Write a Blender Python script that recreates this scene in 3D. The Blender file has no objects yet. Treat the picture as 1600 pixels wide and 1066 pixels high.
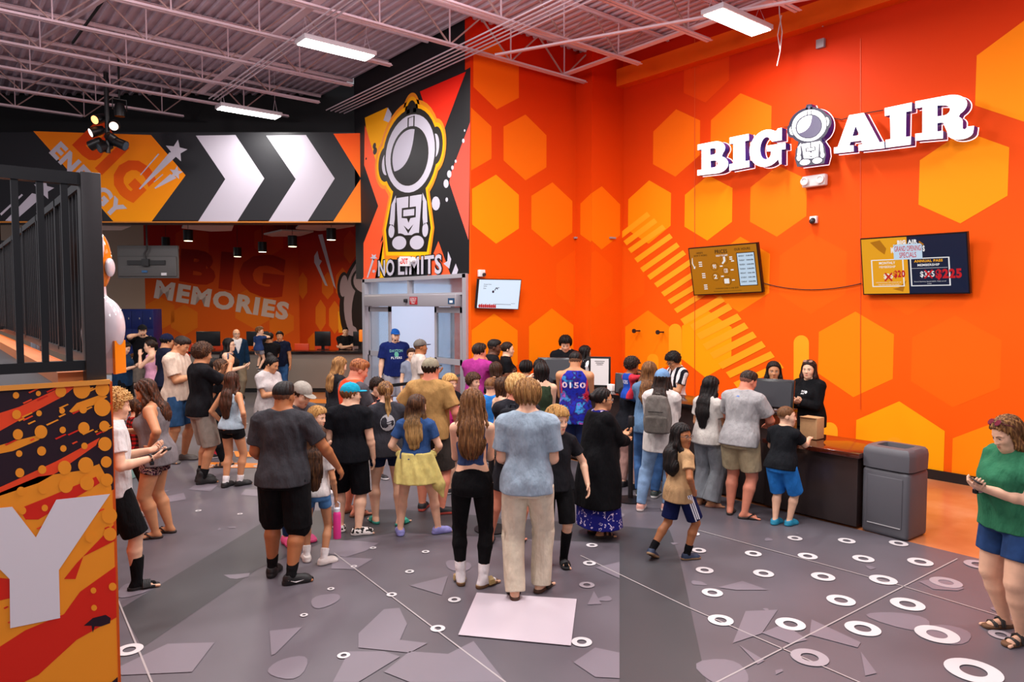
import bpy, bmesh, math, random
import numpy as np
from mathutils import Vector, Matrix
from mathutils.bvhtree import BVHTree
random.seed(7); RNG = np.random.RandomState(7)
SC = bpy.context.scene; COL = SC.collection
# ---------------------------------------------------------------- camera, world, exposure
FPX, HX, PIT, CAMZ = 1110.0, math.atan(910/1110), math.atan(58/1110), 2.35
FW = np.array([math.sin(HX), math.cos(HX), 0.]); RT = np.array([math.cos(HX), -math.sin(HX), 0.])
EYE = np.array([0., 0., CAMZ])
cam_d = bpy.data.cameras.new('camera'); cam = bpy.data.objects.new('camera', cam_d); COL.objects.link(cam)
cam_d.sensor_width = 36; cam_d.lens = 36*FPX/1600; cam_d.clip_end = 200
cam.location = (0, 0, CAMZ); cam.rotation_euler = (math.pi/2-PIT, 0, -HX)
SC.camera = cam
SC.view_settings.view_transform = 'Standard'; SC.view_settings.look = 'None'
SC.view_settings.gamma = 1; SC.view_settings.use_curve_mapping = False
SC.view_settings.exposure = 0.0
W = bpy.data.worlds.new('world'); SC.world = W; W.use_nodes = True
W.node_tree.nodes['Background'].inputs[0].default_value = (0.85, 0.84, 0.92, 1)
W.node_tree.nodes['Background'].inputs[1].default_value = 0.36
LAMP_E = 11.0          # emission of the ceiling panels
def area(loc, sx, sy, power, color=(1, .97, .93), rot=(0, 0, 0), name='area_glow'):
    l = bpy.data.lights.new(name, 'AREA'); l.shape = 'RECTANGLE'; l.size = sx; l.size_y = sy
    l.energy = power; l.color = color
    o = bpy.data.objects.new(name, l); COL.objects.link(o); o.location = loc; o.rotation_euler = rot
    return o
# ---------------------------------------------------------------- pixel -> world
def ray(px, py):
    r = (px-800)/FPX; u = (533-py)/FPX
    c, s = math.cos(PIT), math.sin(PIT)
    return FW*c + np.array([0, 0, -s]) + RT*r + (FW*s + np.array([0, 0, c]))*u
def on_plane(px, py, p0, n):
    d = ray(px, py); n = np.array(n, float)
    return EYE + d*(np.dot(np.array(p0)-EYE, n)/np.dot(d, n))
def onX(px, py, X): return on_plane(px, py, (X, 0, 0), (1, 0, 0))
def onY(px, py, Y): return on_plane(px, py, (0, Y, 0), (0, 1, 0))
def onZ(px, py, Z=0.): return on_plane(px, py, (0, 0, Z), (0, 0, 1))
def onF(px, py, F): return on_plane(px, py, FW*F, FW)
class Pl:            # a wall plane: kind x / y / z / f, value
    def __init__(s, kind, v, off=0.): s.kind, s.v, s.off = kind, v, off
    def __call__(s, px, py, layer=0):
        e = s.off + layer*.0016
        return {'x': lambda: onX(px, py, s.v-e), 'y': lambda: onY(px, py, s.v-e),
                'z': lambda: onZ(px, py, s.v+e), 'f': lambda: onF(px, py, s.v-e)}[s.kind]()
# ---------------------------------------------------------------- materials
def lin(c): return c/12.92 if c <= .04045 else ((c+.055)/1.055)**2.4
def rgb(h):
    if isinstance(h, str):
        return tuple(lin(int(h[i:i+2], 16)/255) for i in (0, 2, 4))
    return tuple(h)
MATS = {}
def mat(name, color, rough=.6, metal=0., emit=0., spec=.5, noise=0., nscale=40., bump=0., bscale=200., coat=0., alpha=1., trans=0.):
    key = name
    if key in MATS: return MATS[key]
    m = bpy.data.materials.new(name); m.use_nodes = True; nt = m.node_tree; b = nt.nodes['Principled BSDF']
    c = rgb(color)
    b.inputs['Base Color'].default_value = (*c, 1); b.inputs['Roughness'].default_value = rough
    b.inputs['Metallic'].default_value = metal; b.inputs['Specular IOR Level'].default_value = spec
    if coat: b.inputs['Coat Weight'].default_value = coat
    if trans: b.inputs['Transmission Weight'].default_value = trans
    if alpha < 1: b.inputs['Alpha'].default_value = alpha
    if emit:
        b.inputs['Emission Color'].default_value = (*c, 1); b.inputs['Emission Strength'].default_value = emit
    if noise or bump: tc = nt.nodes.new('ShaderNodeTexCoord')
    if noise:
        n = nt.nodes.new('ShaderNodeTexNoise'); n.inputs['Scale'].default_value = nscale; n.inputs['Detail'].default_value = 4
        nt.links.new(tc.outputs['Object'], n.inputs['Vector'])
        r = nt.nodes.new('ShaderNodeValToRGB'); nt.links.new(n.outputs['Fac'], r.inputs['Fac'])
        r.color_ramp.elements[0].position = .3; r.color_ramp.elements[1].position = .7
        r.color_ramp.elements[0].color = (*[x*(1-noise) for x in c], 1)
        r.color_ramp.elements[1].color = (*[min(1, x*(1+noise)+noise*.01) for x in c], 1)
        nt.links.new(r.outputs['Color'], b.inputs['Base Color'])
    if bump:
        n = nt.nodes.new('ShaderNodeTexNoise'); n.inputs['Scale'].default_value = bscale
        nt.links.new(tc.outputs['Object'], n.inputs['Vector'])
        bp = nt.nodes.new('ShaderNodeBump'); bp.inputs['Strength'].default_value = bump; bp.inputs['Distance'].default_value = .01
        nt.links.new(n.outputs['Fac'], bp.inputs['Height']); nt.links.new(bp.outputs['Normal'], b.inputs['Normal'])
    MATS[key] = m; return m
def fabric(c):
    def b(nt, tc, bs):
        f = noise_node(nt, tc, 14, 4); o = ramp(nt, f, [(.3, tuple(x*.88 for x in rgb(c))), (.7, tuple(min(1, x*1.10+.001) for x in rgb(c)))])
        w = noise_node(nt, tc, 1, 3, mapping=(15, 15, 6)); w2 = noise_node(nt, tc, 90, 2)
        b1 = nt.nodes.new('ShaderNodeBump'); b1.inputs['Strength'].default_value = .75; b1.inputs['Distance'].default_value = .035; nt.links.new(w, b1.inputs['Height'])
        b2 = nt.nodes.new('ShaderNodeBump'); b2.inputs['Strength'].default_value = .2; b2.inputs['Distance'].default_value = .004; nt.links.new(w2, b2.inputs['Height'])
        nt.links.new(b1.outputs['Normal'], b2.inputs['Normal']); nt.links.new(b2.outputs['Normal'], bs.inputs['Normal']); return o
    return node_mat('fabric_'+c, b, .9, .15)
def skin(c): return mat('skin_'+c, c, rough=.5, spec=.35, noise=.06, nscale=18)
def paint(c): return mat('paint_'+c, c, rough=.5, spec=.4)
def node_mat(name, build, rough=.85, spec=.2):
    if name in MATS: return MATS[name]
    m = bpy.data.materials.new(name); m.use_nodes = True; nt = m.node_tree; b = nt.nodes['Principled BSDF']
    b.inputs['Roughness'].default_value = rough; b.inputs['Specular IOR Level'].default_value = spec
    tc = nt.nodes.new('ShaderNodeTexCoord')
    out = build(nt, tc, b)
    if out is not None: nt.links.new(out, b.inputs['Base Color'])
    MATS[name] = m; return m
def ramp(nt, src, stops, interp='LINEAR'):
    r = nt.nodes.new('ShaderNodeValToRGB'); nt.links.new(src, r.inputs['Fac']); cr = r.color_ramp; cr.interpolation = interp
    while len(cr.elements) < len(stops): cr.elements.new(.5)
    for e, (p, c) in zip(cr.elements, stops): e.position = p; e.color = (*rgb(c), 1)
    return r.outputs['Color']
def noise_node(nt, tc, scale, detail=3, vec=None, mapping=None):
    n = nt.nodes.new('ShaderNodeTexNoise'); n.inputs['Scale'].default_value = scale; n.inputs['Detail'].default_value = detail
    src = tc.outputs['Object']
    if mapping:
        mp = nt.nodes.new('ShaderNodeMapping'); mp.inputs['Scale'].default_value = mapping; nt.links.new(src, mp.inputs['Vector']); src = mp.outputs['Vector']
    nt.links.new(src, n.inputs['Vector']); return n.outputs['Fac']
def hair_mat(c, c2=None, c3=None):
    def b(nt, tc, bs):
        f = noise_node(nt, tc, 1, 5, mapping=(75, 75, 7))
        r = ramp(nt, f, [(.3, tuple(x*.35 for x in rgb(c))), (.5, c), (.72, c2 or tuple(min(1, x*1.8) for x in rgb(c)))])
        bp = nt.nodes.new('ShaderNodeBump'); bp.inputs['Strength'].default_value = .6; bp.inputs['Distance'].default_value = .01
        nt.links.new(f, bp.inputs['Height']); nt.links.new(bp.outputs['Normal'], bs.inputs['Normal'])
        if c3:      # lighter ends: a dyed gradient along the strands
            s = nt.nodes.new('ShaderNodeSeparateXYZ'); nt.links.new(tc.outputs['Generated'], s.inputs[0])
            mx = nt.nodes.new('ShaderNodeMixRGB'); rr = ramp(nt, s.outputs['Z'], [(.25, (1, 1, 1)), (.7, (0, 0, 0))])
            nt.links.new(rr, mx.inputs['Fac']); nt.links.new(r, mx.inputs['Color1'])
            r2 = ramp(nt, f, [(.3, tuple(x*.4 for x in rgb(c3))), (.6, c3)]); nt.links.new(r2, mx.inputs['Color2'])
            r = mx.outputs['Color']
        return r
    return node_mat('hair_%s_%s_%s' % (c, c2, c3), b, rough=.55, spec=.25)
# ---------------------------------------------------------------- mesh helpers
def tag(o, label=None, cat=None, group=None, kind=None):
    if label: o['label'] = label
    if cat: o['category'] = cat
    if group: o['group'] = group
    if kind: o['kind'] = kind
    return o
def empty(name, loc=(0, 0, 0), rz=0., label=None, cat=None, group=None):
    o = bpy.data.objects.new(name, None); COL.objects.link(o); o.location = loc; o.rotation_euler = (0, 0, rz); o.empty_display_size = .2
    return tag(o, label, cat, group)
class MB:
    """collects faces with material indices -> one mesh"""
    def __init__(s): s.v = []; s.f = []; s.m = []; s.mats = []; s.smooth = []
    def mi(s, m):
        if m not in s.mats: s.mats.append(m)
        return s.mats.index(m)
    def add(s, vs, fs, m, smooth=False):
        o = len(s.v); s.v += [tuple(map(float, v)) for v in vs]; k = s.mi(m)
        for f in fs: s.f.append([i+o for i in f]); s.m.append(k); s.smooth.append(smooth)
    def poly(s, pts, m): s.add(pts, [list(range(len(pts)))], m)
    def box(s, c, size, m, R=None, bev=0.):
        x, y, z = [q/2 for q in size]
        if bev > 0:
            b = bev; vs = []; 
            bm = bmesh.new(); bmesh.ops.create_cube(bm, size=1); bmesh.ops.scale(bm, vec=size, verts=bm.verts)
            bmesh.ops.bevel(bm, geom=bm.edges[:], offset=b, segments=3, affect='EDGES', profile=.5)
            vs = [v.co.copy() for v in bm.verts]; bm.verts.index_update(); fs = [[v.index for v in f.verts] for f in bm.faces]; bm.free()
        else:
            vs = [Vector(q) for q in [(-x, -y, -z), (x, -y, -z), (x, y, -z), (-x, y, -z), (-x, -y, z), (x, -y, z), (x, y, z), (-x, y, z)]]
            fs = [[0, 3, 2, 1], [4, 5, 6, 7], [0, 1, 5, 4], [1, 2, 6, 5], [2, 3, 7, 6], [3, 0, 4, 7]]
        R = R or Matrix.Identity(3); c = Vector(c)
        s.add([R @ v + c for v in vs], fs, m, bev > 0)
    def bar(s, a, b, w, h, m, up=(0, 0, 1)):
        a, b = Vector(a), Vector(b); d = (b-a); L = d.length; d.normalize(); u = Vector(up)
        if abs(d.dot(u)) > .98: u = Vector((1, 0, 0))
        sd = d.cross(u).normalized(); u = sd.cross(d)
        s.box((a+b)/2, (w, L, h), m, Matrix((sd, d, u)).transposed())
    def tube(s, pts, r, m, n=8, cap=True):
        pts = [Vector(p) for p in pts]; rs = r if isinstance(r, (list, tuple)) else [r]*len(pts); vs = []; fs = []
        prev = None
        for i, p in enumerate(pts):
            d = (pts[min(i+1, len(pts)-1)]-pts[max(i-1, 0)]).normalized()
            if prev is None: prev = d.orthogonal().normalized()
            else: prev = (prev - d*prev.dot(d)).normalized()
            q = d.cross(prev)
            for k in range(n):
                a = 2*math.pi*k/n; vs.append(p + (prev*math.cos(a)+q*math.sin(a))*rs[i])
        for i in range(len(pts)-1):
            for k in range(n): fs.append([i*n+k, i*n+(k+1) % n, (i+1)*n+(k+1) % n, (i+1)*n+k])
        if cap: fs += [list(range(n))[::-1], [len(vs)-n+k for k in range(n)]]
        s.add(vs, fs, m, True)
    def lathe(s, c, prof, m, n=24, axis=None):
        vs = []; fs = []; R = Matrix.Identity(3)
        if axis is not None: R = Vector((0, 0, 1)).rotation_difference(Vector(axis)).to_matrix()
        for (r, z) in prof:
            for k in range(n): a = 2*math.pi*k/n; vs.append(R @ Vector((r*math.cos(a), r*math.sin(a), z)) + Vector(c))
        for i in range(len(prof)-1):
            for k in range(n): fs.append([i*n+k, i*n+(k+1) % n, (i+1)*n+(k+1) % n, (i+1)*n+k])
        fs += [list(range(n))[::-1], [len(vs)-n+k for k in range(n)]]
        s.add(vs, fs, m, True)
    def merge(s, vs, fs, m, smooth=False): s.add(vs, fs, m, smooth)
    def build(s, name, parent=None):
        me = bpy.data.meshes.new(name); me.from_pydata(s.v, [], s.f); me.validate()
        for m in s.mats: me.materials.append(m)
        if len(me.polygons) == len(s.f):
            me.polygons.foreach_set('material_index', s.m); me.polygons.foreach_set('use_smooth', s.smooth)
        o = bpy.data.objects.new(name, me); COL.objects.link(o)
        if any(s.smooth):
            try: me.set_sharp_from_angle(angle=math.radians(45))
            except Exception: pass
        if parent:
            o.parent = parent
        return o
def thing_from(mb, name, label, cat, group=None, base=None):
    """one mesh thing whose origin sits at its base"""
    v = np.array(mb.v); b = base if base is not None else [(v[:, 0].min()+v[:, 0].max())/2, (v[:, 1].min()+v[:, 1].max())/2, v[:, 2].min()]
    mb.v = [tuple(q-np.array(b)) for q in v]
    o = mb.build(name); o.location = b
    return tag(o, label, cat, group)
def rebase(mb, b): mb.v = [tuple(np.array(q)-np.array(b)) for q in mb.v]; return mb
def curve_mesh(cu):
    o = bpy.data.objects.new('tmp', cu); COL.objects.link(o)
    dg = bpy.context.evaluated_depsgraph_get(); ev = o.evaluated_get(dg); me = ev.to_mesh()
    vs = [v.co.copy() for v in me.vertices]; fs = [list(p.vertices) for p in me.polygons]
    ev.to_mesh_clear(); bpy.data.objects.remove(o); bpy.data.curves.remove(cu)
    return vs, fs
def text_mesh(t, bold=0., extrude=0., align='CENTER', res=3):
    cu = bpy.data.curves.new('t', 'FONT'); cu.body = t; cu.size = 1; cu.offset = bold; cu.extrude = extrude
    cu.align_x = 'LEFT'; cu.resolution_u = res; cu.space_character = 1+bold*3
    vs, fs = curve_mesh(cu)
    if not vs: return [], []
    xs = [v.x for v in vs]; ys = [v.y for v in vs]; x0, x1, y0, y1 = min(xs), max(xs), min(ys), max(ys)
    return [Vector(((v.x-x0)/(x1-x0), (v.y-y0)/(y1-y0), v.z)) for v in vs], fs
def shape_mesh(loops, extrude=0.):
    cu = bpy.data.curves.new('s', 'CURVE'); cu.dimensions = '2D'; cu.fill_mode = 'BOTH'; cu.extrude = extrude
    for lp in loops:
        sp = cu.splines.new('POLY'); sp.points.add(len(lp)-1); sp.use_cyclic_u = True
        for i, (x, y) in enumerate(lp): sp.points[i].co = (x, y, 0, 1)
    return curve_mesh(cu)
def quad_map(q):         # q: TL,TR,BR,BL world points ; (u,v) v up
    q = [np.array(p) for p in q]
    return lambda u, v: (q[3]*(1-u)+q[2]*u)*(1-v)+(q[0]*(1-u)+q[1]*u)*v
def put_text(mb, t, q, m, bold=0., off=None):
    vs, fs = text_mesh(t, bold); f = quad_map(q)
    o = np.array(off) if off is not None else 0
    mb.add([f(v.x, v.y)+o for v in vs], fs, m)
def ell(cx, cy, rx, ry, rot=0., n=28, a0=0, a1=360):
    r = math.radians(rot); out = []
    for i in range(n):
        a = math.radians(a0+(a1-a0)*i/(n if a1-a0 == 360 else n-1)); x, y = rx*math.cos(a), ry*math.sin(a)
        out.append((cx+x*math.cos(r)-y*math.sin(r), cy+x*math.sin(r)+y*math.cos(r)))
    return out
def clip(poly, inside, inter):
    out = []
    for i in range(len(poly)):
        a, b = poly[i-1], poly[i]
        if inside(b):
            if not inside(a): out.append(inter(a, b))
            out.append(b)
        elif inside(a): out.append(inter(a, b))
    return out
def clip_rect(poly, x0, x1, y0, y1):
    for ax, lim, sg in ((0, x0, 1), (0, x1, -1), (1, y0, 1), (1, y1, -1)):
        if not poly: return poly
        def ins(p): return (p[ax]-lim)*sg >= 0
        def itr(a, b):
            t = (lim-a[ax])/(b[ax]-a[ax]); return tuple(a[k]+(b[k]-a[k])*t for k in range(2))
        poly = clip(poly, ins, itr)
    return poly
# ================================================================ organic modelling: distance field -> one continuous surface
V3 = lambda *a: np.array(a, float)
def rotx(a): c, s = math.cos(a), math.sin(a); return np.array([[1, 0, 0], [0, c, -s], [0, s, c]])
def roty(a): c, s = math.cos(a), math.sin(a); return np.array([[c, 0, s], [0, 1, 0], [-s, 0, c]])
def rotz(a): c, s = math.cos(a), math.sin(a); return np.array([[c, -s, 0], [s, c, 0], [0, 0, 1]])
class Field:
    def __init__(s, lo, hi, vox, fine=None):
        ax = []
        for k in range(3):
            if fine is not None and fine[k] is not None:
                a, b, fv = fine[k]; q = [lo[k]]
                while q[-1] < hi[k]: q.append(q[-1]+(fv if a <= q[-1] <= b else vox))
                ax.append(np.array(q))
            else: ax.append(np.arange(lo[k], hi[k]+vox, vox))
        s.ax = ax; s.vox = vox; s.f = np.full([len(a) for a in ax], 9., np.float32)
    def sub(s, lo, hi):
        sl = []
        for k in range(3):
            i = max(0, np.searchsorted(s.ax[k], lo[k])-1); j = min(len(s.ax[k]), np.searchsorted(s.ax[k], hi[k])+1)
            if j-i < 1: return None
            sl.append(slice(i, j))
        X = s.ax[0][sl[0]][:, None, None]; Y = s.ax[1][sl[1]][None, :, None]; Z = s.ax[2][sl[2]][None, None, :]
        return tuple(sl), X, Y, Z
    def put(s, sl, d, k, mode):
        o = s.f[sl]
        if mode == 'u':
            if k > 0:
                h = np.clip(.5+.5*(o-d)/k, 0, 1); r = o*(1-h)+d*h-k*h*(1-h)
                r = np.where(o > 8, d, r)
            else: r = np.minimum(o, d)
        elif mode == 's': 
            if k > 0:
                h = np.clip(.5-.5*(o+d)/k, 0, 1); r = o*(1-h)+(-d)*h+k*h*(1-h)
            else: r = np.maximum(o, -d)
        s.f[sl] = r
    def cone(s, a, b, ra, rb, k=.02, mode='u', flat=None):
        a = np.array(a, float); b = np.array(b, float); m = max(ra, rb)*(1 if flat is None else 1)+k+2.5*s.vox
        g = s.sub(np.minimum(a, b)-m, np.maximum(a, b)+m)
        if g is None: return
        sl, X, Y, Z = g; ab = b-a; L2 = max(np.dot(ab, ab), 1e-9)
        px, py, pz = X-a[0], Y-a[1], Z-a[2]
        t = np.clip((px*ab[0]+py*ab[1]+pz*ab[2])/L2, 0, 1)
        dx, dy, dz = px-t*ab[0], py-t*ab[1], pz-t*ab[2]
        if flat is not None:          # (axis, factor): thinner along axis
            n, fac = flat; q = dx*n[0]+dy*n[1]+dz*n[2]; w = (1/fac-1)
            dx, dy, dz = dx+n[0]*q*w, dy+n[1]*q*w, dz+n[2]*q*w
            d = (np.sqrt(dx*dx+dy*dy+dz*dz)-(ra+(rb-ra)*t))*(fac*.5+.5)
        else: d = np.sqrt(dx*dx+dy*dy+dz*dz)-(ra+(rb-ra)*t)
        s.put(sl, d.astype(np.float32), k, mode)
    def ell(s, c, r, R=None, k=.02, mode='u'):
        c = np.array(c, float); r = np.array(r, float); m = max(r)+k+2.5*s.vox if R is not None else r+k+2.5*s.vox
        g = s.sub(c-m, c+m)
        if g is None: return
        sl, X, Y, Z = g; px, py, pz = X-c[0], Y-c[1], Z-c[2]
        if R is not None:
            px, py, pz = (px*R[0, 0]+py*R[1, 0]+pz*R[2, 0], px*R[0, 1]+py*R[1, 1]+pz*R[2, 1], px*R[0, 2]+py*R[1, 2]+pz*R[2, 2])
        k0 = np.sqrt((px/r[0])**2+(py/r[1])**2+(pz/r[2])**2); k1 = np.sqrt((px/r[0]**2)**2+(py/r[1]**2)**2+(pz/r[2]**2)**2)+1e-9
        s.put(sl, (k0*(k0-1)/k1).astype(np.float32), k, mode)
    def loft(s, o, R, zs, ws, ds, ys=None, p=2.3, k=.02, mode='u', disp=None, rnd=.02):
        """elliptic cross-sections stacked along local z of frame (o,R)"""
        o = np.array(o, float); zs = np.array(zs, float); ws = np.array(ws, float); ds = np.array(ds, float)
        ys = np.zeros(len(zs)) if ys is None else np.array(ys, float); W = max(ws.max(), ds.max()+abs(ys).max())+k+3*s.vox
        cs = np.array([o+R @ V3(x, y, z) for x in (-W, W) for y in (-W, W) for z in (zs[0]-.02, zs[-1]+.02)])
        g = s.sub(cs.min(0)-s.vox*2, cs.max(0)+s.vox*2)
        if g is None: return
        sl, X, Y, Z = g; px, py, pz = X-o[0], Y-o[1], Z-o[2]
        x, y, z = (px*R[0, 0]+py*R[1, 0]+pz*R[2, 0], px*R[0, 1]+py*R[1, 1]+pz*R[2, 1], px*R[0, 2]+py*R[1, 2]+pz*R[2, 2])
        zf = np.linspace(zs[0], zs[-1], 49); kr = np.array([1, 2, 3, 4, 3, 2, 1])/16.
        sm_ = lambda a: np.convolve(np.pad(np.interp(zf, zs, a), 3, mode='edge'), kr, 'valid')
        w = np.interp(z, zf, sm_(ws)); d = np.interp(z, zf, sm_(ds)); yc = np.interp(z, zf, sm_(ys))
        q = (np.abs(x/w)**p+np.abs((y-yc)/d)**p)**(1/p)
        f = (q-1)*np.minimum(w, d)
        if disp is not None: f = f+disp(x, y, z)
        e = np.maximum(zs[0]-z, z-zs[-1])+rnd
        f2 = f+rnd
        r = np.minimum(np.maximum(f2, e), 0)+np.sqrt(np.maximum(f2, 0)**2+np.maximum(e, 0)**2)-rnd
        s.put(sl, r.astype(np.float32), k, mode)
    def cut(s, p, n, k=0.):     # remove the side n points to
        p = np.array(p, float); n = np.array(n, float); n = n/np.linalg.norm(n)
        X, Y, Z = s.ax[0][:, None, None], s.ax[1][None, :, None], s.ax[2][None, None, :]
        d = ((X-p[0])*n[0]+(Y-p[1])*n[1]+(Z-p[2])*n[2]).astype(np.float32)
        s.f = np.maximum(s.f, d)
    def func(s, fn):
        X, Y, Z = s.ax[0][:, None, None], s.ax[1][None, :, None], s.ax[2][None, None, :]
        m = s.f < .08
        if not m.any(): return
        idx = np.nonzero(m); x, y, z = s.ax[0][idx[0]], s.ax[1][idx[1]], s.ax[2][idx[2]]
        s.f[idx] = fn(s.f[idx], x, y, z)
    def mesh(s, relax=1):
        f = s.f; ins = f < 0; n = f.shape
        c = [ins[i:n[0]-1+i, j:n[1]-1+j, k:n[2]-1+k] for i in (0, 1) for j in (0, 1) for k in (0, 1)]
        a = c[0].copy(); o = c[0].copy()
        for q in c[1:]: a &= q; o |= q
        act = o & ~a; I = np.nonzero(act)
        if len(I[0]) == 0: return None
        I = np.stack(I, 1); num = np.full(act.shape, -1, np.int32); num[act] = np.arange(len(I))
        acc = np.zeros((len(I), 3)); cnt = np.zeros(len(I))
        corners = [(i, j, k) for i in (0, 1) for j in (0, 1) for k in (0, 1)]
        val = {q: f[I[:, 0]+q[0], I[:, 1]+q[1], I[:, 2]+q[2]].astype(float) for q in corners}
        for ax in range(3):
            for q in corners:
                if q[ax]: continue
                r = list(q); r[ax] = 1; r = tuple(r); v0, v1 = val[q], val[r]
                x = (v0 < 0) != (v1 < 0); t = np.where(x, v0/np.where(x, v0-v1, 1), 0)
                p = np.stack([np.full(len(I), q[m], float) for m in range(3)], 1); p[:, ax] = t
                acc += p*x[:, None]; cnt += x
        loc = acc/cnt[:, None]; P = np.zeros_like(loc)
        for m in range(3):
            A = s.ax[m]; P[:, m] = A[I[:, m]]*(1-loc[:, m])+A[I[:, m]+1]*loc[:, m]
        F = []
        for ax in range(3):
            u, w = (ax+1) % 3, (ax+2) % 3
            sl0 = [slice(1, -1)]*3; sl0[ax] = slice(0, -1); sl1 = list(sl0); sl1[ax] = slice(1, None)
            A, B = ins[tuple(sl0)], ins[tuple(sl1)]; X = np.nonzero(A != B); e = np.stack(X, 1)
            if len(e) == 0: continue
            flip = A[X]
            e[:, u] += 1; e[:, w] += 1
            def cell(du, dw):
                q = e.copy(); q[:, u] -= du; q[:, w] -= dw; return num[q[:, 0], q[:, 1], q[:, 2]]
            Q = np.stack([cell(1, 1), cell(0, 1), cell(0, 0), cell(1, 0)], 1)
            Q[~flip] = Q[~flip][:, ::-1]; F.append(Q)
        F = np.concatenate(F); F = F[(F >= 0).all(1)]
        for _ in range(relax):
            S = np.zeros_like(P); C = np.zeros(len(P))
            for a, b in ((0, 1), (1, 2), (2, 3), (3, 0)):
                np.add.at(S, F[:, a], P[F[:, b]]); np.add.at(S, F[:, b], P[F[:, a]]); np.add.at(C, F[:, a], 1); np.add.at(C, F[:, b], 1)
            P = P*.5+.5*S/np.maximum(C, 1)[:, None]
        return P, F
def mesh_obj(name, P, F, mats, parent=None, mi=None, extra=None):
    """quads (P,F) + extra MB of small faces -> object"""
    me = bpy.data.meshes.new(name); P = np.asarray(P, np.float32); nv, nf = len(P), len(F)
    me.vertices.add(nv); me.vertices.foreach_set('co', P.ravel())
    me.loops.add(nf*4); me.loops.foreach_set('vertex_index', np.asarray(F, np.int32).ravel())
    me.polygons.add(nf); me.polygons.foreach_set('loop_start', np.arange(0, nf*4, 4, dtype=np.int32))
    if mi is not None: me.polygons.foreach_set('material_index', np.asarray(mi, np.int32))
    me.polygons.foreach_set('use_smooth', np.ones(nf, bool)); me.update(calc_edges=True)
    for m in mats: me.materials.append(m)
    if extra is not None and extra.v:
        bm = bmesh.new(); bm.from_mesh(me); vv = [bm.verts.new(v) for v in extra.v]
        base = len(me.materials)
        for m in extra.mats: me.materials.append(m)
        for f, k in zip(extra.f, extra.m):
            try: q = bm.faces.new([vv[i] for i in f]); q.material_index = base+k; q.smooth = True
            except ValueError: pass
        bm.to_mesh(me); bm.free()
    o = bpy.data.objects.new(name, me); COL.objects.link(o)
    if parent: o.parent = parent
    return o
def bvh(P, F): return BVHTree.FromPolygons([tuple(p) for p in P], [tuple(map(int, f)) for f in F])
def folds(seed, amp=.004, kx=38, kz=9):
    r = np.random.RandomState(seed); ks = [(r.randn(3)*V3(kx, kx, kz), r.rand()*6.3, r.randn(3)*V3(8, 8, 6)) for _ in range(4)]
    def d(x, y, z):
        s = 0
        for k, ph, w in ks: s = s+np.sin(k[0]*x+k[1]*y+k[2]*z+ph+1.2*np.sin(w[0]*x+w[1]*y+w[2]*z+ph*2))
        return s*amp*.5
    return d
def ik(a, t, l1, l2, hint):
    a, t, hint = map(lambda v: np.array(v, float), (a, t, hint)); d = t-a; L = np.linalg.norm(d); m = (l1+l2)*.995
    if L > m: t = a+d/L*m; d = t-a; L = m
    mn = abs(l1-l2)+.05
    if L < mn: t = a+d/L*mn; d = t-a; L = mn
    u = d/L; h = hint-u*np.dot(hint, u); h = h/(np.linalg.norm(h)+1e-9)
    x = (l1*l1-l2*l2+L*L)/(2*L); y = math.sqrt(max(l1*l1-x*x, 0)); return a+u*x+h*y, t
SK = {'w': 'e0ac8c', 'l': 'e8b898', 'p': 'd89a7c', 't': 'c48a62', 'm': 'a86c44', 'b': '5c3826', 'r': 'd4866a'}
HC = {'k': '120d0c', 'dk': '24160f', 'br': '3d2415', 'lb': '6b4526', 'bl': 'b98a4e', 'sb': '8c6238', 'rd': '8a4a24', 'gr': '5a4c44', 'fair': 'c79a5c'}
PEOPLE = []
ARMS = {  # wrist target from shoulder in body heights (side outwards, forward, up), elbow hint, palm mode
    'down': ((.035, .03, -.30), (.25, -1, 0), 'in'), 'out': ((.10, .02, -.28), (.5, -1, 0), 'in'),
    'phone': ((-.085, .165, -.125), (.5, -.3, -1), 'up'), 'phonehi': ((-.05, .18, -.02), (.4, -.2, -1), 'up'),
    'high': ((-.02, .17, .09), (.5, .2, -1), 'in'), 'hip': ((.015, .0, -.215), (1, -.8, 0), 'hip'),
    'cross': ((-.17, .09, -.13), (.7, .1, -.8), (0, -1, .1)), 'cross2': ((-.17, .115, -.115), (.7, .1, -.8), (0, -1, .1)), 'chin': ((-.09, .12, .01), (.2, .4, -1), 'in'),
    'lean': ((-.02, .20, -.16), (.8, -.6, -.3), 'down'), 'ear': ((-.055, .045, .07), (1, .4, -.6), 'in'),
    'reach': ((-.02, .27, -.04), (.5, 0, -1), 'down'), 'over': ((-.05, .16, .05), (.8, 0, -.2), 'down'),
    'back': ((.05, -.06, -.28), (.4, -1, 0), 'in'), 'held': ((-.10, .20, -.17), (.7, -.4, -.6), 'up'),
    'pocket': ((.03, .03, -.245), (.8, -.8, 0), 'in'), 'fwd': ((.0, .13, -.235), (.4, -1, -.2), 'in'),
}
def frame(d, up=(0, 1, 0)):
    d = np.array(d, float); d /= np.linalg.norm(d); u = np.array(up, float); x = np.cross(u, d)
    if np.linalg.norm(x) < .05: x = np.cross(V3(1, 0, 0), d)
    x /= np.linalg.norm(x); y = np.cross(d, x); return np.stack([x, y, d], 1)
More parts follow.
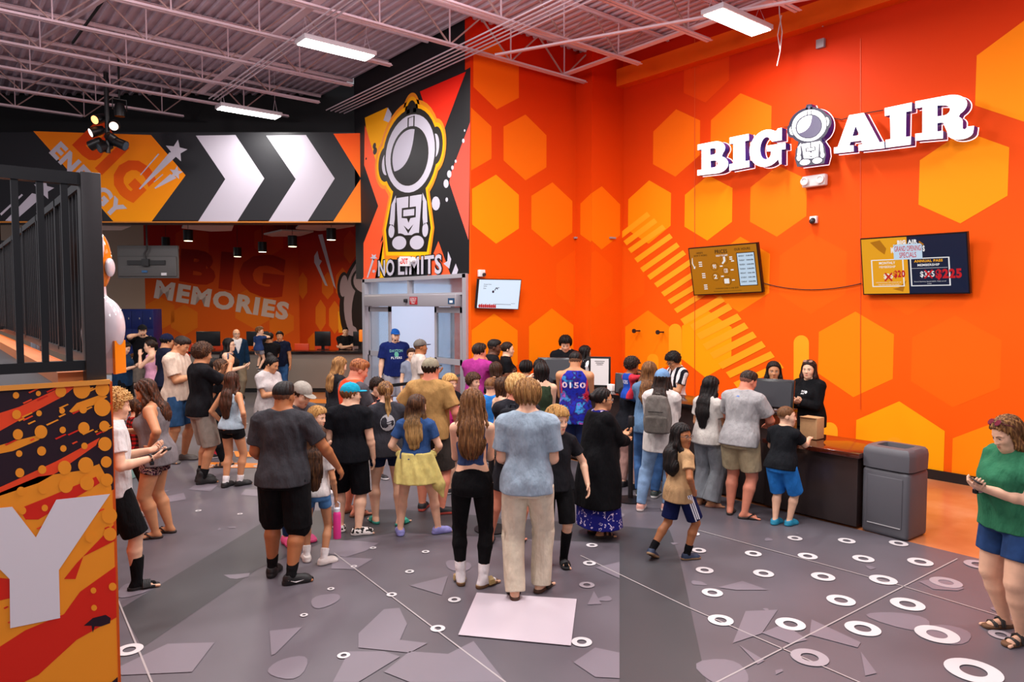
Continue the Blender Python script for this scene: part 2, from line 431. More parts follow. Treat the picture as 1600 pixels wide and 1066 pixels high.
def decal(tree, R, o, items, off=.002):
    """flat shapes wrapped on a surface: items = [(loops(u,w), material)], cast along -y of frame R from origin o"""
    mb = MB(); d = Vector(-R[:, 1])
    for verts, faces, m in items:
        pts = []; ok = True; bad = set()
        for i, (u, w) in enumerate(verts):
            s = Vector(o + R @ V3(u, .45, w)); h = tree.ray_cast(s, d, .9)
            if h[0] is None: bad.add(i); pts.append(s); continue
            pts.append(h[0]-d*off)
        fs = [f for f in faces if not any(i in bad for i in f)]
        fs = [f for f in fs if all(abs((pts[f[j]]-pts[f[j-1]]).dot(d)) < .06 for j in range(len(f)))]
        if fs: mb.add(pts, fs, m)
    return mb
def disc(cx, cz, rx, rz, n=12, rot=0):
    v = [(cx, cz)]+ell(cx, cz, rx, rz, rot, n); return v, [[0, i+1, (i+1) % n+1] for i in range(n)]
def gridtext(t, x0, x1, z0, z1, bold=.02, mirror=False, shear=0.):
    vs, fs = text_mesh(t, bold, res=2)
    return [((x1-(x1-x0)*v.x if mirror else x0+(x1-x0)*v.x)+shear*v.y, z0+(z1-z0)*v.y) for v in vs], fs
def person(label, px, F, yt, face=0, sex='m', fat=0., arms=('down', 'down'), look=(0, 0), sk='l', hair=('short', 'br'), top=('tee', '222222'),
           bot=('shorts', '111111'), shoe=('sneaker', '222222', 'dddddd'), sock=None, lean=0., stance=.055, feet=None, H=None, z0=0., cap=None,
           glasses=None, beard=None, prints=(), props=(), group=None, toe=(8, 8), belt=None, fy=None, hide_low=False, arm_t=None, wide=0., seed=None):
    ym = 475 + (yt-475)*.5 + 475*.0 + (CAMZ*FPX/F)*.5
    P0 = onF(px, ym, F); root_xy = P0[:2]
    if H is None: H = float(onF(px, yt, F)[2])-z0
    vd = root_xy/np.linalg.norm(root_xy); vr = V3(vd[1], -vd[0])
    a = math.radians(face); hd = vd*math.cos(a)+vr*math.sin(a); rz = math.atan2(-hd[0], hd[1])
    root = empty('person', (root_xy[0], root_xy[1], z0), rz, label, 'person', group)
    vox = float(np.clip(F*.00084, .0047, .0115)); seed = seed if seed is not None else len(PEOPLE)*13+5
    S = H/1.75; adult = H > 1.5; hh = (.134*H if H > 1.7 else .228-(1.7-H)*.05); fem = sex == 'f'
    LG = -.015*H if H < 1.35 else 0
    # ---- joints
    hipz = .505*H+LG; side = {'L': -1, 'R': 1}; J = {}
    pel = V3(0, 0, .53*H+LG); Rt = rotx(-math.radians(lean)); tl = (H-hh-.047*H)-pel[2]
    pel = pel - V3(0, math.sin(math.radians(lean))*tl*.35, 0)
    T = lambda x, y, z: pel + Rt @ V3(x, y, z)
    fx = feet or {}
    for s, sg in side.items():
        J['hip'+s] = V3(sg*(.052+fat*.012)*H, pel[1], hipz)
        dx, dy, dz, kz = fx.get(s, (sg*stance, 0, 0, 0))+((0,) if len(fx.get(s, (0, 0, 0, 0))) < 4 else ())
        J['ank'+s] = V3(dx*H, dy*H-.02*H, .046*H+dz*H)
        hint = V3(sg*.25, 1, .1+kz)
        J['kn'+s], J['ank'+s] = ik(J['hip'+s], J['ank'+s], .245*H, .228*H, hint)
    shw = ({'m': .100, 'f': .086, 'c': .088}[sex] + fat*.016 + wide)*H
    for s, sg in side.items():
        J['sh'+s] = T(sg*shw, -.004*H, tl-.031*H)
        arm = arms[0 if s == 'L' else 1]
        if isinstance(arm, str): w, hint, pm = ARMS[arm]
        else: w, hint, pm = arm
        w = V3(w[0]*sg+(fat*.03*sg if w[2] < -.2 else 0), w[1], w[2])*H; hint = V3(hint[0]*sg, hint[1], hint[2])
        J['el'+s], J['wr'+s] = ik(J['sh'+s], J['sh'+s]+Rt @ w, .165*H, .142*H, Rt @ hint)
        J['pm'+s] = pm
    Rh = Rt @ rotx(math.radians(lean*.7)) @ rotz(-math.radians(look[0])) @ rotx(-math.radians(look[1]))
    nk = T(0, .0, tl+.012*H); hc = nk + Rh @ V3(0, .10*hh, .62*hh-.012*H); HH = lambda x, y, z: hc + Rh @ (V3(x, y, z)*hh)
    allp = np.array([v for k, v in J.items() if k[:2] != 'pm']+[hc, T(0, 0, 0)])
    lo, hi = allp.min(0)-.17*S-.05, allp.max(0)+.17*S+.03; lo[2] = min(J['ankL'][2], J['ankR'][2])-.06*S-.02; hi[2] = max(hi[2], hc[2]+.62*hh)
    sees_face = True
    fine = (None, None, (hc[2]-.55*hh, hc[2]+.5*hh, vox*.72)) if F < 12 else None
    B = Field(lo, hi, vox, fine)
    g = 1+fat*.35
    # ---- torso
    if sex == 'm': ws = [.088, .092, .080+fat*.03, .093+fat*.016, .100+fat*.014, .084, .045]; ds = [.060, .064, .056+fat*.04, .064+fat*.022, .062+fat*.012, .042, .03]
    elif fem: ws = [.094, .099, .070+fat*.04, .080+fat*.02, .084+fat*.016, .068, .038]; ds = [.062, .066, .050+fat*.045, .058+fat*.03, .056+fat*.015, .038, .028]
    else: ws = [.082, .086, .074+fat*.03, .080+fat*.02, .086+fat*.012, .072, .04]; ds = [.056, .060, .055+fat*.04, .058+fat*.02, .054+fat*.01, .038, .028]
    ws, ds = np.array(ws)*H, np.array(ds)*H; ws[:2] *= 1+fat*.22; ds[:2] *= 1+fat*.25
    zs = np.array([-.16, .02, .34, .62, .84, 1.0, 1.1])*tl; ys = np.array([-.006, -.004, .006+fat*.014, .004, -.003, -.004, .0])*H
    B.loft(pel, Rt, zs, ws, ds, ys, 2.2, 0)
    if fem:
        for sg in (-1, 1): B.ell(T(sg*.042*H, .050*H+fat*.015*H, .62*tl), V3(.042, .036, .040)*H*(1+fat*.35), k=.02)
    B.ell(V3(0, pel[1]-.018*H, .50*H+LG), V3(.09+fat*.02, .068+fat*.02, .05)*H, k=.03)
    B.cone(T(0, -.008*H, tl*.93), hc + Rh @ V3(0, -.12, -.22)*hh, .034*H*(1 if not adult or fem else 1.12)*(1+fat*.1), .031*H*(1 if fem or not adult else 1.13)*(1+fat*.1), .03)
    for s, sg in side.items():       # trapezius, arms, legs
        am = 1+fat*.28 if sex != 'c' else .9+fat*.3
        if fem: am *= .9
        B.cone(T(sg*.026*H, -.012*H, tl*.98), J['sh'+s], .026*H, .027*H*am, .035)
        B.cone(J['sh'+s], J['el'+s], .0315*H*am, .0235*H*am, .02)
        B.cone(J['el'+s]*.75+J['wr'+s]*.25, J['wr'+s], .0245*H*am, .0155*H*am**.5, .012); B.cone(J['el'+s], J['el'+s]*.75+J['wr'+s]*.25, .0225*H*am, .0245*H*am, .012)
        lm = 1+fat*.3 if sex != 'c' else .88+fat*.3
        B.cone(J['hip'+s], J['kn'+s], .053*H*lm, .034*H*lm, .02)
        k_, a_ = J['kn'+s], J['ank'+s]; cv = k_*.68+a_*.32+V3(0, -.008*H, 0)
        B.cone(k_, cv, .031*H*lm, .0345*H*lm, .012); B.cone(cv, a_, .0345*H*lm, .0200*H*lm**.4, .012)
    # ---- feet
    FT = {}
    for i, (s, sg) in enumerate(side.items()):
        ty = math.radians(toe[i]); ft = fx.get(s+'p', 0); Rf = rotz(-sg*ty) @ rotx(-math.radians(ft)); an = J['ank'+s]
        FT[s] = (an, Rf); q = lambda x, y, z: an + Rf @ (V3(x, y, z)*S)
        B.cone(q(0, 0, -.01), q(0, -.035, -.05), .036*S, .030*S, .012); B.cone(q(0, -.01, -.035), q(0, .11, -.054), .036*S, .026*S, .015)
        B.cone(q(-.018, .10, -.058), q(.014, .10, -.058), .022*S, .022*S, .012)
        for j in range(5):
            tx = (-.034+.017*j)*sg*-1
            B.cone(q(tx*.8, .11, -.062), q(tx, .155-.010*j if j else .165, -.066), .0115*S, (.0125 if j == 0 else .0085)*S, .004)
    # ---- hands
    HF = {}
    for s, sg in side.items():
        w = J['wr'+s]; d = w-J['el'+s]; d /= np.linalg.norm(d); pm = J['pm'+s]
        inward = Rt @ V3(-sg, 0, 0)
        n = {'in': inward, 'up': V3(0, -.2, 1) if d[2] < .7 else inward, 'down': V3(0, 0, -1), 'hip': inward}[pm] if isinstance(pm, str) else np.array(pm, float)
        if pm == 'hip': d = d*.3+(Rt @ V3(-sg*.25, .75, -.45)); d /= np.linalg.norm(d)
        if pm == 'up': n = n + inward*.5
        n = n-d*np.dot(n, d); n /= np.linalg.norm(n)+1e-9; t = np.cross(n, d)*sg*-1; t /= np.linalg.norm(t)
        if np.dot(t, V3(0, 1, 0)) < 0 and pm == 'in' and False: t = -t
        hs = H/1.75 if adult else (H/1.75)*.98
        q = lambda a_, b_, c_: w + (d*a_+t*b_+n*c_)*hs
        R = np.stack([t, n, d], 1); HF[s] = (w, d, t, n, hs)
        B.ell(q(.05, 0, .002), V3(.041, .017, .052)*hs, R, .012)
        fr = max(.0088*hs, vox*.82); curl = .55 if pm in ('in', 'hip', 'down') else 1.0
        if pm == 'down': curl = .3
        for j, (o, ln) in enumerate(((.029, .92), (.010, 1.), (-.010, .93), (-.028, .75))):
            a0 = q(.088, o, .004); c0 = curl*(.45+.1*j); a1 = a0+(d*math.cos(c0)+n*math.sin(c0))*.040*ln*hs
            c1 = c0+curl*.8; a2 = a1+(d*math.cos(c1)+n*math.sin(c1))*.026*ln*hs; c2 = c1+curl*.5; a3 = a2+(d*math.cos(c2)+n*math.sin(c2))*.016*ln*hs
            B.cone(a0, a1, fr*1.05, fr, .004); B.cone(a1, a2, fr, fr*.92, .002); B.cone(a2, a3, fr*.92, fr*.8, .002)
        b0 = q(.022, .026, .004); b1 = b0+(d*.72+t*.60+n*.35)*.042*hs; b2 = b1+(d*.88+t*.12+n*.45)*.032*hs
        B.cone(b0, b1, .0135*hs, fr*1.15, .008); B.cone(b1, b2, fr*1.15, fr*.95, .003)
    # ---- head
    mf = 1.0 if sex == 'm' else .95
    B.ell(HH(0, -.07, .13), V3(.325, .405, .365)*hh, Rh, .02); B.ell(HH(0, .13, -.10), V3(.255*mf, .245, .33)*hh, Rh, .04)
    B.ell(HH(0, .18, -.35), V3(.17*mf+fat*.04, .16, .13)*hh, Rh, .035); B.cone(HH(0, .27, -.43), HH(0, .26, -.41), .065*hh, .07*hh, .03)
    for sg in (-1, 1):
        B.ell(HH(sg*.17, .22, -.12), V3(.09, .09, .10)*hh, Rh, .03)                     # cheek
        B.cone(HH(sg*.07, .335, .075), HH(sg*.21, .27, .075), .036*hh, .03*hh, .012)       # brow
        B.ell(HH(sg*.14, .375, .0), V3(.066, .042, .038)*hh, Rh, .02, 's')                # socket
        B.ell(HH(sg*.138, .285, -.005), V3(.062, .062, .055)*hh, Rh, .008)                # eyelid
        B.ell(HH(sg*.325, -.06, -.03), V3(.032, .075, .115)*hh, Rh @ rotz(-sg*.35), .012)
    B.cone(HH(0, .345, .03), HH(0, .425, -.13), .028*hh, .045*hh, .014)
    for sg in (-1, 1): B.ell(HH(sg*.045, .385, -.145), V3(.038, .045, .030)*hh, Rh, .01)
    B.ell(HH(0, .345, -.245), V3(.085, .05, .03)*hh, Rh, .012); B.ell(HH(0, .335, -.295), V3(.07, .05, .028)*hh, Rh, .012)
    if fat > .5: B.ell(HH(0, .05, -.42), V3(.22, .22, .12)*hh, Rh, .05)
    P, Fc = B.mesh(1)
    tree = bvh(P, Fc); sc = rgb(SK[sk]); lips = mat('lips_'+sk, tuple(np.array(sc)*V3(.78, .42, .42)), rough=.4)
    ew, ek = mat('eye_white', 'e8e4e0', rough=.25), mat('eye_iris_'+('b' if hair[1] in ('bl', 'fair') else 'd'), '4a6a80' if hair[1] in ('bl', 'fair') else '2a170e', rough=.15)
    hm0 = hair_mat(HC.get(hair[1], hair[1])) ; items = []
    for sg in (-1, 1):
        v, f = disc(sg*.138*hh, -.004*hh, .052*hh, .018*hh); items.append((v, f, ew))
        v, f = disc(sg*.138*hh, .058*hh+.0, .066*hh, .003*hh+.0012, 10, -sg*6); 
    ex = decal(tree, Rh, hc, items, .0012)
    it2 = []
    for sg in (-1, 1):
        v, f = disc(sg*.138*hh, -.002*hh, .021*hh, .019*hh, 10); it2.append((v, f, ek))
        v, f = disc(sg*.138*hh, .019*hh, .060*hh, .0085*hh, 10); it2.append((v, f, mat('lash', '1c1210', rough=.6)))
        n_ = 7; up = [(sg*(.065+.155*i/(n_-1))*hh, (.085+.022*math.sin(math.pi*i/(n_-1))*1.)*hh) for i in range(n_)]; dn = [(x, z-(.026-.012*i/(n_-1))*hh) for i, (x, z) in enumerate(up)]
        it2.append((up+dn, [[i, i+1, n_+i+1, n_+i] for i in range(n_-1)], mat('brow_'+hair[1], tuple(np.array(rgb(HC.get(hair[1], 'br' if False else '3d2415')))*.8), rough=.8)))
    v, f = disc(0, -.252*hh, .088*hh, .018*hh, 12); it2.append((v, f, lips)); v, f = disc(0, -.292*hh, .075*hh, .022*hh, 12); it2.append((v, f, lips))
    v, f = disc(0, -.270*hh, .085*hh, .006*hh, 12); 
    e2 = decal(tree, Rh, hc, it2, .0022); ex.v = ex.v; o_ = len(ex.v)
    for f_, k_ in zip(e2.f, e2.m): ex.f.append([i+o_ for i in f_]); ex.m.append(ex.mi(e2.mats[k_]))
    ex.v += e2.v
    body = mesh_obj('body', P, Fc, [skin(SK[sk])], root, None, ex)
    # ---- hair
    st = hair[0]; hm = hair_mat(*[HC.get(c, c) for c in hair[1:4]])
    hv = vox*.85; hlo, hhi = hc-V3(.95, 1., .75)*hh, hc+V3(.95, 1., .95)*hh
    L = 0
    if st in ('long', 'wavy', 'pony', 'half'): L = {'long': 1.9, 'wavy': 2.0, 'pony': 1.7, 'half': 1.6}[st]; L = hair[4] if len(hair) > 4 else L; hlo = hlo-V3(.1, .25, L+.1)*hh
    def strands(amp, n=26, curl=0.):
        r = np.random.RandomState(seed+3); ph = r.rand(4)*6
        def fn(f, x, y, z):
            u = (x-hc[0]); v = (y-hc[1]); w = (z-hc[2]); c = Rh.T; hx = c[0, 0]*u+c[0, 1]*v+c[0, 2]*w; hy = c[1, 0]*u+c[1, 1]*v+c[1, 2]*w; hz = c[2, 0]*u+c[2, 1]*v+c[2, 2]*w
            an = np.arctan2(hx, -hy+.02)
            if curl: return f+amp*(np.sin(u/curl*6.3+2*np.sin(w/curl*4)+ph[0])*np.sin(v/curl*6.3+ph[1]+np.sin(u/curl*3))*np.sin(w/curl*6.3+ph[2])*1.6)
            q = an*n/6.3 + hx/.02*.25
            return f+amp*(np.sin(q*6.3*.5+2*np.sin(w*14+ph[0])+ph[1])+.6*np.sin(q*11+3*np.sin(w*9+ph[2])))
        return fn
    if st != 'bald':
        G = Field(hlo, hhi, hv); th = {'buzz': .018, 'fade': .03, 'short': .06, 'mop': .13, 'curly': .15, 'bob': .10, 'bun': .045, 'pony': .045, 'long': .075, 'wavy': .10, 'half': .07}[st]
        G.ell(HH(0, -.075, .15), (V3(.325, .41, .36)+th)*hh, Rh, 0)
        if st in ('short', 'mop', 'fade'): G.ell(HH(0, .14, .36), V3(.24, .24, .14+th*.6)*hh, Rh, .03)
        longish = L > 0 or st in ('bob',)
        c = Rh.T; zb0 = {'buzz': -.10, 'fade': -.02, 'short': -.12, 'mop': -.16, 'curly': -.12, 'bun': -.16, 'pony': -.16, 'bob': -.5}.get(st, -.4)
        def hairline(f, x, y, z):
            u, v, w = x-hc[0], y-hc[1], z-hc[2]
            hy = (c[1, 0]*u+c[1, 1]*v+c[1, 2]*w)/hh; hz = (c[2, 0]*u+c[2, 1]*v+c[2, 2]*w)/hh; hx = (c[0, 0]*u+c[0, 1]*v+c[0, 2]*w)/hh
            fr_ = .27 if st in ('mop', 'curly') else (.27 if not fem else .36)
            ay = np.interp(hz, [-.3, -.12, .12, .22, fr_, fr_+.06], [.0, .06, .13, .20, .33, .9])-np.abs(hx)*0
            f1 = (hy-ay)*hh*.8
            zb = np.interp(hy, [-.45, -.15, .02, .1], [zb0-.17, zb0-.12, zb0+.06 if not longish else zb0, zb0+.04 if not longish else zb0])
            jit = (.018*np.sin(hx*60+seed)+.014*np.sin(hy*55+hz*30+seed))*hh; f1 = f1+jit; f2 = (zb-hz)*hh*.9+jit
            return np.maximum(f, np.maximum(f1, f2))
        G.func(hairline)
        if cap: G.cut(HH(0, 0, .15), Rh @ V3(0, 0, 1))
        if st in ('long', 'wavy', 'half'):
            bk = .09*H*(1+fat*.3); w0 = .31 if st != 'wavy' else .36; zsn = hc[2]-L*hh
            yb = lambda t: (Rh @ V3(0, -.33*hh, 0))[1]*(1-t)
            pts = [HH(0, -.20, .15), HH(0, -.30, -.15), HH(0, -.30, -.45)]
            bt = T(0, -(.056+fat*.010)*H-.010, tl*.80)
            pts += [V3((pts[2][0]+bt[0])/2, min(bt[1]-.0*H, pts[2][1]+.02), hc[2]-.85*hh), V3(bt[0], bt[1]-.012*H, hc[2]-1.3*hh), V3(bt[0], bt[1]-.008*H, zsn)]
            pts = [p for i, p in enumerate(pts) if i < 3 or p[2] > zsn-.001]
            wr_ = [w0*.9, w0*1.1, w0*1.16, w0*1.25, w0*1.3, w0*.85]
            for i in range(len(pts)-1): G.cone(pts[i], pts[i+1], wr_[i]*hh, wr_[min(i+1, 5)]*hh, .02, 'u', (V3(0, 1, 0), .42 if st != 'wavy' else .5) if abs(look[0]) < 40 or i > 3 else (V3(0, 1, 0), .8))
            for sg in (-1, 1):      # side curtains beside the cheeks and over the shoulders
                fr2 = hair[5] if len(hair) > 5 else .45
                a0, a1 = HH(sg*.31, -.02, .12), HH(sg*.36, .0, -.38); a2 = T(sg*.065*H, (.045+fat*.03)*H if fr2 > .5 else -.02*H, tl*.95); a3 = a2+V3(0, .015*H, -L*fr2*hh*.6)
                G.cone(a0, a1, .10*hh, .14*hh, .02); G.cone(a1, a2, .14*hh, .13*hh, .02)
                if fr2 > .5: G.cone(a2, a3, .13*hh, .05*hh, .02)
        if st == 'bun': G.ell(HH(0, -.36, .48) if len(hair) < 5 else HH(0, -.50, .10), V3(.21, .20, .19)*hh, Rh, .02)
        if st == 'pony':
            pts = [HH(0, -.42, .22), HH(0, -.56, .12), HH(0, -.56, -.25), HH(0, -.50, -.8), HH(0, -.44, -L)]
            for i, r_ in enumerate(((.09, .11), (.11, .13), (.13, .12), (.12, .05))): G.cone(pts[i], pts[i+1], r_[0]*hh, r_[1]*hh, .02)
        if st == 'bob':
            for sg in (-1, 1): G.cone(HH(sg*.27, -.1, .1), HH(sg*.28, -.08, -.40), .14*hh, .13*hh, .03)
            G.cone(HH(0, -.28, .1), HH(0, -.25, -.42), .24*hh, .2*hh, .03)
        amp = {'buzz': 0, 'fade': .002, 'short': .0055, 'mop': .009, 'curly': .011, 'bun': .0025, 'pony': .003, 'long': .0035, 'wavy': .008, 'half': .004, 'bob': .005}[st]
        if amp: G.func(strands(amp, 30, .035 if st == 'curly' else 0))
        r_ = G.mesh(1 if st in ('curly', 'mop', 'wavy') else 1)
        if r_:
            hz_c = ((r_[0][r_[1]].mean(1)-hc) @ Rh)[:, 2]/hh; mi_ = None; ms_ = [hm]
            if st in ('fade', 'buzz'):
                kk = .45; hb = np.array(rgb(HC.get(hair[1], hair[1] if len(hair[1]) == 6 else '24160f'))); ms_.append(mat('stubble_%s_%s' % (hair[1], sk), tuple(np.array(sc)*(1-kk)*.55+hb*kk), rough=.8, noise=.2, nscale=120)); mi_ = (hz_c < (.06 if st == 'fade' else -.02)).astype(int)
            mesh_obj('hair', r_[0], r_[1], ms_, root, mi_)
    if beard:
        G = Field(hc-V3(.6, .6, .7)*hh, hc+V3(.6, .7, .3)*hh, hv); G.ell(HH(0, .185, -.30), V3(.21, .20, .20)*hh, Rh, 0); G.cone(HH(-.24, .1, -.1), HH(-.2, .12, -.3), .05*hh, .06*hh, .02); G.cone(HH(.24, .1, -.1), HH(.2, .12, -.3), .05*hh, .06*hh, .02)
        G.ell(HH(0, .45, -.26), V3(.10, .12, .04)*hh, Rh, .01, 's')
        G.cut(HH(0, .1, -.16), Rh @ V3(0, -.4, 1)); r_ = G.mesh(1)
        if r_: mesh_obj('beard', r_[0], r_[1], [hair_mat(HC.get(beard, beard))], root)
    # ---- cap
    if cap:
        cc, back = cap[0], cap[1] if len(cap) > 1 else 0; Rc = Rh @ rotz(-math.radians(back)) @ rotx(math.radians(4))
        C_ = lambda x, y, z: hc + Rc @ (V3(x, y, z)*hh); G = Field(hc-V3(.6, .9, .2)*hh-.02, hc+V3(.9, .9, .75)*hh+.02, vox*.8); G = Field(hc-V3(.95, .95, .3)*hh, hc+V3(.95, .95, .8)*hh, vox*.8)
        cy = -.06 if abs(back) < 90 else .06
        G.ell(C_(0, cy, .17), V3(.385, .46, .40)*hh, Rc, 0); G.cut(C_(0, 0, .12), Rc @ V3(0, .05, -1))
        G.ell(C_(0, cy, -.06), V3(.34, .42, .40)*hh, Rc, .01, 's')
        G.loft(C_(0, .42, .135), Rc, np.array([-.02, .02])*hh, np.array([.25, .25])*hh, np.array([.30, .30])*hh, None, 2.2, .008, rnd=.004)
        G.cone(C_(0, cy, .56), C_(0, cy, .58), .025*hh, .03*hh, 0)
        r_ = G.mesh(1)
        if r_:
            mm = [fabric(cc)]; mi = None
            if len(cap) > 2:   # second colour for the brim
                mm.append(fabric(cap[2])); cen = r_[0][r_[1]].mean(1)-hc; ly = cen @ Rc[:, 1]; mi = (ly > .36*hh).astype(int) if len(cap) < 4 else (ly < .0).astype(int)
            mesh_obj('cap', r_[0], r_[1], mm, root, mi)
    if glasses:
        m_ = mat('glasses_'+glasses, glasses, rough=.25); gb = MB(); up_ = .0
        for sg in (-1, 1):
            gb.tube([HH(sg*.145+x, .40, z) for x, z in ell(0, .0, .095, .075, n=13, a0=0, a1=359)], .011*hh, m_, 5)
            gb.tube([HH(sg*.235, .39, .02), HH(sg*.335, .1, .03), HH(sg*.34, -.08, .02)], .010*hh, m_, 5)
        gb.tube([HH(-.05, .41, .01), HH(.05, .41, .01)], .011*hh, m_, 5); gb.build('glasses', root)
    # ---- clothes
    def garment(name, build, mats, order=1, mfn=None, f2=None):
        G = Field(lo-.06, hi+.06, vox*1.05); build(G); 
        r_ = G.mesh(1)
        if r_ is None: return None
        mi = mfn(r_[0][r_[1]].mean(1)) if mfn else None
        o_ = mesh_obj(name, r_[0], r_[1], mats, root, mi); return o_, r_
    bk, bc = bot[0], bot[1]; btm = bc if not isinstance(bc, str) else fabric(bc)
    bl = bot[2] if len(bot) > 2 else {'shorts': .85, 'leggings': 1.9, 'pants': 2.0, 'skirt': .5, 'capri': 1.5}[bk]
    tight = bk == 'leggings'; ez = .003*S if tight else (bot[3] if len(bot) > 3 else .02)*S; fl = folds(seed+1, 0 if tight else .0038)
    def bfun(G):
        fb = fl if not tight else None; top_z = .07*H if top[0] != 'dress' else 0
        G.loft(V3(0, pel[1], .53*H+LG), np.eye(3), np.array([-.07, -.035, .02, .035])*H, np.array([.092, .098, .093 if sex != 'c' else .090, .088])*H*(1+fat*.22)*(1 if sex != 'c' else .93)+ez*V3(.6, .5, .1, .1)[[0, 1, 2, 2]]+.003, np.array([.066, .070, .065, .063])*H*(1+fat*.30)+ez*V3(.5, .4, .1)[[0, 1, 2, 2]]+.003, np.array([-.012, -.012, -.004, 0])*H, 2.3, .02, disp=fb)
        if bk == 'skirt':
            G.loft(V3(0, pel[1], .53*H+LG), np.eye(3), np.array([-.04-bl*.25, 0])*H, np.array([.135, .10])*H, np.array([.11, .07])*H, None, 2.1, .02, disp=lambda x, y, z: .006*np.sin(np.arctan2(y, x)*14)); return
        if tight: G.ell(V3(0, pel[1]-.018*H, .50*H+LG), V3(.09+fat*.02, .068+fat*.02, .05)*H+.006, k=.03)
        if tight: G.loft(pel, Rt, np.array([-.02*H, .0, .30*tl]), ws[[1, 1, 2]]*1.0+.005, ds[[1, 1, 2]]+.005, ys[[1, 1, 2]], 2.2, .02)
        lm = 1+fat*.3 if sex != 'c' else .92+fat*.3
        for s, sg in side.items():
            h_, k_, a_ = J['hip'+s], J['kn'+s], J['ank'+s]; d1 = k_-h_; l1 = np.linalg.norm(d1); R1 = frame(d1, (1, 0, 0)); e = min(bl, 1.)
            r0, r1 = .054*H*lm, .035*H*lm; rr = [r0+ez*.6, r0*.95+ez*.8, (r0+(r1-r0)*e)+ez*(1.1 if not tight else 1)]
            if bk == 'shorts': rr[2] = max(rr[2], r0*.86+ez*.9)
            G.loft(h_, R1, np.array([0, .3*e, e])*l1, np.array(rr), np.array(rr), None, 2., .018, disp=fb, rnd=.006)
            if bl > 1:
                d2 = a_-k_; l2 = np.linalg.norm(d2); R2 = frame(d2, (1, 0, 0)); e2 = bl-1; q0 = r1+ez+(.008 if not tight else .004); q1 = (.034*H*lm+ez*1.0) if not tight else .036*H*lm+.003; q2 = (.022*H+ez*1.5) if not tight else .0215*H+.003
                if len(bot) > 4: q1, q2 = q1+bot[4]*.5, q2+bot[4]
                if tight:
                    cv = k_*.68+a_*.32+V3(0, -.008*H, 0); lb = lm if sex != 'c' else lm*.96; en = k_+(a_-k_)*e2; G.cone(k_, cv, .031*H*lb+.007, .0345*H*lb+.007, .012); G.cone(cv, en, .0345*H*lb+.007, .0215*H+.006, .012); G.cone(k_, k_+.001, .035*H*lm+.006, .035*H*lm+.006, .01); continue
                G.cone(k_, k_+.001, q0, q0, .01)
                if ez < .015*S: cv = k_*.68+a_*.32+V3(0, -.008*H, 0); G.cone(k_, cv, .031*H*lm+.008, .0345*H*lm+.007, .012); G.cone(cv, k_+(a_-k_)*.9, .0345*H*lm+.007, .023*H+.006, .012)
                G.loft(k_, R2, np.array([-.02, .3*e2 if tight else .5*e2, e2])*l2, np.array([q0, q1, q2]), np.array([q0, q1, q2]), None, 2., .012, disp=fb, rnd=.006)
    bname = {'shorts': 'shorts', 'leggings': 'leggings', 'pants': 'trousers', 'skirt': 'skirt', 'capri': 'trousers'}[bk]; pr = None
    if top[0] != 'dress' and not hide_low:
        bm_, mf_ = [btm], None
        if len(bot) > 5:          # side stripes
            stc = bot[5]
        pr = garment(bname, bfun, bm_)
        if len(bot) > 5 and pr:
            tr3 = bvh(*pr[1]); 
            for sg in (-1, 1):
                its = []
                for q in (-1, 0, 1):
                    s_k = 'R' if sg > 0 else 'L'; nz = 14; zz = np.linspace(-.015*H, -.245*H*bl-.01*H, nz); yl = lambda z: -sg*((J['kn'+s_k][1]-J['hip'+s_k][1])*min(1, max(0, (-.03*H-z)/(.24*H)))); v = [(yl(z)+(.004+q*.0155)*H*sg+w_*.0048*H, z) for z in zz for w_ in (-1, 1)]
                    db = decal(tr3, rotz(-sg*math.pi/2), pel, [(v, [[2*i, 2*i+1, 2*i+3, 2*i+2] for i in range(nz-1)], paint(bot[5]))], .003)
                    if db.v: db.build('side_stripe', pr[0])
    tk, tc_ = top[0], top[1]; tm = tc_ if not isinstance(tc_, str) else fabric(tc_); es = (top[2] if len(top) > 2 and top[2] is not None else {'tank': .006, 'crop': .005}.get(tk, .018))*S
    slv = {'tee': .62, 'polo': .60, 'vest': .62, 'tank': 0, 'crop': 0, 'jersey': 0, 'long': 2, 'jacket': 2, 'cardigan': 2, 'dress': .4, 'cap': .3}[tk]
    hem = top[3] if len(top) > 3 and top[3] is not None else {'crop': .605, 'tank': .49, 'dress': .10, 'cardigan': .27, 'jacket': .45, 'long': .47, 'jersey': .46}.get(tk, .475)
    ft = folds(seed+2, .0028 if tk in ('tank', 'crop') else .0055, 30, 10)
    def tfun(G):
        hz = (hem*H+LG-pel[2]); w2 = ws.copy()+es; d2 = ds.copy()+es*.8; y2 = ys.copy(); z2 = zs.copy()
        if tk not in ('crop', 'tank'): w2[2] = max(w2[2], w2[3]*.93, w2[1]*.93); d2[2] = max(d2[2], d2[3]*.9)
        if fem and tk not in ('crop',): d2[3] += .022*H*(1+fat*.3); y2[3] += .012*H
        z2[0] = hz; hb = (.101 if not fem else .104)*(1+fat*.24)*H*(1 if sex != 'c' else .95)+ez*.55+.012; w2[:2] = np.maximum(w2[:2], hb); d2[:2] = np.maximum(d2[:2], .074*H*(1+fat*.34)+ez*.5+.012); y2[:2] = y2[:2]-.004*H
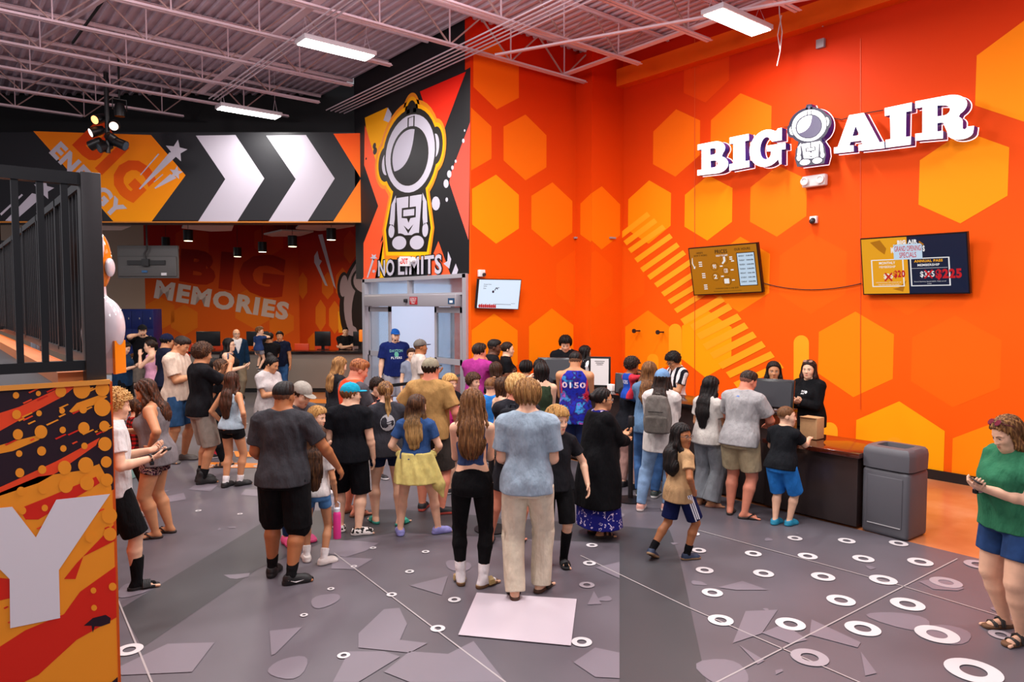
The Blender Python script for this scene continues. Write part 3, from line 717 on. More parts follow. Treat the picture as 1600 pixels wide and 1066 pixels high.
        if hem < .42: w2[0] = w2[1]*(1.0+(.45-hem)*1.1); d2[0] = d2[1]*(1+(.45-hem)*1.3)
        elif tk == 'crop': k_ = np.interp(hz, zs, np.arange(7)); w2[0] = np.interp(hz, zs, ws)+es; d2[0] = np.interp(hz, zs, ds)+es; z2 = np.concatenate([[hz], zs[zs > hz+.01]]); n_ = len(z2)-1; w2 = np.concatenate([[w2[0]], w2[-n_:]]); d2 = np.concatenate([[d2[0]], d2[-n_:]]); y2 = np.concatenate([[y2[2]], y2[-n_:]])
        else: w2[0] = w2[1]*1.02; d2[0] = d2[1]*1.03
        if tk in ('tank', 'crop', 'jersey'):
            w2[-3] = ws[-3]*.80+es*.5 if tk != 'jersey' else ws[-3]*1.03; w2[-2] = .052*H if tk != 'jersey' else .080*H; w2[-1] = .042*H if tk != 'jersey' else .062*H; d2[-2:] += (0 if tk != 'jersey' else .012*H); z2 = z2.copy(); z2[-1] = zs[-2]+.012*H
        else: z2 = z2.copy(); z2[-1] = zs[-1]-.012*H; w2[-1] = .052*H; d2[-1] = .046*H
        G.loft(pel, Rt, z2, w2, d2, y2, 2.25, 0, disp=ft, rnd=.008)
        if fem:
            for sg in (-1, 1): G.ell(T(sg*.042*H, .052*H+fat*.015*H, .62*tl), V3(.042, .036, .042)*H*(1+fat*.35)+es*.6, k=.03)
        for s, sg in side.items():
            if slv:
                am = (1+fat*.28 if sex != 'c' else .92+fat*.3)*(.92 if fem else 1); a_, e_, w_ = J['sh'+s], J['el'+s], J['wr'+s]; d1 = e_-a_; l1 = np.linalg.norm(d1); R1 = frame(d1)
                G.cone(T(sg*.03*H, -.012*H, tl*.97), a_, .027*H+es*.5+.003, .0285*H*am+es*.6+.004, .035)
                sl = min(slv, 1.0) if not (slv == .62 and es > .021) else .76; ra = .0315*H*am+es*.55+.003; rb = .027*H*am+es*(1.25 if slv < 1 else .7)
                G.loft(a_, R1, np.array([-.004, .4*sl*l1, sl*l1]), np.array([ra, ra*1.0, max(rb, ra*.93) if slv < 1 else rb]), np.array([ra, ra, max(rb, ra*.93) if slv < 1 else rb]), None, 2, .025, disp=ft, rnd=.006)
                if slv > 1:
                    d2_ = w_-e_; l2 = np.linalg.norm(d2_)*(slv-1 if slv < 2 else .97); R2 = frame(d2_); G.cone(e_, e_+.001, rb, rb, .01)
                    G.loft(e_, R2, np.array([0, l2*.5, l2]), np.array([rb, .026*H*am+es*.7, .0195*H+es*.7]), np.array([rb, .026*H*am+es*.7, .0195*H+es*.7]), None, 2, .015, disp=ft, rnd=.005)
            elif tk != 'jersey':
                for yy in (.05, -.05): G.cone(T(sg*.050*H, -.005*H, tl*1.02), T(sg*.054*H, yy*.8*H, tl*.90), .011*H, .012*H, .01); G.cone(T(sg*.054*H, yy*.8*H, tl*.90), T(sg*.052*H, yy*H, tl*.72), .012*H, .014*H, .02)
        nr = {'tank': .05, 'crop': .052, 'jersey': .042, 'vest': .040}.get(tk, .036)
        G.ell(T(0, .02*H if tk not in ('tank', 'crop') else .03*H, tl*1.085), V3(nr, nr*.95, .032 if tk not in ('tank', 'crop') else .045)*H, Rt, .006, 's')
        if tk in ('polo', 'jacket', 'vest'):
            G.cone(T(-.03*H, .0, tl*1.07), T(-.012*H, .045*H, tl*.99), .011*H, .009*H, .006); G.cone(T(.03*H, .0, tl*1.07), T(.012*H, .045*H, tl*.99), .011*H, .009*H, .006); G.cone(T(-.03*H, -.025*H, tl*1.085), T(.03*H, -.025*H, tl*1.085), .011*H, .011*H, .006)
    tname = {'tee': 't_shirt', 'polo': 'polo_shirt', 'vest': 'striped_shirt', 'tank': 'tank_top', 'crop': 'crop_top', 'jersey': 'jersey', 'long': 'sweater', 'jacket': 'jacket', 'cardigan': 'cardigan', 'dress': 'dress', 'cap': 'blouse'}[tk]
    tmats, tmf = [tm], None
    if len(top) > 4:             # contrasting sleeves / trim: (colour, mode)
        tmats.append(fabric(top[4])); mode = top[5] if len(top) > 5 else 'sleeve'
        def tmf(c):
            l = (c-pel) @ Rt
            if mode == 'sleeve': return (np.abs(l[:, 0]) > shw*.80).astype(int)
            if mode == 'trim': return ((np.abs(np.abs(l[:, 0])-np.interp(l[:, 2], z_tr, w_tr)) < .010*S) & (l[:, 2] > tl*.45)).astype(int)
            if mode == 'front': return ((l[:, 1] > 0) & (np.abs(l[:, 0]) < (l[:, 2]-tl*.35)*.35)).astype(int)
            if mode == 'stripe': return ((np.floor(l[:, 0]/(.030*H)+.5).astype(int) % 2) == 0).astype(int)
            return (l[:, 2] < tl*.5).astype(int)
        z_tr, w_tr = zs, ws*.93
    tr = garment(tname, tfun, tmats, mfn=tmf)
    out = dict(root=root, J=J, HF=HF, hc=hc, Rh=Rh, hh=hh, H=H, T=T, tl=tl, pel=pel, Rt=Rt, ws=ws, ds=ds, shirt=tr, bottom=pr, vox=vox, side=side, FT=FT, lo=lo, hi=hi, S=S, F=F)
    # ---- prints
    for p_ in prints:
        sd, on, items = p_; src = {'top': tr, 'bot': pr}[on]
        if src is None: continue
        tree2 = bvh(*src[1]); R = Rt @ (np.eye(3) if sd == 'front' else rotz(math.pi)) if sd in ('front', 'back') else Rt @ rotz(-math.pi/2 if sd == 'right' else math.pi/2)
        its = []
        for it in items:
            if it[0] == 'text': _, t_, x0, x1, z0_, z1_, c_ = it[:7]; v, f = gridtext(t_, x0*S, x1*S, z0_*tl, z1_*tl, .015, mirror=False); v = [(-x if False else x, z) for x, z in v]; its.append((v, f, paint(c_)))
            elif it[0] == 'poly': v = [(x*S, z*tl) for x, z in it[1]]; its.append((v, [list(range(len(v)))], paint(it[2])))
            elif it[0] == 'disc': v, f = disc(it[1]*S, it[2]*tl, it[3]*S, it[4]*S, 14); its.append((v, f, paint(it[5])))
        db = decal(tree2, R, pel, its, .003)
        if db.v:
            q = db.build('print', src[0])
    # ---- shoes and socks
    if sock:
        hi_s = sock[1] if len(sock) > 1 else .25; sb = fabric(sock[0])
        for s in ('L', 'R'):
            an, Rf = FT[s]; G = Field(an-.17*S-.02, an+V3(.17, .26, .17)*S+V3(0, 0, hi_s*.23*H), vox*.9); k_ = J['kn'+s]; d2 = k_-an
            q = lambda x, y, z: an + Rf @ (V3(x, y, z)*S)
            G.cone(an, an+d2*hi_s, .0245*H, (.0245 if hi_s < .4 else .034)*H, 0); G.cone(an+d2*hi_s*.5, an+d2*hi_s, .027*H, .029*H, .01)
            G.cut(an+d2*hi_s*.96, d2)
            G.cone(q(0, 0, -.01), q(0, -.032, -.05), .040*S, .034*S, .012); G.cone(q(0, -.01, -.035), q(0, .12, -.055), .040*S, .028*S, .015)
            r_ = G.mesh(1)
            if r_: mesh_obj('sock', r_[0], r_[1], [sb], root)
    sh = shoe[0]
    if hide_low: sh = None
    for s, sg in side.items():
        if not sh: break
        an, Rf = FT[s]; sx = sg; G = Field(an-V3(.14, .24, .10)*S-.02, an+V3(.14, .24, .09)*S+.02, vox*.75)
        q = lambda x, y, z: an + Rf @ (V3(x, y, z)*S); base = -.076
        def sole(h, w=1., z0_=base, ext=0.):
            G.loft(q(0, -.022, z0_), Rf, np.array([0, h])*S, np.array([.037, .037])*S*w, np.array([.050, .050])*S*w, None, 2.2, 0, rnd=.004)
            G.loft(q(0, .035, z0_), Rf, np.array([0, h])*S, np.array([.034, .034])*S*w, np.array([.09, .09])*S, None, 2.5, .02, rnd=.004)
            G.loft(q(-sx*.004, .108+ext, z0_), Rf, np.array([0, h*.9])*S, np.array([.047, .047])*S*w, np.array([.068, .066])*S, None, 2.3, .02, rnd=.004)
        mats_ = [mat('shoe_'+shoe[1], shoe[1], rough=.6, noise=.05)]; mats_.append(mat('sole_'+(shoe[2] if len(shoe) > 2 else shoe[1]), shoe[2] if len(shoe) > 2 else shoe[1], rough=.7))
        if sh == 'cow':
            mats_[0] = node_mat('cow_clog', lambda nt, tc, b: ramp(nt, noise_node(nt, tc, 32, 1), [(0, 'e8e2dc'), (.5, '15120f')], 'CONSTANT'), .5)
        if sh == 'hightop': G.cone(q(0, -.01, .0), q(0, -.005, .05), .042*S, .045*S, .01)
        if sh in ('sneaker', 'hightop', 'clog', 'cow'):
            fatk = 1.12 if sh in ('clog', 'cow') else 1.
            sole(.026, 1.08*fatk, ext=.012); G.cone(q(0, -.028, -.035), q(0, -.02, -.012), .043*S*fatk, .040*S, .01); G.cone(q(0, -.01, -.035), q(0, .10, -.045), .046*S*fatk, .037*S*fatk, .02); G.cone(q(-.012, .12, -.050), q(.012, .12, -.050), .033*S*fatk, .033*S*fatk, .02); G.cone(q(-.010, .142, -.056), q(.010, .142, -.056), .026*S*fatk, .026*S*fatk, .02)
            if sh != 'hightop': G.cut(q(0, 0, .012), Rf @ V3(0, -.25, 1))
            G.cut(q(0, 0, base), Rf @ V3(0, 0, -1))
            if sh in ('clog', 'cow'): G.cone(q(0, -.035, .02), q(0, -.02, -.02), .03*S, .03*S, 0, 's')
        elif sh in ('flip', 'slide', 'sandal'):
            sole(.016 if sh == 'flip' else .024, 1.02)
        r_ = G.mesh(1)
        if r_ is None: continue
        cen = (r_[0][r_[1]].mean(1)-an) @ Rf; mi = (cen[:, 2] < (base+.026)*S).astype(int)
        nm = {'sneaker': 'sneaker', 'hightop': 'sneaker', 'clog': 'clog', 'cow': 'clog', 'flip': 'flip_flop', 'slide': 'slide_sandal', 'sandal': 'sandal'}[sh]
        so = mesh_obj(nm, r_[0], r_[1], mats_, root, mi)
        if sh in ('flip', 'slide', 'sandal'):
            tb = MB(); sm = mats_[0]
            def arch(y, zt, w=.046, r=.009, z1=-.062): return [q(-w, y, z1), q(-w*.8, y, z1+(zt-z1)*.65), q(0, y+.004, zt), q(w*.8, y, z1+(zt-z1)*.65), q(w, y, z1)]
            if sh == 'flip':
                for e in (-1, 1): tb.tube([q(-sx*.012, .13, -.058), q(e*.02, .09, -.018+.0), q(e*.042, .045, -.045), q(e*.042, .02, -.062)], .0062*S+.001, sm, 6)
            elif sh == 'slide':
                for y in (.045, .060, .075, .090): tb.tube(arch(y, -.012-.1*(y-.04)), .013*S, sm, 6)
            else:
                for y, z in ((.035, .002), (.095, -.028)):
                    for dy in (-.008, .008): tb.tube(arch(y+dy, z), .009*S, sm, 6)
            tb.build('strap', so)
        if len(shoe) > 3 and sh == 'sneaker': # side swoosh stroke
            tb = MB(); side_x = .0475*sg
            tb.poly([q(side_x*1.06, .10, -.045), q(side_x*1.08, .03, -.058), q(side_x*1.0, -.035, -.030), q(side_x*1.06, .02, -.047)], paint(shoe[3])); tb.build('shoe_mark', so)
    for pp in props: add_prop(out, pp)
    PEOPLE.append(out); return out
def hand_frame(o, s):
    w, d, t, n, hs = o['HF'][s]; return w, d, t, n, hs
def to_world(o, p): 
    r = o['root']; c, s_ = math.cos(r.rotation_euler[2]), math.sin(r.rotation_euler[2]); return V3(p[0]*c-p[1]*s_+r.location[0], p[0]*s_+p[1]*c+r.location[1], p[2]+r.location[2])
def rot_world(o, v): 
    r = o['root']; c, s_ = math.cos(r.rotation_euler[2]), math.sin(r.rotation_euler[2]); return V3(v[0]*c-v[1]*s_, v[0]*s_+v[1]*c, v[2])
def add_prop(o, pp):
    kind, s = pp[0], pp[1]; w, d, t, n, hs = o['HF'][s]
    if kind == 'phone':
        c = w+(d*.095+n*.034+t*.01)*hs; up = d*.75+t*.2; up /= np.linalg.norm(up); nn = n-up*np.dot(n, up); nn /= np.linalg.norm(nn); sx = np.cross(up, nn)
        R = Matrix([list(rot_world(o, sx)), list(rot_world(o, nn)), list(rot_world(o, up))]).transposed()
        mb = MB(); mb.box((0, 0, 0), (.072, .009, .148), mat('phone_case_'+pp[2], pp[2], rough=.4), None, .003)
        ob = mb.build('smartphone'); sc = MB(); sc.box((0, .005, 0), (.064, .0012, .138), mat('phone_glass', '10141c' if len(pp) < 5 else pp[4], rough=.08, emit=.0 if len(pp) < 5 else .8)); sc.build('screen', ob)
        cm = MB(); cm.box((-.020, -.0055, .052), (.026, .003, .026), mat('camera_glass', '0a0a0c', rough=.1), None, .001); cm.build('camera_lens', ob)
        ob.matrix_world = Matrix.Translation(Vector(to_world(o, c))) @ R.to_4x4(); tag(ob, pp[3], 'phone', pp[5] if len(pp) > 5 else None)
    if kind == 'watch':
        m = mat('band_'+pp[2], pp[2], rough=.5); mb = MB(); c = w-d*.012; r = .0205*o['H']*(1.12); mb.tube([c+(t*math.cos(a)*1.+n*math.sin(a)*.9)*r for a in np.linspace(0, 6.0, 15)], .0065, m, 6)
        mb.box(c-n*r, (.034, .034, .034), mat('watch_case', '16161a', rough=.2), None, .008); ob = mb.build('watch', o['root'])
# ================================================================ the building
XW, YW, XD, FB, FK = 10.35, 9.7, 7.06, 15.0, 23.4       # right wall, hexagon wall, door wall, banner plane, far wall
ZC, ZCH = 7.05, 6.42                                     # roof deck, joist bottom chord
def FP(L, F, z=0.): return tuple(FW*F+RT*L+np.array([0, 0, z]))
def px2L(px, F): return (px-800)/FPX*F
# area lights without fixtures, added out of view to light the room
LIGHTS = [(5.2, 7.6), (1.5, 9.6), (8.6, 5.4)]
for (x, y) in [(5.2, 6.9), (2.2, 9.6), (-1.5, 12.5), (5.6, 3.0), (2.0, 4.4), (8.2, .6), (-2.5, 7.5)]:
    area((x, y, 6.15), 1.2, .5, 150 if x < 7 else 110, (1, .965, .94))
for (x, y, z, e_) in [(8.82, 5.82, 6.22, 95), (4.98, 10.35, 6.22, 120), (5.0, 14.27, 6.07, 60)]:      # the three panels in view
    area((x, y, z), 1.1, .28, e_, (1, .965, .94))
for (x, y, z) in [(4.5, 7.0, 6.0), (0.5, 9.5, 6.0), (-1.0, 7.5, 5.6), (5.2, 1.5, 6.0), (-4.0, 12.0, 6.0), (3.0, 3.0, 6.0), (-1.2, -1.0, 4.6), (2.5, -1.5, 5.5)]:  # point lights without fixtures, added to brighten the ceiling and the side panel
    pl_ = bpy.data.lights.new('added_fill', 'POINT'); pl_.energy = 55 if x == -1.0 else (210 if y == -1.0 else 125); pl_.shadow_soft_size = .35; pl_.color = (1, .93, .97); po_ = bpy.data.objects.new('added_fill', pl_); COL.objects.link(po_); po_.location = (x, y, z)
# ---- floor: grey vinyl with printed shapes, concrete beyond the counter
P0 = Pl('z', 0.); fl = MB()
vin = node_mat('vinyl_grey', lambda nt, tc, b: ramp(nt, noise_node(nt, tc, .9, 3), [(.3, '59555b'), (.7, '666168')]), .42, .45)
vin.node_tree.nodes['Principled BSDF'].inputs['Roughness'].default_value = .38
def conc_(nt, tc, b):
    f = noise_node(nt, tc, 1.6, 6); return ramp(nt, f, [(.25, 'b0683c'), (.5, 'c07a4c'), (.8, 'cc946c')])
conc = node_mat('stained_concrete', conc_, .22, .6)
XF = 7.42
fl.add([(-14, -3, 0), (XF, -3, 0), (XF, 24, 0), (-14, 24, 0), (-14, -3, -.2), (XF, -3, -.2), (XF, 24, -.2), (-14, 24, -.2)], [[0, 1, 2, 3], [7, 6, 5, 4], [0, 4, 5, 1], [1, 5, 6, 2], [2, 6, 7, 3], [3, 7, 4, 0]], vin)
fl.add([(XF, -3, 0), (14, -3, 0), (14, 24, 0), (XF, 24, 0), (XF, -3, -.2), (14, -3, -.2), (14, 24, -.2), (XF, 24, -.2)], [[0, 1, 2, 3], [7, 6, 5, 4], [0, 4, 5, 1], [1, 5, 6, 2], [2, 6, 7, 3], [3, 7, 4, 0]], conc)
patch, band, ringm, ringf, linem, orm = [mat(n, c, rough=.4, spec=.45) for n, c in (('floor_patch', '7a737c'), ('floor_band', '444447'), ('floor_ring', 'd2cfd0'), ('floor_ring_faint', 'a39ca2'), ('floor_line', 'aaa4a4'), ('floor_orange', 'e8872c'))]
def fpoly(pts, m, L): fl.poly([P0(x, y, L) for x, y in pts], m)
def ring(px, py, hw, m, L=4, hole=.47):
    c = P0(px, py, L); e = P0(px+hw, py, L); R = np.linalg.norm(e-c); n = 32; a = [2*math.pi*i/n for i in range(n)]
    vs = [c+V3(R*math.cos(t), R*math.sin(t), 0) for t in a]+[c+V3(R*hole*math.cos(t), R*hole*math.sin(t), 0) for t in a]
    fl.add(vs, [[i, (i+1) % n, n+(i+1) % n, n+i] for i in range(n)], m)
for pts in ([(189, 951), (418, 812), (480, 798), (620, 796), (620, 832), (500, 850), (405, 888), (223, 1012)], [(620, 796), (1046, 828), (1062, 872), (968, 849), (620, 832)], [(968, 849), (1062, 872), (1128, 1180), (968, 1180)]):
    fpoly(pts, band, 1)
rr_ = np.random.RandomState(4)
def blob(cx, cy, r, n, L, m):
    a0 = rr_.rand()*6.3; pts = []
    for i in range(n): a = a0+2*math.pi*(i+.7*rr_.rand())/n; q = r*(.45+.75*rr_.rand()); pts.append((cx+q*math.cos(a), cy+q*math.sin(a), .0016*L))
    if rr_.rand() < .6:
        for _ in range(2): pts = [tuple(np.array(pts[j])*(1-t)+np.array(pts[(j+1) % len(pts)])*t) for j in range(len(pts)) for t in (.25, .75)]
    fl.poly(pts, m)
for i in range(230):      # printed camouflage-like shapes all over the vinyl
    x, y = rr_.uniform(-6, XF-.35), rr_.uniform(1.5, 19)
    blob(x, y, rr_.choice([.05, .08, .12, .2, .3]), rr_.choice([3, 4, 5, 6]), 1.7+(i % 60)*.02, patch)
for pts in ([(560, 990), (600, 952), (624, 950), (636, 975), (625, 1000), (668, 1005), (640, 1020), (560, 1012)], [(421, 986), (472, 980), (430, 1022), (424, 1024)],
            [(180, 1045), (262, 1006), (335, 1004), (300, 1050), (190, 1055)], [(520, 1066), (545, 1018), (600, 1018), (625, 1026), (560, 1066)], [(600, 1050), (640, 1018), (700, 1022), (740, 1002), (790, 1066), (640, 1066)],
            [(1145, 1005), (1165, 955), (1215, 953), (1190, 990)], [(1190, 989), (1225, 975), (1262, 1000), (1235, 1006)], [(1268, 968), (1345, 1004), (1340, 1012), (1265, 992)], [(1122, 918), (1160, 908), (1200, 922), (1150, 922)], [(1155, 1008), (1195, 1032), (1184, 1038)],
            [(1345, 1018), (1370, 1052), (1352, 1056)], [(930, 887), (968, 878), (968, 904)], [(918, 945), (928, 924), (940, 944)], [(896, 1035), (930, 1012), (968, 1020), (968, 1060), (930, 1058)], [(640, 915), (700, 900), (690, 930)]):
    fpoly(pts, patch, 3)
RINGS = [(921, 880, 10), (909, 1003, 16), (1084, 834, 9), (1092, 860, 11), (1101, 891, 13.5), (1113, 926, 16), (1126, 969, 19.5), (1177, 865, 12.6), (1193, 896, 15.5), (1242, 841, 11), (1262, 869, 14.5), (1286, 901, 17.5), (1314, 938, 21), (1235, 975, 22.5), (1348, 982, 26), (1323, 845, 12.6), (1349, 873, 15.7), (1380, 906, 20), (1418, 944, 24.5), (1464, 991, 31), (1404, 849, 13.5), (1438, 878, 18), (1521, 1048, 40), (310, 798, 4.5), (375, 803, 4), (553, 885, 5), (517, 920, 5.5), (475, 961, 6), (537, 1024, 10), (612, 929, 8), (684, 982, 11.7), (640, 893, 7), (710, 937, 10), (665, 862, 6), (583, 856, 5), (410, 784, 4), (202, 1015, 20), (763, 841, 5), (925, 852, 9), (1140, 1080, 26)]
for r in RINGS: ring(*r, ringm)
for r in [(917, 914, 12), (1265, 1027, 28), (1478, 910, 22.5), (1529, 882, 20), (1564, 992, 17)]: ring(*r, ringf)
for k in range(9):
    for j in range(5): ring(300+k*38+j*7, 640+j*22, 3.5+j*1.1, ringm)
def fline(a, b, w=.012):
    A, B = P0(*a, 3.5), P0(*b, 3.5); d = (B-A)/np.linalg.norm(B-A); n = V3(-d[1], d[0], 0)*w/2; fl.poly([A-n, B-n, B+n, A+n], linem)
for a, b in [((522, 864), (790, 1066)), ((907, 868), (1073, 948)), ((1073, 948), (1352, 1070)), ((1078, 825), (1411, 916)), ((1411, 916), (1620, 980)), ((1116, 1068), (1496, 873)), ((180, 927), (238, 1068))]: fline(a, b)
for (x, y, w, h) in ((385, 705, 40, 9), (360, 722, 90, 9)): fpoly([(x-w/2, y), (x+w/2, y+2), (x+w/2+6, y+h), (x-w/2+4, y+h)], orm, 3)
fpoly([(465, 622), (650, 630), (650, 636), (470, 629)], orm, 3)
flo = fl.build('floor'); tag(flo, kind='structure')
# ---- walls
WALLC = dict(top='e03a08', mid='f25a10')
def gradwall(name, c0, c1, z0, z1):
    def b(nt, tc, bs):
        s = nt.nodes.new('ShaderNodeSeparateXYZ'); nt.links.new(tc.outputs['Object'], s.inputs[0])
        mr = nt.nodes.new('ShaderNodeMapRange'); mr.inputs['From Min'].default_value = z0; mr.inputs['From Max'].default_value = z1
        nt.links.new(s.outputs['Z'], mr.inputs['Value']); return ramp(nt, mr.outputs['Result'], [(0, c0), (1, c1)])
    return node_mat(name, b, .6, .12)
HX1 = gradwall('mural_orange_field', 'f05e06', 'c81c00', 2.2, 6.9)  # printed gradient; its red top also carries the weaker light up there
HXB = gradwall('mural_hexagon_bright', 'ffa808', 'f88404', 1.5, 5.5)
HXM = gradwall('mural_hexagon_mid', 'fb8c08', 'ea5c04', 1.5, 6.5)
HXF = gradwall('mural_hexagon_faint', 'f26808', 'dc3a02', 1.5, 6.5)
YEL = paint('ffa80c')
def wall_box(mb, p, q, m, t=.2, n=None):
    """vertical slab from p to q (x,y,z0,z1 style)"""
    (x0, y0, z0), (x1, y1, z1) = p, q; d = V3(x1-x0, y1-y0, 0); d /= np.linalg.norm(d); nn = np.array(n, float)*t
    a, b = V3(x0, y0, z0), V3(x1, y1, z0); A, B = V3(x0, y0, z1), V3(x1, y1, z1)
    mb.add([a, b, B, A, a+nn, b+nn, B+nn, A+nn], [[0, 1, 2, 3], [7, 6, 5, 4], [0, 4, 5, 1], [1, 5, 6, 2], [2, 6, 7, 3], [3, 7, 4, 0]], m)
def hexa(mb, ax, v, px, y0, y1, m, L, ur=None, zr=(0, 7.0)):
    f = Pl(ax, v); c0, c1 = f(px, y0), f(px, y1); R = (c0[2]-c1[2])/2; zc = (c0[2]+c1[2])/2; k = 1 if ax == 'x' else 0; u = (c0[k]+c1[k])/2
    pts = [(u+R*math.sin(math.pi/3*i), zc+R*math.cos(math.pi/3*i)) for i in range(6)]
    pts = clip_rect(pts, ur[0], ur[1], zr[0], zr[1]) if ur else clip_rect(pts, -99, 99, *zr)
    if len(pts) > 2: mb.poly([(v-.0016*L, a, b) if ax == 'x' else (a, v-.0016*L, b) for a, b in pts], m)
def wpoly(mb, f, pts, m, L=1): mb.poly([f(x, y, L) for x, y in pts], m)
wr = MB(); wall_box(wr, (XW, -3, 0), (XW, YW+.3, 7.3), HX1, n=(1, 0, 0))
for h in [(1103, 62, 160, HXF), (1056, 171, 276, HXM), (1156, 146, 271, HXM), (1604, 28, 190, HXB), (1503, 205, 349, HXB), (1106, 274, 376, HXB), (1215, 259, 370, HXM), (1014, 282, 381, HXB), (973, 384, 485, HXF), (1335, 487, 621, HXM), (1491, 493, 637, HXF), (1403, 627, 777, HXB), (1565, 655, 815, HXM), (1268, 365, 491, HXF), (1103, 484, 590, HXB), (1156, 370, 488, HXM), (1012, 485, 592, HXM), (1420, 365, 493, HXF)]:
    hexa(wr, 'x', XW, *h, 1 if h[3] is not HXB else 2, ur=(-2.5, YW-.42), zr=(.12, 7))
PW = Pl('x', XW)
for (cx, y0, hw, y1) in ((1252, 524, 12, 720), (1397, 683, 15, 760), (1055, 506, 10, 640), (1020, 553, 9, 650), (1296, 660, 13, 720)):
    wpoly(wr, PW, [(cx+hw*math.cos(math.radians(a)), y0+hw-hw*math.sin(math.radians(a))) for a in range(0, 181, 20)]+[(cx-hw, y1), (cx+hw, y1)], YEL, 3)
# the diagonal comb of bars, drawn straight on the wall
def bars(mb, f, p0, step, vec, wv, n, m, L):
    for i in range(n):
        x, y = p0[0]+step[0]*i, p0[1]+step[1]*i; k = (i*37 % 5)/5*.25+.85
        wpoly(mb, f, [(x, y), (x+vec[0]*k, y+vec[1]*k), (x+vec[0]*k+wv[0], y+vec[1]*k+wv[1]), (x+wv[0], y+wv[1])], m, L)
BARS = [((965, 367), (1011, 331)), ((974, 377), (1022, 341)), ((981, 389), (1035, 351)), ((991, 404), (1046, 365)), ((1000, 419), (1057, 379)), ((1011, 431), (1067, 391)), ((1022, 443), (1078, 405)), ((1033, 457), (1083, 424)), ((1043, 469), (1095, 438)), ((1053, 483), (1102, 452)), ((1063, 499), (1126, 462)), ((1078, 508), (1138, 474)), ((1088, 522), (1152, 490)), ((1098, 538), (1163, 504)), ((1109, 552), (1176, 518)), ((1122, 568), (1190, 533)), ((1134, 582), (1204, 549)), ((1146, 598), (1218, 566))]
for (a, b) in BARS:
    w = (5.2, 6.6) if a[0] < 1060 else (6.6, 9); wpoly(wr, PW, [a, b, (b[0]+w[0], b[1]+w[1]), (a[0]+w[0], a[1]+w[1])], YEL, 4)
# seam lines of the printed panels
seam = paint('d8480c')
for px in (1344, 1085): wpoly(wr, PW, [(px, 60), (px+1, 60), (px+1, 640), (px, 640)], seam, 5)
hz_ = onX(1022, 124, XW)[2]; hz2 = onX(1285, 41, XW)[2]
wr.box((XW-.10, 3.3, hz_+.16), (.2, 12.4, .32), gradwall('ledge_orange', 'e85a0c', 'e85a0c', 0, 1))
wro = wr.build('wall_right'); tag(wro, kind='structure')
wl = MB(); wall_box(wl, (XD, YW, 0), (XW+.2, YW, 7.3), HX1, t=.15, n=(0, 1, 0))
for h in [(776, 65, 171, HXM), (733, 165, 268, HXM), (821, 179, 282, HXM), (775, 273, 381, HXB), (863, 285, 386, HXM), (898, 391, 482, HXF), (772, 490, 600, HXM), (862, 482, 590, HXM)]:
    hexa(wl, 'y', YW, *h, 1, ur=(XD+.01, XW), zr=(0.1, 7))
wlo = wl.build('wall_hexagons'); tag(wlo, kind='structure')
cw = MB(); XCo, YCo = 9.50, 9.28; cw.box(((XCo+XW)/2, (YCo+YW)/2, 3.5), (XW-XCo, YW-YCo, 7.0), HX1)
hexa(cw, 'y', YCo, 940, 291, 390, HXM, 1, ur=(XCo, XW)); hexa(cw, 'y', YCo, 930, 391, 482, HXF, 1, ur=(XCo, XW))
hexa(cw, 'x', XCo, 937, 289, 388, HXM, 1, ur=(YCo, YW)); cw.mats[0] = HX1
cwo = cw.build('wall_column'); tag(cwo, kind='structure')
# door wall with mural above the storefront
yfar = onX(556, 400, XD)[1]; ytop = 2.88
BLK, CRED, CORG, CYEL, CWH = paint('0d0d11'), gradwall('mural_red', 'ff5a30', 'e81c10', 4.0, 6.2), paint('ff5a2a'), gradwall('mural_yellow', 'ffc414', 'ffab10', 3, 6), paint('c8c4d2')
wd = MB(); wall_box(wd, (XD, YW+.152, ytop), (XD, yfar, 7.3), BLK, n=(1, 0, 0)); D = Pl('x', XD)
def dpoly(pts, m, L): wpoly(wd, D, pts, m, L)
dpoly([(735, 105), (735, 112), (733, 428), (568, 437), (570, 182), (700, 125)], BLK, 1)
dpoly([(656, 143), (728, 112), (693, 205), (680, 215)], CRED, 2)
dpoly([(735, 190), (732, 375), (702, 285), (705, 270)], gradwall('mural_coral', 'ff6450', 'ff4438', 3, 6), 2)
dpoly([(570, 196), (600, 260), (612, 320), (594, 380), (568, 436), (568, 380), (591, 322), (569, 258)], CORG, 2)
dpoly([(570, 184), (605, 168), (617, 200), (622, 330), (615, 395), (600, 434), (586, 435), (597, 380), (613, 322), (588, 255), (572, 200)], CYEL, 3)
dpoly([(566, 437), (594, 380), (600, 372), (592, 436)], CORG, 3)
dpoly([(685, 377), (704, 430), (668, 432), (672, 410)], CORG, 2)
for pts in ([(599, 188), (606, 168), (612, 178), (609, 192)], [(607, 203), (612, 182), (617, 195), (613, 206)], [(700, 393), (705, 405), (702, 420), (693, 412), (699, 408)], [(712, 412), (716, 422), (713, 430), (706, 428)]): dpoly(pts, CWH, 4)
for (x, y, r) in ((697, 287, 4), (702, 272, 3.5), (681, 318, 6.5), (698, 312, 2), (707, 262, 2), (712, 252, 1.5), (724, 220, 2), (726, 204, 1.2)): dpoly(ell(x, y, r, r*1.7, 0, 12), CWH, 4)
for (x, y, r) in ((585, 228, 2.5), (586, 236, 3), (594, 263, 5), (597, 236, 1.3), (572, 248, 1)): dpoly(ell(x, y, r, r*2.0, 10, 10), BLK, 4)
def star(cx, cy, r, rot=0): return [(cx+(r if i % 2 == 0 else r*.45)*math.cos(math.radians(rot+36*i)), cy+(r if i % 2 == 0 else r*.45)*math.sin(math.radians(rot+36*i))) for i in range(10)]
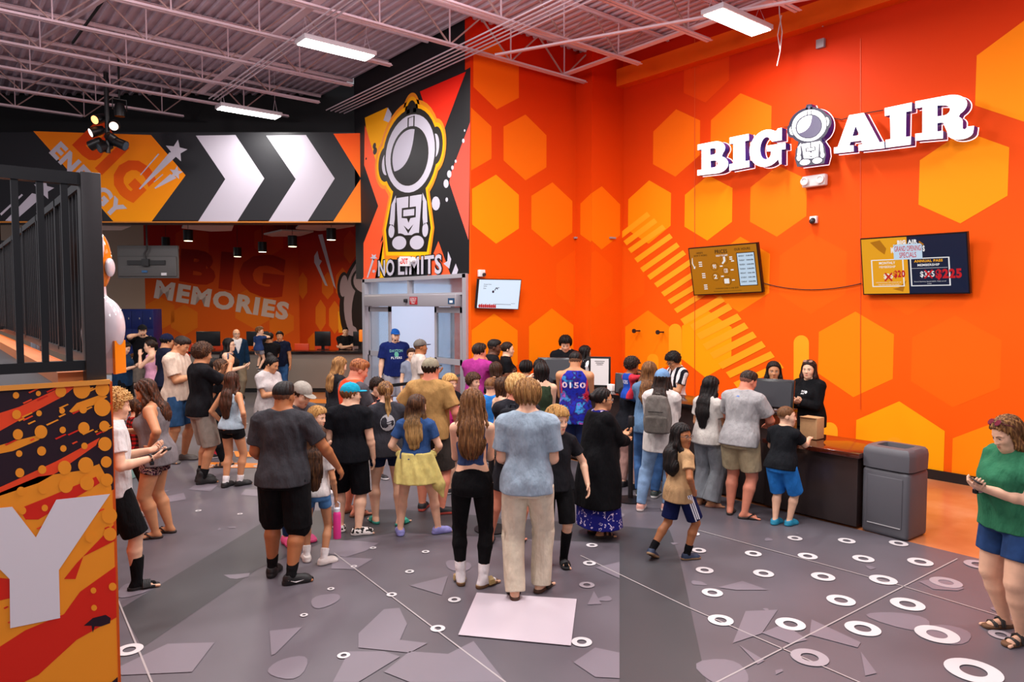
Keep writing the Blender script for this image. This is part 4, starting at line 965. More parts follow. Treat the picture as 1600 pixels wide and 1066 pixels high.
dpoly(star(584, 402, 6, 20), CWH, 5); dpoly([(573, 434), (582, 404), (585, 405), (575, 434)], CWH, 5); dpoly(star(584, 424, 3.5, 10), CWH, 5)
def emblem(f, add, P, outline, fills):
    """helmeted figure: P maps unit coords (x right, y down; 0..1) to pixels"""
    def E(cx, cy, rx, ry, m, L, rot=0, n=36, a0=0, a1=360): add([P(x, y) for x, y in ell(cx, cy, rx, ry, rot, n, a0, a1)], m, L)
    return E
def suit(add, P, glow, dark, white, shade, visor, L0=5, mid=None):
    """P(x,y): figure box, x -1..1, y 0 (top of antenna) .. 1 (soles)"""
    def E(cx, cy, rx, ry, m, L, rot=0, n=36): add([P(x, y) for x, y in ell(cx, cy, rx, ry, rot, n)], m, L)
    def O(g, m, L):   # the silhouette grown by g
        E(-.0, .345, .74+g, .275+g*.55, m, L); E(0, .075, .10+g, .06+g*.5, m, L); E(-.70, .39, .16+g, .10+g*.5, m, L+.05); E(.72, .32, .16+g, .10+g*.5, m, L+.05)
        add([P(x, y) for x, y in [(-.42-g, .58), (.42+g, .58), (.60+g, .84), (.50+g, .97+g*.5), (-.52-g, .97+g*.5), (-.60-g, .84)]], m, L+.1)
    if glow: O(.14, glow, L0)
    if mid: O(.09, mid, L0+.5)
    O(.04, dark, L0+1)
    E(-.68, .39, .12, .075, white, L0+2); E(.70, .32, .12, .075, white, L0+2)
    E(0, .345, .74, .270, dark, L0+2.2); E(0, .345, .70, .256, white, L0+2.4)
    add([P(x, y) for x, y in [(-.10, .105), (.10, .10), (.10, .22), (-.10, .22)]], dark, L0+2.6); add([P(x, y) for x, y in [(-.065, .11), (.065, .105), (.065, .2), (-.065, .2)]], white, L0+2.8)
    E(-.02, .36, .54, .196, dark, L0+3.0); E(-.02, .36, .505, .182, visor, L0+3.2)
    A_, B_ = (-.44, .448), (.105, .19); crescent = [P(x, y) for x, y in ell(-.02, .36, .485, .176, 0, 24, 150, 285)]+[P(B_[0]*(1-t)**2+2*.04*t*(1-t)+A_[0]*t*t, B_[1]*(1-t)**2+2*.44*t*(1-t)+A_[1]*t*t) for t in np.linspace(.05, .95, 12)]
    add(crescent, shade, L0+3.4)
    E(0, .06, .05, .035, visor, L0+2)
    add([P(x, y) for x, y in [(-.36, .63), (.36, .62), (.30, .88), (-.28, .88)]], white, L0+2.5)
    for sg in (-1, 1):
        add([P(sg*x, y) for x, y in [(.38, .61), (.50, .67), (.54, .80), (.42, .82), (.38, .74)]], white, L0+2.7); E(sg*.48, .85, .085, .045, white, L0+2.7); E(sg*.25, .925, .235, .058, dark, L0+2.8); E(sg*.25, .93, .20, .045, white, L0+3)
        add([P(sg*x, y) for x, y in [(.36, .66), (.395, .66), (.395, .86), (.36, .86)]], dark, L0+3.1)
    add([P(x, y) for x, y in [(-.20, .70), (.20, .695), (.20, .765), (.05, .77), (0, .80), (-.05, .77), (-.20, .765)]], dark, L0+3.2); add([P(x, y) for x, y in [(-.155, .713), (.155, .71), (.155, .752), (-.155, .755)]], white, L0+3.4)
    add([P(x, y) for x, y in [(-.02, .615), (.02, .615), (.02, .70), (-.02, .70)]], dark, L0+3.3); add([P(x, y) for x, y in [(-.14, .815), (0, .845), (.14, .81), (0, .87)]], dark, L0+3.3)
def Pdoor(x, y):
    t = y; cx = 641+(640-648)*0 + (t-.35)*(-6); return (cx+x*55, 158+y*238-x*14*(1-t))
suit(dpoly, Pdoor, paint('f08a10'), paint('18140c'), CWH, paint('bdb8c8'), BLK, 5, CYEL)
ltx = MB()
for t_, x0, x1, yb0, yb1, yt0, yt1 in (('NO', 591, 616, 432, 431, 407, 405), ('LIMITS', 622, 690, 430, 428, 404, 397)):
    for L_, g_, m_, bo in ((12, 1.6, BLK, .075), (14, 0, CWH, .025)):
        q = [D(x0-g_, yt0-g_, L_), D(x1+g_, yt1-g_, L_), D(x1+g_, yb1+g_, L_), D(x0-g_, yb0+g_, L_)]; put_text(wd, t_, q, m_, bo)
wdo = wd.build('wall_entrance'); tag(wdo, kind='structure')
# banner bulkhead and dark upper wall (planes square to the camera's heading)
def fslab(mb, F, L0, L1, z0, z1, m, t=.2):
    a, b = V3(*FP(L0, F)), V3(*FP(L1, F)); wall_box(mb, (a[0], a[1], z0), (b[0], b[1], z1), m, t, FW)
bz0, bz1 = 4.10, 5.92; DARK = paint('050507'); NAVY = paint('111117')
wb = MB(); Lr = px2L(557, FB)
fslab(wb, FB, px2L(-260, FB), Lr, bz0, bz1, NAVY, .9); BF = Pl('f', FB)
def bpoly(pts, m, L=1): wpoly(wb, BF, pts, m, L)
LAV = paint('bdb6c2'); BOR = gradwall('banner_orange', 'f89a10', 'f07c12', 4.1, 5.9)
for x0 in (306, 416): bpoly([(x0, 212), (x0+62, 211), (x0+107, 279), (x0+64, 347), (x0+3, 347), (x0+46, 280)], LAV)
bpoly([(521, 209), (566, 208), (566, 347), (520, 347), (564, 279)], gradwall('banner_chevron', 'ff8a28', 'ff5a20', 4.1, 5.9))
bpoly([(52, 205), (236, 211), (290, 274), (237, 346), (177, 346)], BOR, 1)
import itertools
def rot_text(mb, t, org, ux, uy, w, h, m, L, bold=.03, f=BF):
    vs, fs = text_mesh(t, bold); mb.add([f(org[0]+ux[0]*v.x*w+uy[0]*v.y*h, org[1]+ux[1]*v.x*w+uy[1]*v.y*h, L) for v in vs], fs, m)
ux, uy = (.70, .714), (.714, -.70)
rot_text(wb, 'ENERGY', (76, 239), ux, uy, 148, 27, LAV, 3, .05)
rot_text(wb, 'BIG', (112, 227), ux, uy, 132, 62, gradwall('banner_word', 'ee6a10', 'd8400c', 4.2, 5.7), 2, .05)
for (cx, cy, r, tail, tw) in ((275, 236, 18, (217, 295), 5), (275, 270, 11, (241, 294), 4)):
    bpoly(star(cx, cy, r, -80), LAV, 4); bpoly([(tail[0], tail[1]), (cx-5-tw, cy+2), (cx+1, cy+8), (tail[0]+2, tail[1]+1)], LAV, 3)
bpoly([(219, 273), (247, 240), (249, 241), (220, 274)], LAV, 3); bpoly([(240, 284), (254, 272), (255, 273), (241, 285)], LAV, 3)
bpoly(star(68, 296, 17, -80), LAV, 3); bpoly([(8, 345), (50, 302), (68, 306), (22, 346)], LAV, 3); bpoly(star(66, 336, 11, -80), LAV, 3); bpoly([(0, 334), (34, 303), (36, 305), (2, 337)], LAV, 3)
bpoly([(-60, 346), (566, 346), (566, 348), (-60, 348)], paint('c87820'), 4)
wbo = wb.build('wall_banner'); tag(wbo, kind='structure')
wu = MB(); fslab(wu, FB+1.3, px2L(-260, FB+1.3), px2L(590, FB+1.3), bz0+.4, 7.3, DARK); wuo = wu.build('wall_upper'); tag(wuo, kind='structure')
# far party area walls
BK = Pl('f', FK); BEI = paint('b49a84')
we = MB(); fslab(we, FK, px2L(-330, FK), px2L(228, FK), 0, 5.3, BEI)
weo = we.build('wall_beige'); tag(weo, kind='structure')
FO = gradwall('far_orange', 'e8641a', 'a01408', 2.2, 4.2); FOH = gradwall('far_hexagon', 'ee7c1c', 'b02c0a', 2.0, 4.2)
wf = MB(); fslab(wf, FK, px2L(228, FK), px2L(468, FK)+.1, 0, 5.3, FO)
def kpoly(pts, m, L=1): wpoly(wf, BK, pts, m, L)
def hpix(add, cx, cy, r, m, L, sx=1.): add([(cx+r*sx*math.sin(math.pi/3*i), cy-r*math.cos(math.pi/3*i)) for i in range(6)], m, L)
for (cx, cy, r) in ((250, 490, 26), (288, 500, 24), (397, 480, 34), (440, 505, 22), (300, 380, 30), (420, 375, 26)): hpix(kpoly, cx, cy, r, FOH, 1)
dk = gradwall('far_word', 'c0340c', '7c0c06', 2.4, 4.0)
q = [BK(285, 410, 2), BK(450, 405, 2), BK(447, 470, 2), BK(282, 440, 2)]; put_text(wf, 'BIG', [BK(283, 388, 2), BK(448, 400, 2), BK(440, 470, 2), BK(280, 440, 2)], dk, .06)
put_text(wf, 'MEMORIES', [BK(245, 437, 4), BK(453, 473, 4), BK(449, 501, 4), BK(240, 466, 4)], paint('d8c8c0'), .05)
wfo = wf.build('wall_far'); tag(wfo, kind='structure')
cpt = BK(468, 500); XS = float(cpt[0]); ws_ = MB(); wall_box(ws_, (XS, YW+1.5, 0), (XS, float(cpt[1])+.2, 5.3), gradwall('far_red', 'e04c14', '9a1006', 1.8, 4.4), n=(1, 0, 0)); SP = Pl('x', XS)
def spoly(pts, m, L=1): wpoly(ws_, SP, pts, m, L)
for (cx, y0, y1, hw) in ((547, 360, 412, 10), (473, 425, 468, 7), (512, 425, 468, 9), (535, 418, 470, 10), (501, 468, 518, 8), (523, 470, 522, 9), (490, 520, 560, 9)):
    h = y1-y0; spoly([(cx, y0), (cx+hw, y0+h*.25), (cx+hw, y1-h*.25), (cx, y1), (cx-hw, y1-h*.25), (cx-hw, y0+h*.25)], FOH, 1)
spoly([(528, 487), (534, 486), (535, 520), (529, 520)], YEL, 2)
spoly([(497, 367), (504, 366), (525, 452), (521, 446)], LAV, 2); spoly([(491, 400), (496, 392), (499, 405), (503, 408), (499, 415), (512, 447), (508, 446), (495, 418), (491, 410)], LAV, 2)
BLK2 = paint('0c0a0a')
spoly(ell(583, 470, 52, 84, 8, 36), BLK2, 3); spoly(ell(584, 466, 46, 77, 8, 36), paint('a8949c'), 4); spoly(ell(592, 480, 42, 68, 8, 36), BLK2, 5); spoly(ell(536, 447, 9, 22, 5, 20), BLK2, 3.5); spoly(ell(537, 447, 6, 17, 5, 20), paint('a8949c'), 4.5)
spoly(ell(574, 438, 26, 23, -15, 24), BLK2, 5.5); spoly(ell(574, 438, 22, 20, -15, 24), paint('b8a4ac'), 6); spoly([(545, 505), (556, 512), (575, 560), (540, 560)], paint('a8949c'), 6.2)
wso = ws_.build('wall_party_side'); tag(wso, kind='structure')
# far ceiling
fc = MB(); a, b, c, d = FP(px2L(-330, FK), FK+.3, 5.2), FP(px2L(470, FK)+4, FK+.3, 5.2), FP(px2L(560, FB)+.2, FB+.95, 5.2), FP(px2L(-330, FB), FB+.95, 5.2)
fc.add([a, b, c, d]+[(p[0], p[1], 5.3) for p in (a, b, c, d)], [[0, 1, 2, 3], [7, 6, 5, 4], [0, 4, 5, 1], [1, 5, 6, 2], [2, 6, 7, 3], [3, 7, 4, 0]], paint('3a1c18')); fco = fc.build('ceiling_party'); tag(fco, kind='structure')
# baseboards
bb = MB(); bb.box((XW-.012, 3.2, .055+.0), (.024, 12.4, .15), mat('rubber_black', '141214', rough=.5)); o = bb.build('baseboard_right'); tag(o, kind='structure')
bb = MB(); bb.box(((XD+XCo)/2, YW-.012, .07), (XCo-XD, .024, .14), MATS['rubber_black']); o = bb.build('baseboard_hexagons'); tag(o, kind='structure')
# ---- roof deck: corrugated, ribs along Y
dm = mat('deck_paint', 'd0bcc8', rough=.55, noise=.08, nscale=3); dk_ = MB()
x0, x1, y0, y1 = -14, XW+.2, -3, 24; prof = []; x = x0
while x < x1:
    prof += [(x, ZC), (x+.05, ZC), (x+.065, ZC+.045), (x+.145, ZC+.045)]; x += .165
def yend(x):   # the deck stops at the dark upper wall
    F = FB+1.35; return (F-x*FW[0])/FW[1]
vs = []; fs = []
for i, (x, z) in enumerate(prof): vs += [(x, y0, z), (x, min(yend(x), 22) if x < XD else YW+.2, z)]
for i in range(len(prof)-1): fs.append([2*i, 2*i+1, 2*i+3, 2*i+2])
dk_.add(vs, fs, dm)
vs2 = [(v[0], v[1], v[2]+.004) for v in vs]; dk_.add(vs2, [f[::-1] for f in fs], dm); dko = dk_.build('ceiling'); tag(dko, kind='structure')
# ---- open web joists
jm = mat('joist_paint', 'e0c6cc', rough=.5); jd = mat('joist_web', 'b08e88', rough=.55)
def joist(Y, xa, xb, lab):
    root = empty('roof_joist', (xa, Y, ZCH), 0, lab, 'joist', 'steel roof joists'); o = V3(xa, Y, ZCH)
    def bld(mb, n): rebase(mb, o); return mb.build(n, root)
    m = MB()
    for s in (-1, 1): m.bar((xa+.4, Y+s*.034, ZCH), (xb-.75, Y+s*.034, ZCH), .045, .008, jm); m.bar((xa+.4, Y+s*.014, ZCH+.02), (xb-.75, Y+s*.014, ZCH+.02), .006, .045, jm)
    bld(m, 'bottom_chord'); m = MB()
    for s in (-1, 1): m.bar((xa, Y+s*.034, ZC-.03), (xb, Y+s*.034, ZC-.03), .05, .01, jm); m.bar((xa, Y+s*.014, ZC-.05), (xb, Y+s*.014, ZC-.05), .006, .05, jm)
    bld(m, 'top_chord'); m = MB(); x = xa+.5; i = 0
    while x < xb-1.3:
        m.bar((x, Y, ZC-.05), (x+.62, Y, ZCH+.01), .022, .022, jd); m.bar((x+.62, Y, ZCH+.01), (x+1.24, Y, ZC-.05), .022, .022, jd); m.bar((x+.62, Y, ZCH+.01), (x+.62, Y, ZC-.05), .018, .018, jm); x += 1.24
    bld(m, 'web')
for k, Y in enumerate([2.4, 3.85, 5.3, 6.75, 8.15, 9.45, 10.9, 12.35, 13.8, 15.25, 16.7, 18.1]):
    if Y < YW: xb = XW-.1
    else: xb = min(XD-.05, (FB+1.2-Y*FW[1])/FW[0])
    xa = -12 if Y > 5 else -2
    joist(Y, xa, xb, 'pale steel open web joist spanning under the corrugated roof deck')
# main girder along Y direction and conduits
cm_ = mat('conduit', 'd8c8d0', rough=.35, metal=.15)
for j, xk in enumerate((6.50, 6.60, 6.70, 6.80, 6.90)):
    m = MB(); m.tube([(xk, -1, 6.36), (xk, 14.0, 6.36)], .012, cm_, 6); thing_from(m, 'conduit_pipe', 'thin straight conduit pipe in the parallel bundle above the entrance mural', 'pipe', 'conduit bundle above the entrance wall')
for j, xk in enumerate((4.35, 4.43, 4.51)):
    m = MB(); m.tube([(xk, -1, 6.34), (xk, 14.6, 6.34)], .014, cm_, 6); thing_from(m, 'conduit_pipe', 'thin conduit pipe running beside the middle ceiling light', 'pipe', 'conduit bundle by the middle light')
for (xa_, nm) in ((4.25, 'flat grey girder strip running to the dark wall beside the middle conduits'), (9.0, 'pale girder strip near the word sign wall')):
    m = MB(); m.bar((xa_, -1, 6.48), (xa_, 9.55 if xa_ > 8 else 14.8, 6.48), .12, .03, jm); thing_from(m, 'bridging_beam', nm, 'beam')
for (a, b, nm) in (((2.6, 8.2, 6.5), (1.6, 15.5, 7.0), 'pale diagonal brace bar under the left roof deck'), ((9.3, 4.4, 6.36), (7.2, 9.2, 6.36), 'thin straight brace rod crossing toward the orange corner')):
    m = MB(); m.bar(a, b, .06, .03, jm); thing_from(m, 'roof_brace', nm, 'brace')
for pts, nm in (([(0.6, 6, 7.0), (.5, 9, 6.95), (.55, 12, 6.9), (.3, 15, 6.9), (.2, 17, 6.8)], 'black cable tied along the left roof deck'), ([(3.2, 6, 7.0), (2.9, 9, 6.9), (2.2, 12, 6.92), (2.0, 14, 6.7)], 'thin black cable sagging near the diagonal brace')):
    m = MB(); m.tube(pts, .022, mat('cable_black', '101012', rough=.6), 6); thing_from(m, 'ceiling_cable', nm, 'cable')
m = MB(); p = [onX(1216, -30, 9.9), onX(1218, 22, 9.9), onX(1222, 50, 9.9), onX(1219, 80, 9.9), onX(1214, 103, 9.9)]; m.tube(p, .008, mat('cable_white', 'e0d8d8', rough=.5), 6); m.tube([onX(1221, 24, 9.9), onX(1215, 55, 9.9), onX(1219, 78, 9.9)], .008, MATS['cable_white'], 6)
thing_from(m, 'white_cable', 'loose white looped cord hanging beside the right ceiling light', 'cable')
# ---- panel lights
lm_ = mat('light_panel_glow', (1, .97, .93), emit=LAMP_E); lf = mat('light_housing', 'cfc8cc', rough=.4)
def panel_light(cx, cy, z, L, Wd, label, rz=0.):
    root = empty('panel_light', (cx, cy, z), rz, label, 'ceiling light', 'panel lights')
    m = MB(); m.box((0, 0, .045), (L+.06, Wd+.06, .07), lf, None, .01); m.build('housing', root)
    m = MB(); m.box((0, 0, .004), (L, Wd, .012), lm_); m.build('diffuser', root)
    m = MB()
    for s in (-1, 1): m.tube([(s*L*.45, -Wd*.4, .08), (s*L*.45, 0, .35), (s*L*.45, Wd*.4, .08)], .004, cm_, 5); m.tube([(s*L*.45, 0, .35), (s*L*.45, 0, ZC-z)], .004, cm_, 5)
    m.build('hanger_wire', root)
for (q, z, lab) in (([(465, 71), (474, 63), (585, 85), (574, 96)], 6.25, 'bright white panel light hanging in the middle, left of the helmet mural'), ([(342, 171), (344, 167), (436, 182), (432, 187)], 6.1, 'bright white panel light hanging before the dark wall above the chevrons'), ([(1099, 25), (1126, 15), (1206, 47), (1176, 56)], 6.25, 'bright white panel light hanging above the illuminated word sign')):
    p = [onZ(*a, z) for a in q]; c = sum(p)/4; L = (np.linalg.norm(p[2]-p[1])+np.linalg.norm(p[3]-p[0]))/2; Wd = min(.5, max(.3, (np.linalg.norm(p[1]-p[0])+np.linalg.norm(p[3]-p[2]))/2)); d = p[2]-p[1]
    panel_light(c[0], c[1], z, L, Wd, lab, 0.)
# ================================================================ entrance doors and the daylit lobby behind them
ALU = mat('aluminium', 'b9b6bc', rough=.35, metal=.35); GLS = mat('door_glass', 'd8e8f4', rough=.05, trans=.9, spec=.5); JB = paint('dcd6da')
ya, yb = onX(731, 500, XD)[1], onX(570, 500, XD)[1]
dr = empty('door_1', (XD, ya, 0)); dr['kind'] = 'structure'; o3 = V3(XD, ya, 0); zt = 2.86
def dpart(mb, n, p=dr): rebase(mb, o3); return mb.build(n, p)
def zat(px, py): return float(onX(px, py, XD)[2])
yy = lambda px: float(onX(px, 500, XD)[1])
m = MB()
for y in (ya+.04, yb-.04): m.box((XD+.03, y, zt/2), (.16, .11, zt), ALU)
m.box((XD+.03, (ya+yb)/2, zt-.03), (.16, yb-ya, .07), ALU)
y1_, y2_ = yy(715), yy(582)
z_h1, z_h0 = zat(650, 461), zat(650, 479)
m.box((XD+.03, (ya+yb)/2, z_h1+.01), (.14, yb-ya, .04), ALU); m.box((XD+.03, yy(640), (z_h1+zt)/2), (.12, .05, zt-z_h1), ALU); dpart(m, 'door_frame')
m = MB(); m.box((XD-.03, (y1_+y2_)/2, (z_h1+z_h0)/2), (.20, y2_-y1_+.25, z_h1-z_h0), mat('header_grey', 'a8a4aa', rough=.35, metal=.3), None, .01); dpart(m, 'door_header')
m = MB(); m.box((XD+.05, (ya+yb)/2, (z_h1+zt)/2), (.01, yb-ya-.1, zt-z_h1-.05), GLS); dpart(m, 'transom_glass')
def leaf(pa, pb, xo, nm):
    a, b = sorted((yy(pa), yy(pb))); m = MB(); st = .06; x = XD+xo
    for y in (a+st/2, b-st/2): m.box((x, y, z_h0/2), (.045, st, z_h0), ALU)
    for z in (.10, zat(620, 556), z_h0-.06): m.box((x, (a+b)/2, z), (.045, b-a, .10 if z > .3 else .18), ALU)
    o = dpart(m, 'door_leaf'); g = MB(); g.box((x, (a+b)/2, z_h0/2+.05), (.008, b-a-2*st, z_h0-.2), GLS); rebase(g, o3); g.build('glass_pane', o)
    h = MB(); h.tube([(x-.05, b-.03, 1.0), (x-.05, b-.03, 1.3)], .012, mat('handle_dark', '35353a', rough=.3), 6); rebase(h, o3); h.build('pull_handle', o)
leaf(576, 609, .02, 'l'); leaf(679, 722, .02, 'r'); leaf(673, 700, .12, 'r2')
WH = mat('lobby_white', 'f0f0f4', rough=.6)
vb = MB(); X0, X1, Y0, Y1 = XD+.2, 10.8, YW+.16, yb+.35
for c, s in (((X1, (Y0+Y1)/2, 1.6), (.1, Y1-Y0, 3.2)), (((X0+X1)/2, Y1, 1.6), (X1-X0, .1, 3.2)), (((X0+X1)/2, (Y0+Y1)/2, 3.2), (X1-X0, Y1-Y0, .1)), (((X0+X1)/2, Y0+.06, 1.6), (X1-X0, .05, 3.2))): vb.box(c, s, WH)
o = vb.build('wall_lobby'); tag(o, kind='structure')
wn = MB(); wn.box((X1-.08, (Y0+Y1)/2, 1.55), (.04, Y1-Y0-.5, 2.7), mat('daylight_glazing', 'c4d8f2', emit=.5)); wn.box(((X0+X1)/2, Y1-.08, 1.5), (X1-X0-.6, .04, 2.6), MATS['daylight_glazing']); o = wn.build('window_1'); tag(o, kind='structure')
area(((X0+X1)/2, (Y0+Y1)/2, 3.05), 2.4, 2.4, 45, (.92, .96, 1), name='lobby_glow')
def flat_sign(name, label, cat, corners, plane, th, mface, items=(), group=None):
    q = [V3(*plane(*c, 0)) for c in corners]; base = (q[2]+q[3])/2; n = np.cross(q[1]-q[0], q[3]-q[0]); n /= np.linalg.norm(n)
    if np.dot(n, EYE-base) < 0: n = -n
    root = empty(name, base, 0, label, cat, group); m = MB(); f = quad_map(q)
    v = [p+n*th for p in q]+[p for p in q]; m.add(v, [[3, 2, 1, 0], [4, 5, 6, 7], [0, 1, 5, 4], [1, 2, 6, 5], [2, 3, 7, 6], [3, 0, 4, 7]], mface); rebase(m, base); m.build('panel', root)
    if items:
        m = MB()
        for k, it in enumerate(items):
            off = n*(th+.0012*(k+1))
            if it[0] == 'poly': m.poly([f(u, w)+off for u, w in it[1]], it[2])
            elif it[0] == 'text':
                _, t, u0, u1, w0, w1, mm = it[:7]; vs, fs = text_mesh(t, it[7] if len(it) > 7 else .02); m.add([f(u0+(u1-u0)*a.x, w0+(w1-w0)*a.y)+off for a in vs], fs, mm)
        rebase(m, base); m.build('print', root)
    return root
RD, WHT = paint('b0242c'), paint('f0eef0')
HD = Pl('x', XD-.135)
flat_sign('warning_sticker', 'small red notice sticker on the middle of the grey door header', 'sign', [(640, 464), (652, 464), (652, 476), (640, 476)], HD, .003, RD, [('text', 'IN EVENT OF', .1, .9, .72, .88, WHT), ('text', 'EMERGENCY', .1, .9, .52, .66, WHT), ('text', 'PUSH TO', .2, .8, .30, .44, WHT), ('text', 'OPEN', .3, .7, .10, .24, WHT)])
flat_sign('door_sticker', 'small blue sticker at the right of the grey door header', 'sign', [(700, 466), (710, 466), (710, 475), (700, 475)], HD, .003, paint('20486c'), [('poly', [(.25, .2), (.75, .2), (.75, .6), (.25, .6)], WHT)])
m = MB(); c = HD(635, 470); m.box(c, (.10, .07, .07), mat('sensor_black', '18181c', rough=.4), None, .015); thing_from(m, 'motion_sensor', 'black motion sensor beside the red sticker over the doors', 'sensor')
# exit sign: wall box with word
ex = flat_sign('exit_sign', 'small white exit sign with red letters over the painted words', 'exit sign', [(628, 401), (642, 401), (642, 416), (628, 416)], Pl('x', XD-.03), .05, WHT, [('text', 'EXIT', .08, .92, .22, .80, paint('e03028'), .05)])
for k, px in enumerate((626, 644)):
    m = MB(); c = onX(px, 406, XD-.07)-V3(*ex.location); m.lathe(c, [(.0, -.05), (.05, -.05), (.055, 0), (.045, .02), (0, .02)], WHT, 12, (-1, 0, 0)); m.build('lamp_head', ex)
# ================================================================ televisions
def tv(label, cor, Xb, axis, th, draw, group=None, catn='television', frame_c='0c0c0e', res=.96, tilt_v=None):
    P = onX if axis == 'x' else onY; k = 1 if axis == 'x' else 0
    bl, br = P(*cor[3], Xb), P(*cor[2], Xb)
    def top(pix, u):
        lo, hi = Xb-.6, Xb+.2
        for _ in range(40):
            mid = (lo+hi)/2; e = P(*pix, mid)[k]-u
            s_lo = P(*pix, lo)[k]-u
            if e*s_lo > 0: lo = mid
            else: hi = mid
        return P(*pix, (lo+hi)/2)
    tlp, trp = top(cor[0], bl[k]), top(cor[1], br[k]); q = [tlp, trp, br, bl]
    base = (bl+br)/2; n = np.cross(q[1]-q[0], q[3]-q[0]); n /= np.linalg.norm(n)
    if np.dot(n, EYE-base) < 0: n = -n
    root = empty('television', base, 0, label, catn, group); m = MB(); bz = mat('tv_bezel', frame_c, rough=.3)
    v = [p+n*.0 for p in q]+[p-n*th for p in q]; m.add(v, [[0, 1, 2, 3], [7, 6, 5, 4], [0, 4, 5, 1], [1, 5, 6, 2], [2, 6, 7, 3], [3, 7, 4, 0]], bz); rebase(m, base); m.build('tv_case', root)
    f = quad_map(q); m = MB()
    def P_(pts, mm, L=0): m.poly([f(u, w)+n*(.002+.0011*L) for u, w in pts], mm)
    def T_(t, u0, u1, w0, w1, mm, L=2, bold=.02):
        vs, fs = text_mesh(t, bold); m.add([f(u0+(u1-u0)*a.x, w0+(w1-w0)*a.y)+n*(.002+.0011*L) for a in vs], fs, mm)
    draw(P_, T_); rebase(m, base); m.build('screen', root)
    m = MB(); cc = (q[0]+q[1]+q[2]+q[3])/4-n*th; w_ = cc.copy(); w_[0 if axis == 'x' else 1] = (XW if axis == 'x' else YW)-.01; m.bar(cc, w_, .14, .14, bz); rebase(m, base); m.build('wall_bracket', root)
    return q
def SCR(n, c, e=.74):
    m = mat('screen_'+n, c, rough=.3, emit=e); m.node_tree.nodes['Principled BSDF'].inputs['Base Color'].default_value = (*[x*.12 for x in rgb(c)], 1); return m
sO, sB, sW, sK, sN, sR, sY = SCR('amber', 'b87410'), SCR('ice', 'c8e0f4'), SCR('white', 'f4f4f4'), SCR('dark', '2a1c10'), SCR('navy', '10203c'), SCR('red', 'c81e28'), SCR('gold', 'f0a820')
def rect(a, b, c, d): return [(a, d), (b, d), (b, c), (a, c)]
def draw1(P, T):
    P(rect(.015, .985, .02, .98), sO); P(rect(.70, .95, .15, .83), sK, 1); P(rect(.71, .94, .165, .815), sB, 2)
    T('PRICES', .40, .58, .84, .92, sK); T("READY TO JUMP?", .41, .58, .77, .815, sW); T('OUR HOURS', .68, .90, .875, .925, sK); T("HERE'S", .12, .22, .865, .90, sK); T('HOW IT WORKS', .08, .28, .81, .845, sK)
    for i, (d_, h_) in enumerate((('MONDAY', '10AM-8PM'), ('TUESDAY', '10AM-8PM'), ('WEDNESDAY', '10AM-8PM'), ('THURSDAY', '10AM-8PM'), ('FRIDAY', '10AM-10PM'), ('SATURDAY', '10AM-10PM'), ('SUNDAY', '10AM-8PM'))): T(d_, .73, .81, .745-.087*i, .775-.087*i, sK, 4, .03); T(h_, .83, .925, .745-.087*i, .775-.087*i, sK, 4, .03)
    for (x, y, r, t) in ((.37, .58, .055, '90'), (.37, .37, .055, '2'), (.52, .70, .055, ''), (.53, .48, .05, '120'), (.53, .27, .06, '')): P(ell(x, y, r, r*1.5, 0, 20), sK, 1); P(ell(x, y, r*.93, r*1.4, 0, 20), sO, 2); (T(t, x-.025, x+.025, y-.04, y+.05, sW, 4) if t else None)
    P([(.51, .77), (.54, .77), (.54, .68), (.50, .62), (.48, .64), (.51, .69)], sW, 4); P(rect(.49, .56, .22, .32), sW, 4)
    for (x, y) in ((.14, .68), (.17, .44), (.18, .20)):
        for j in range(3): P(rect(x, x+.05, y-.04*j, y-.04*j+.02), sW, 3)
    for (x, y) in ((.45, .57), (.45, .36), (.60, .74), (.60, .70), (.62, .66), (.60, .48), (.60, .27)): P(rect(x, x+.04, y, y+.025), sW, 3)
    P([(.045, .78), (.055, .80), (.05, .68), (.07, .60), (.085, .62), (.075, .56), (.05, .57), (.058, .59), (.035, .68)], sW, 3)
    T('Unlimited Jump is only $25!', .35, .68, .105, .14, sK); T('All jump passes include the use of all attractions', .32, .72, .05, .08, sK, 3, .0)
def brush(P, c, pts, w): 
    for (a, b) in zip(pts[:-1], pts[1:]):
        dx, dy = b[0]-a[0], b[1]-a[1]; L = math.hypot(dx, dy)+1e-6; nx, ny = -dy/L*w, dx/L*w; P([(a[0]+nx, a[1]+ny*1.6), (b[0]+nx, b[1]+ny*1.6), (b[0]-nx, b[1]-ny*1.6), (a[0]-nx, a[1]-ny*1.6)], c, 5)
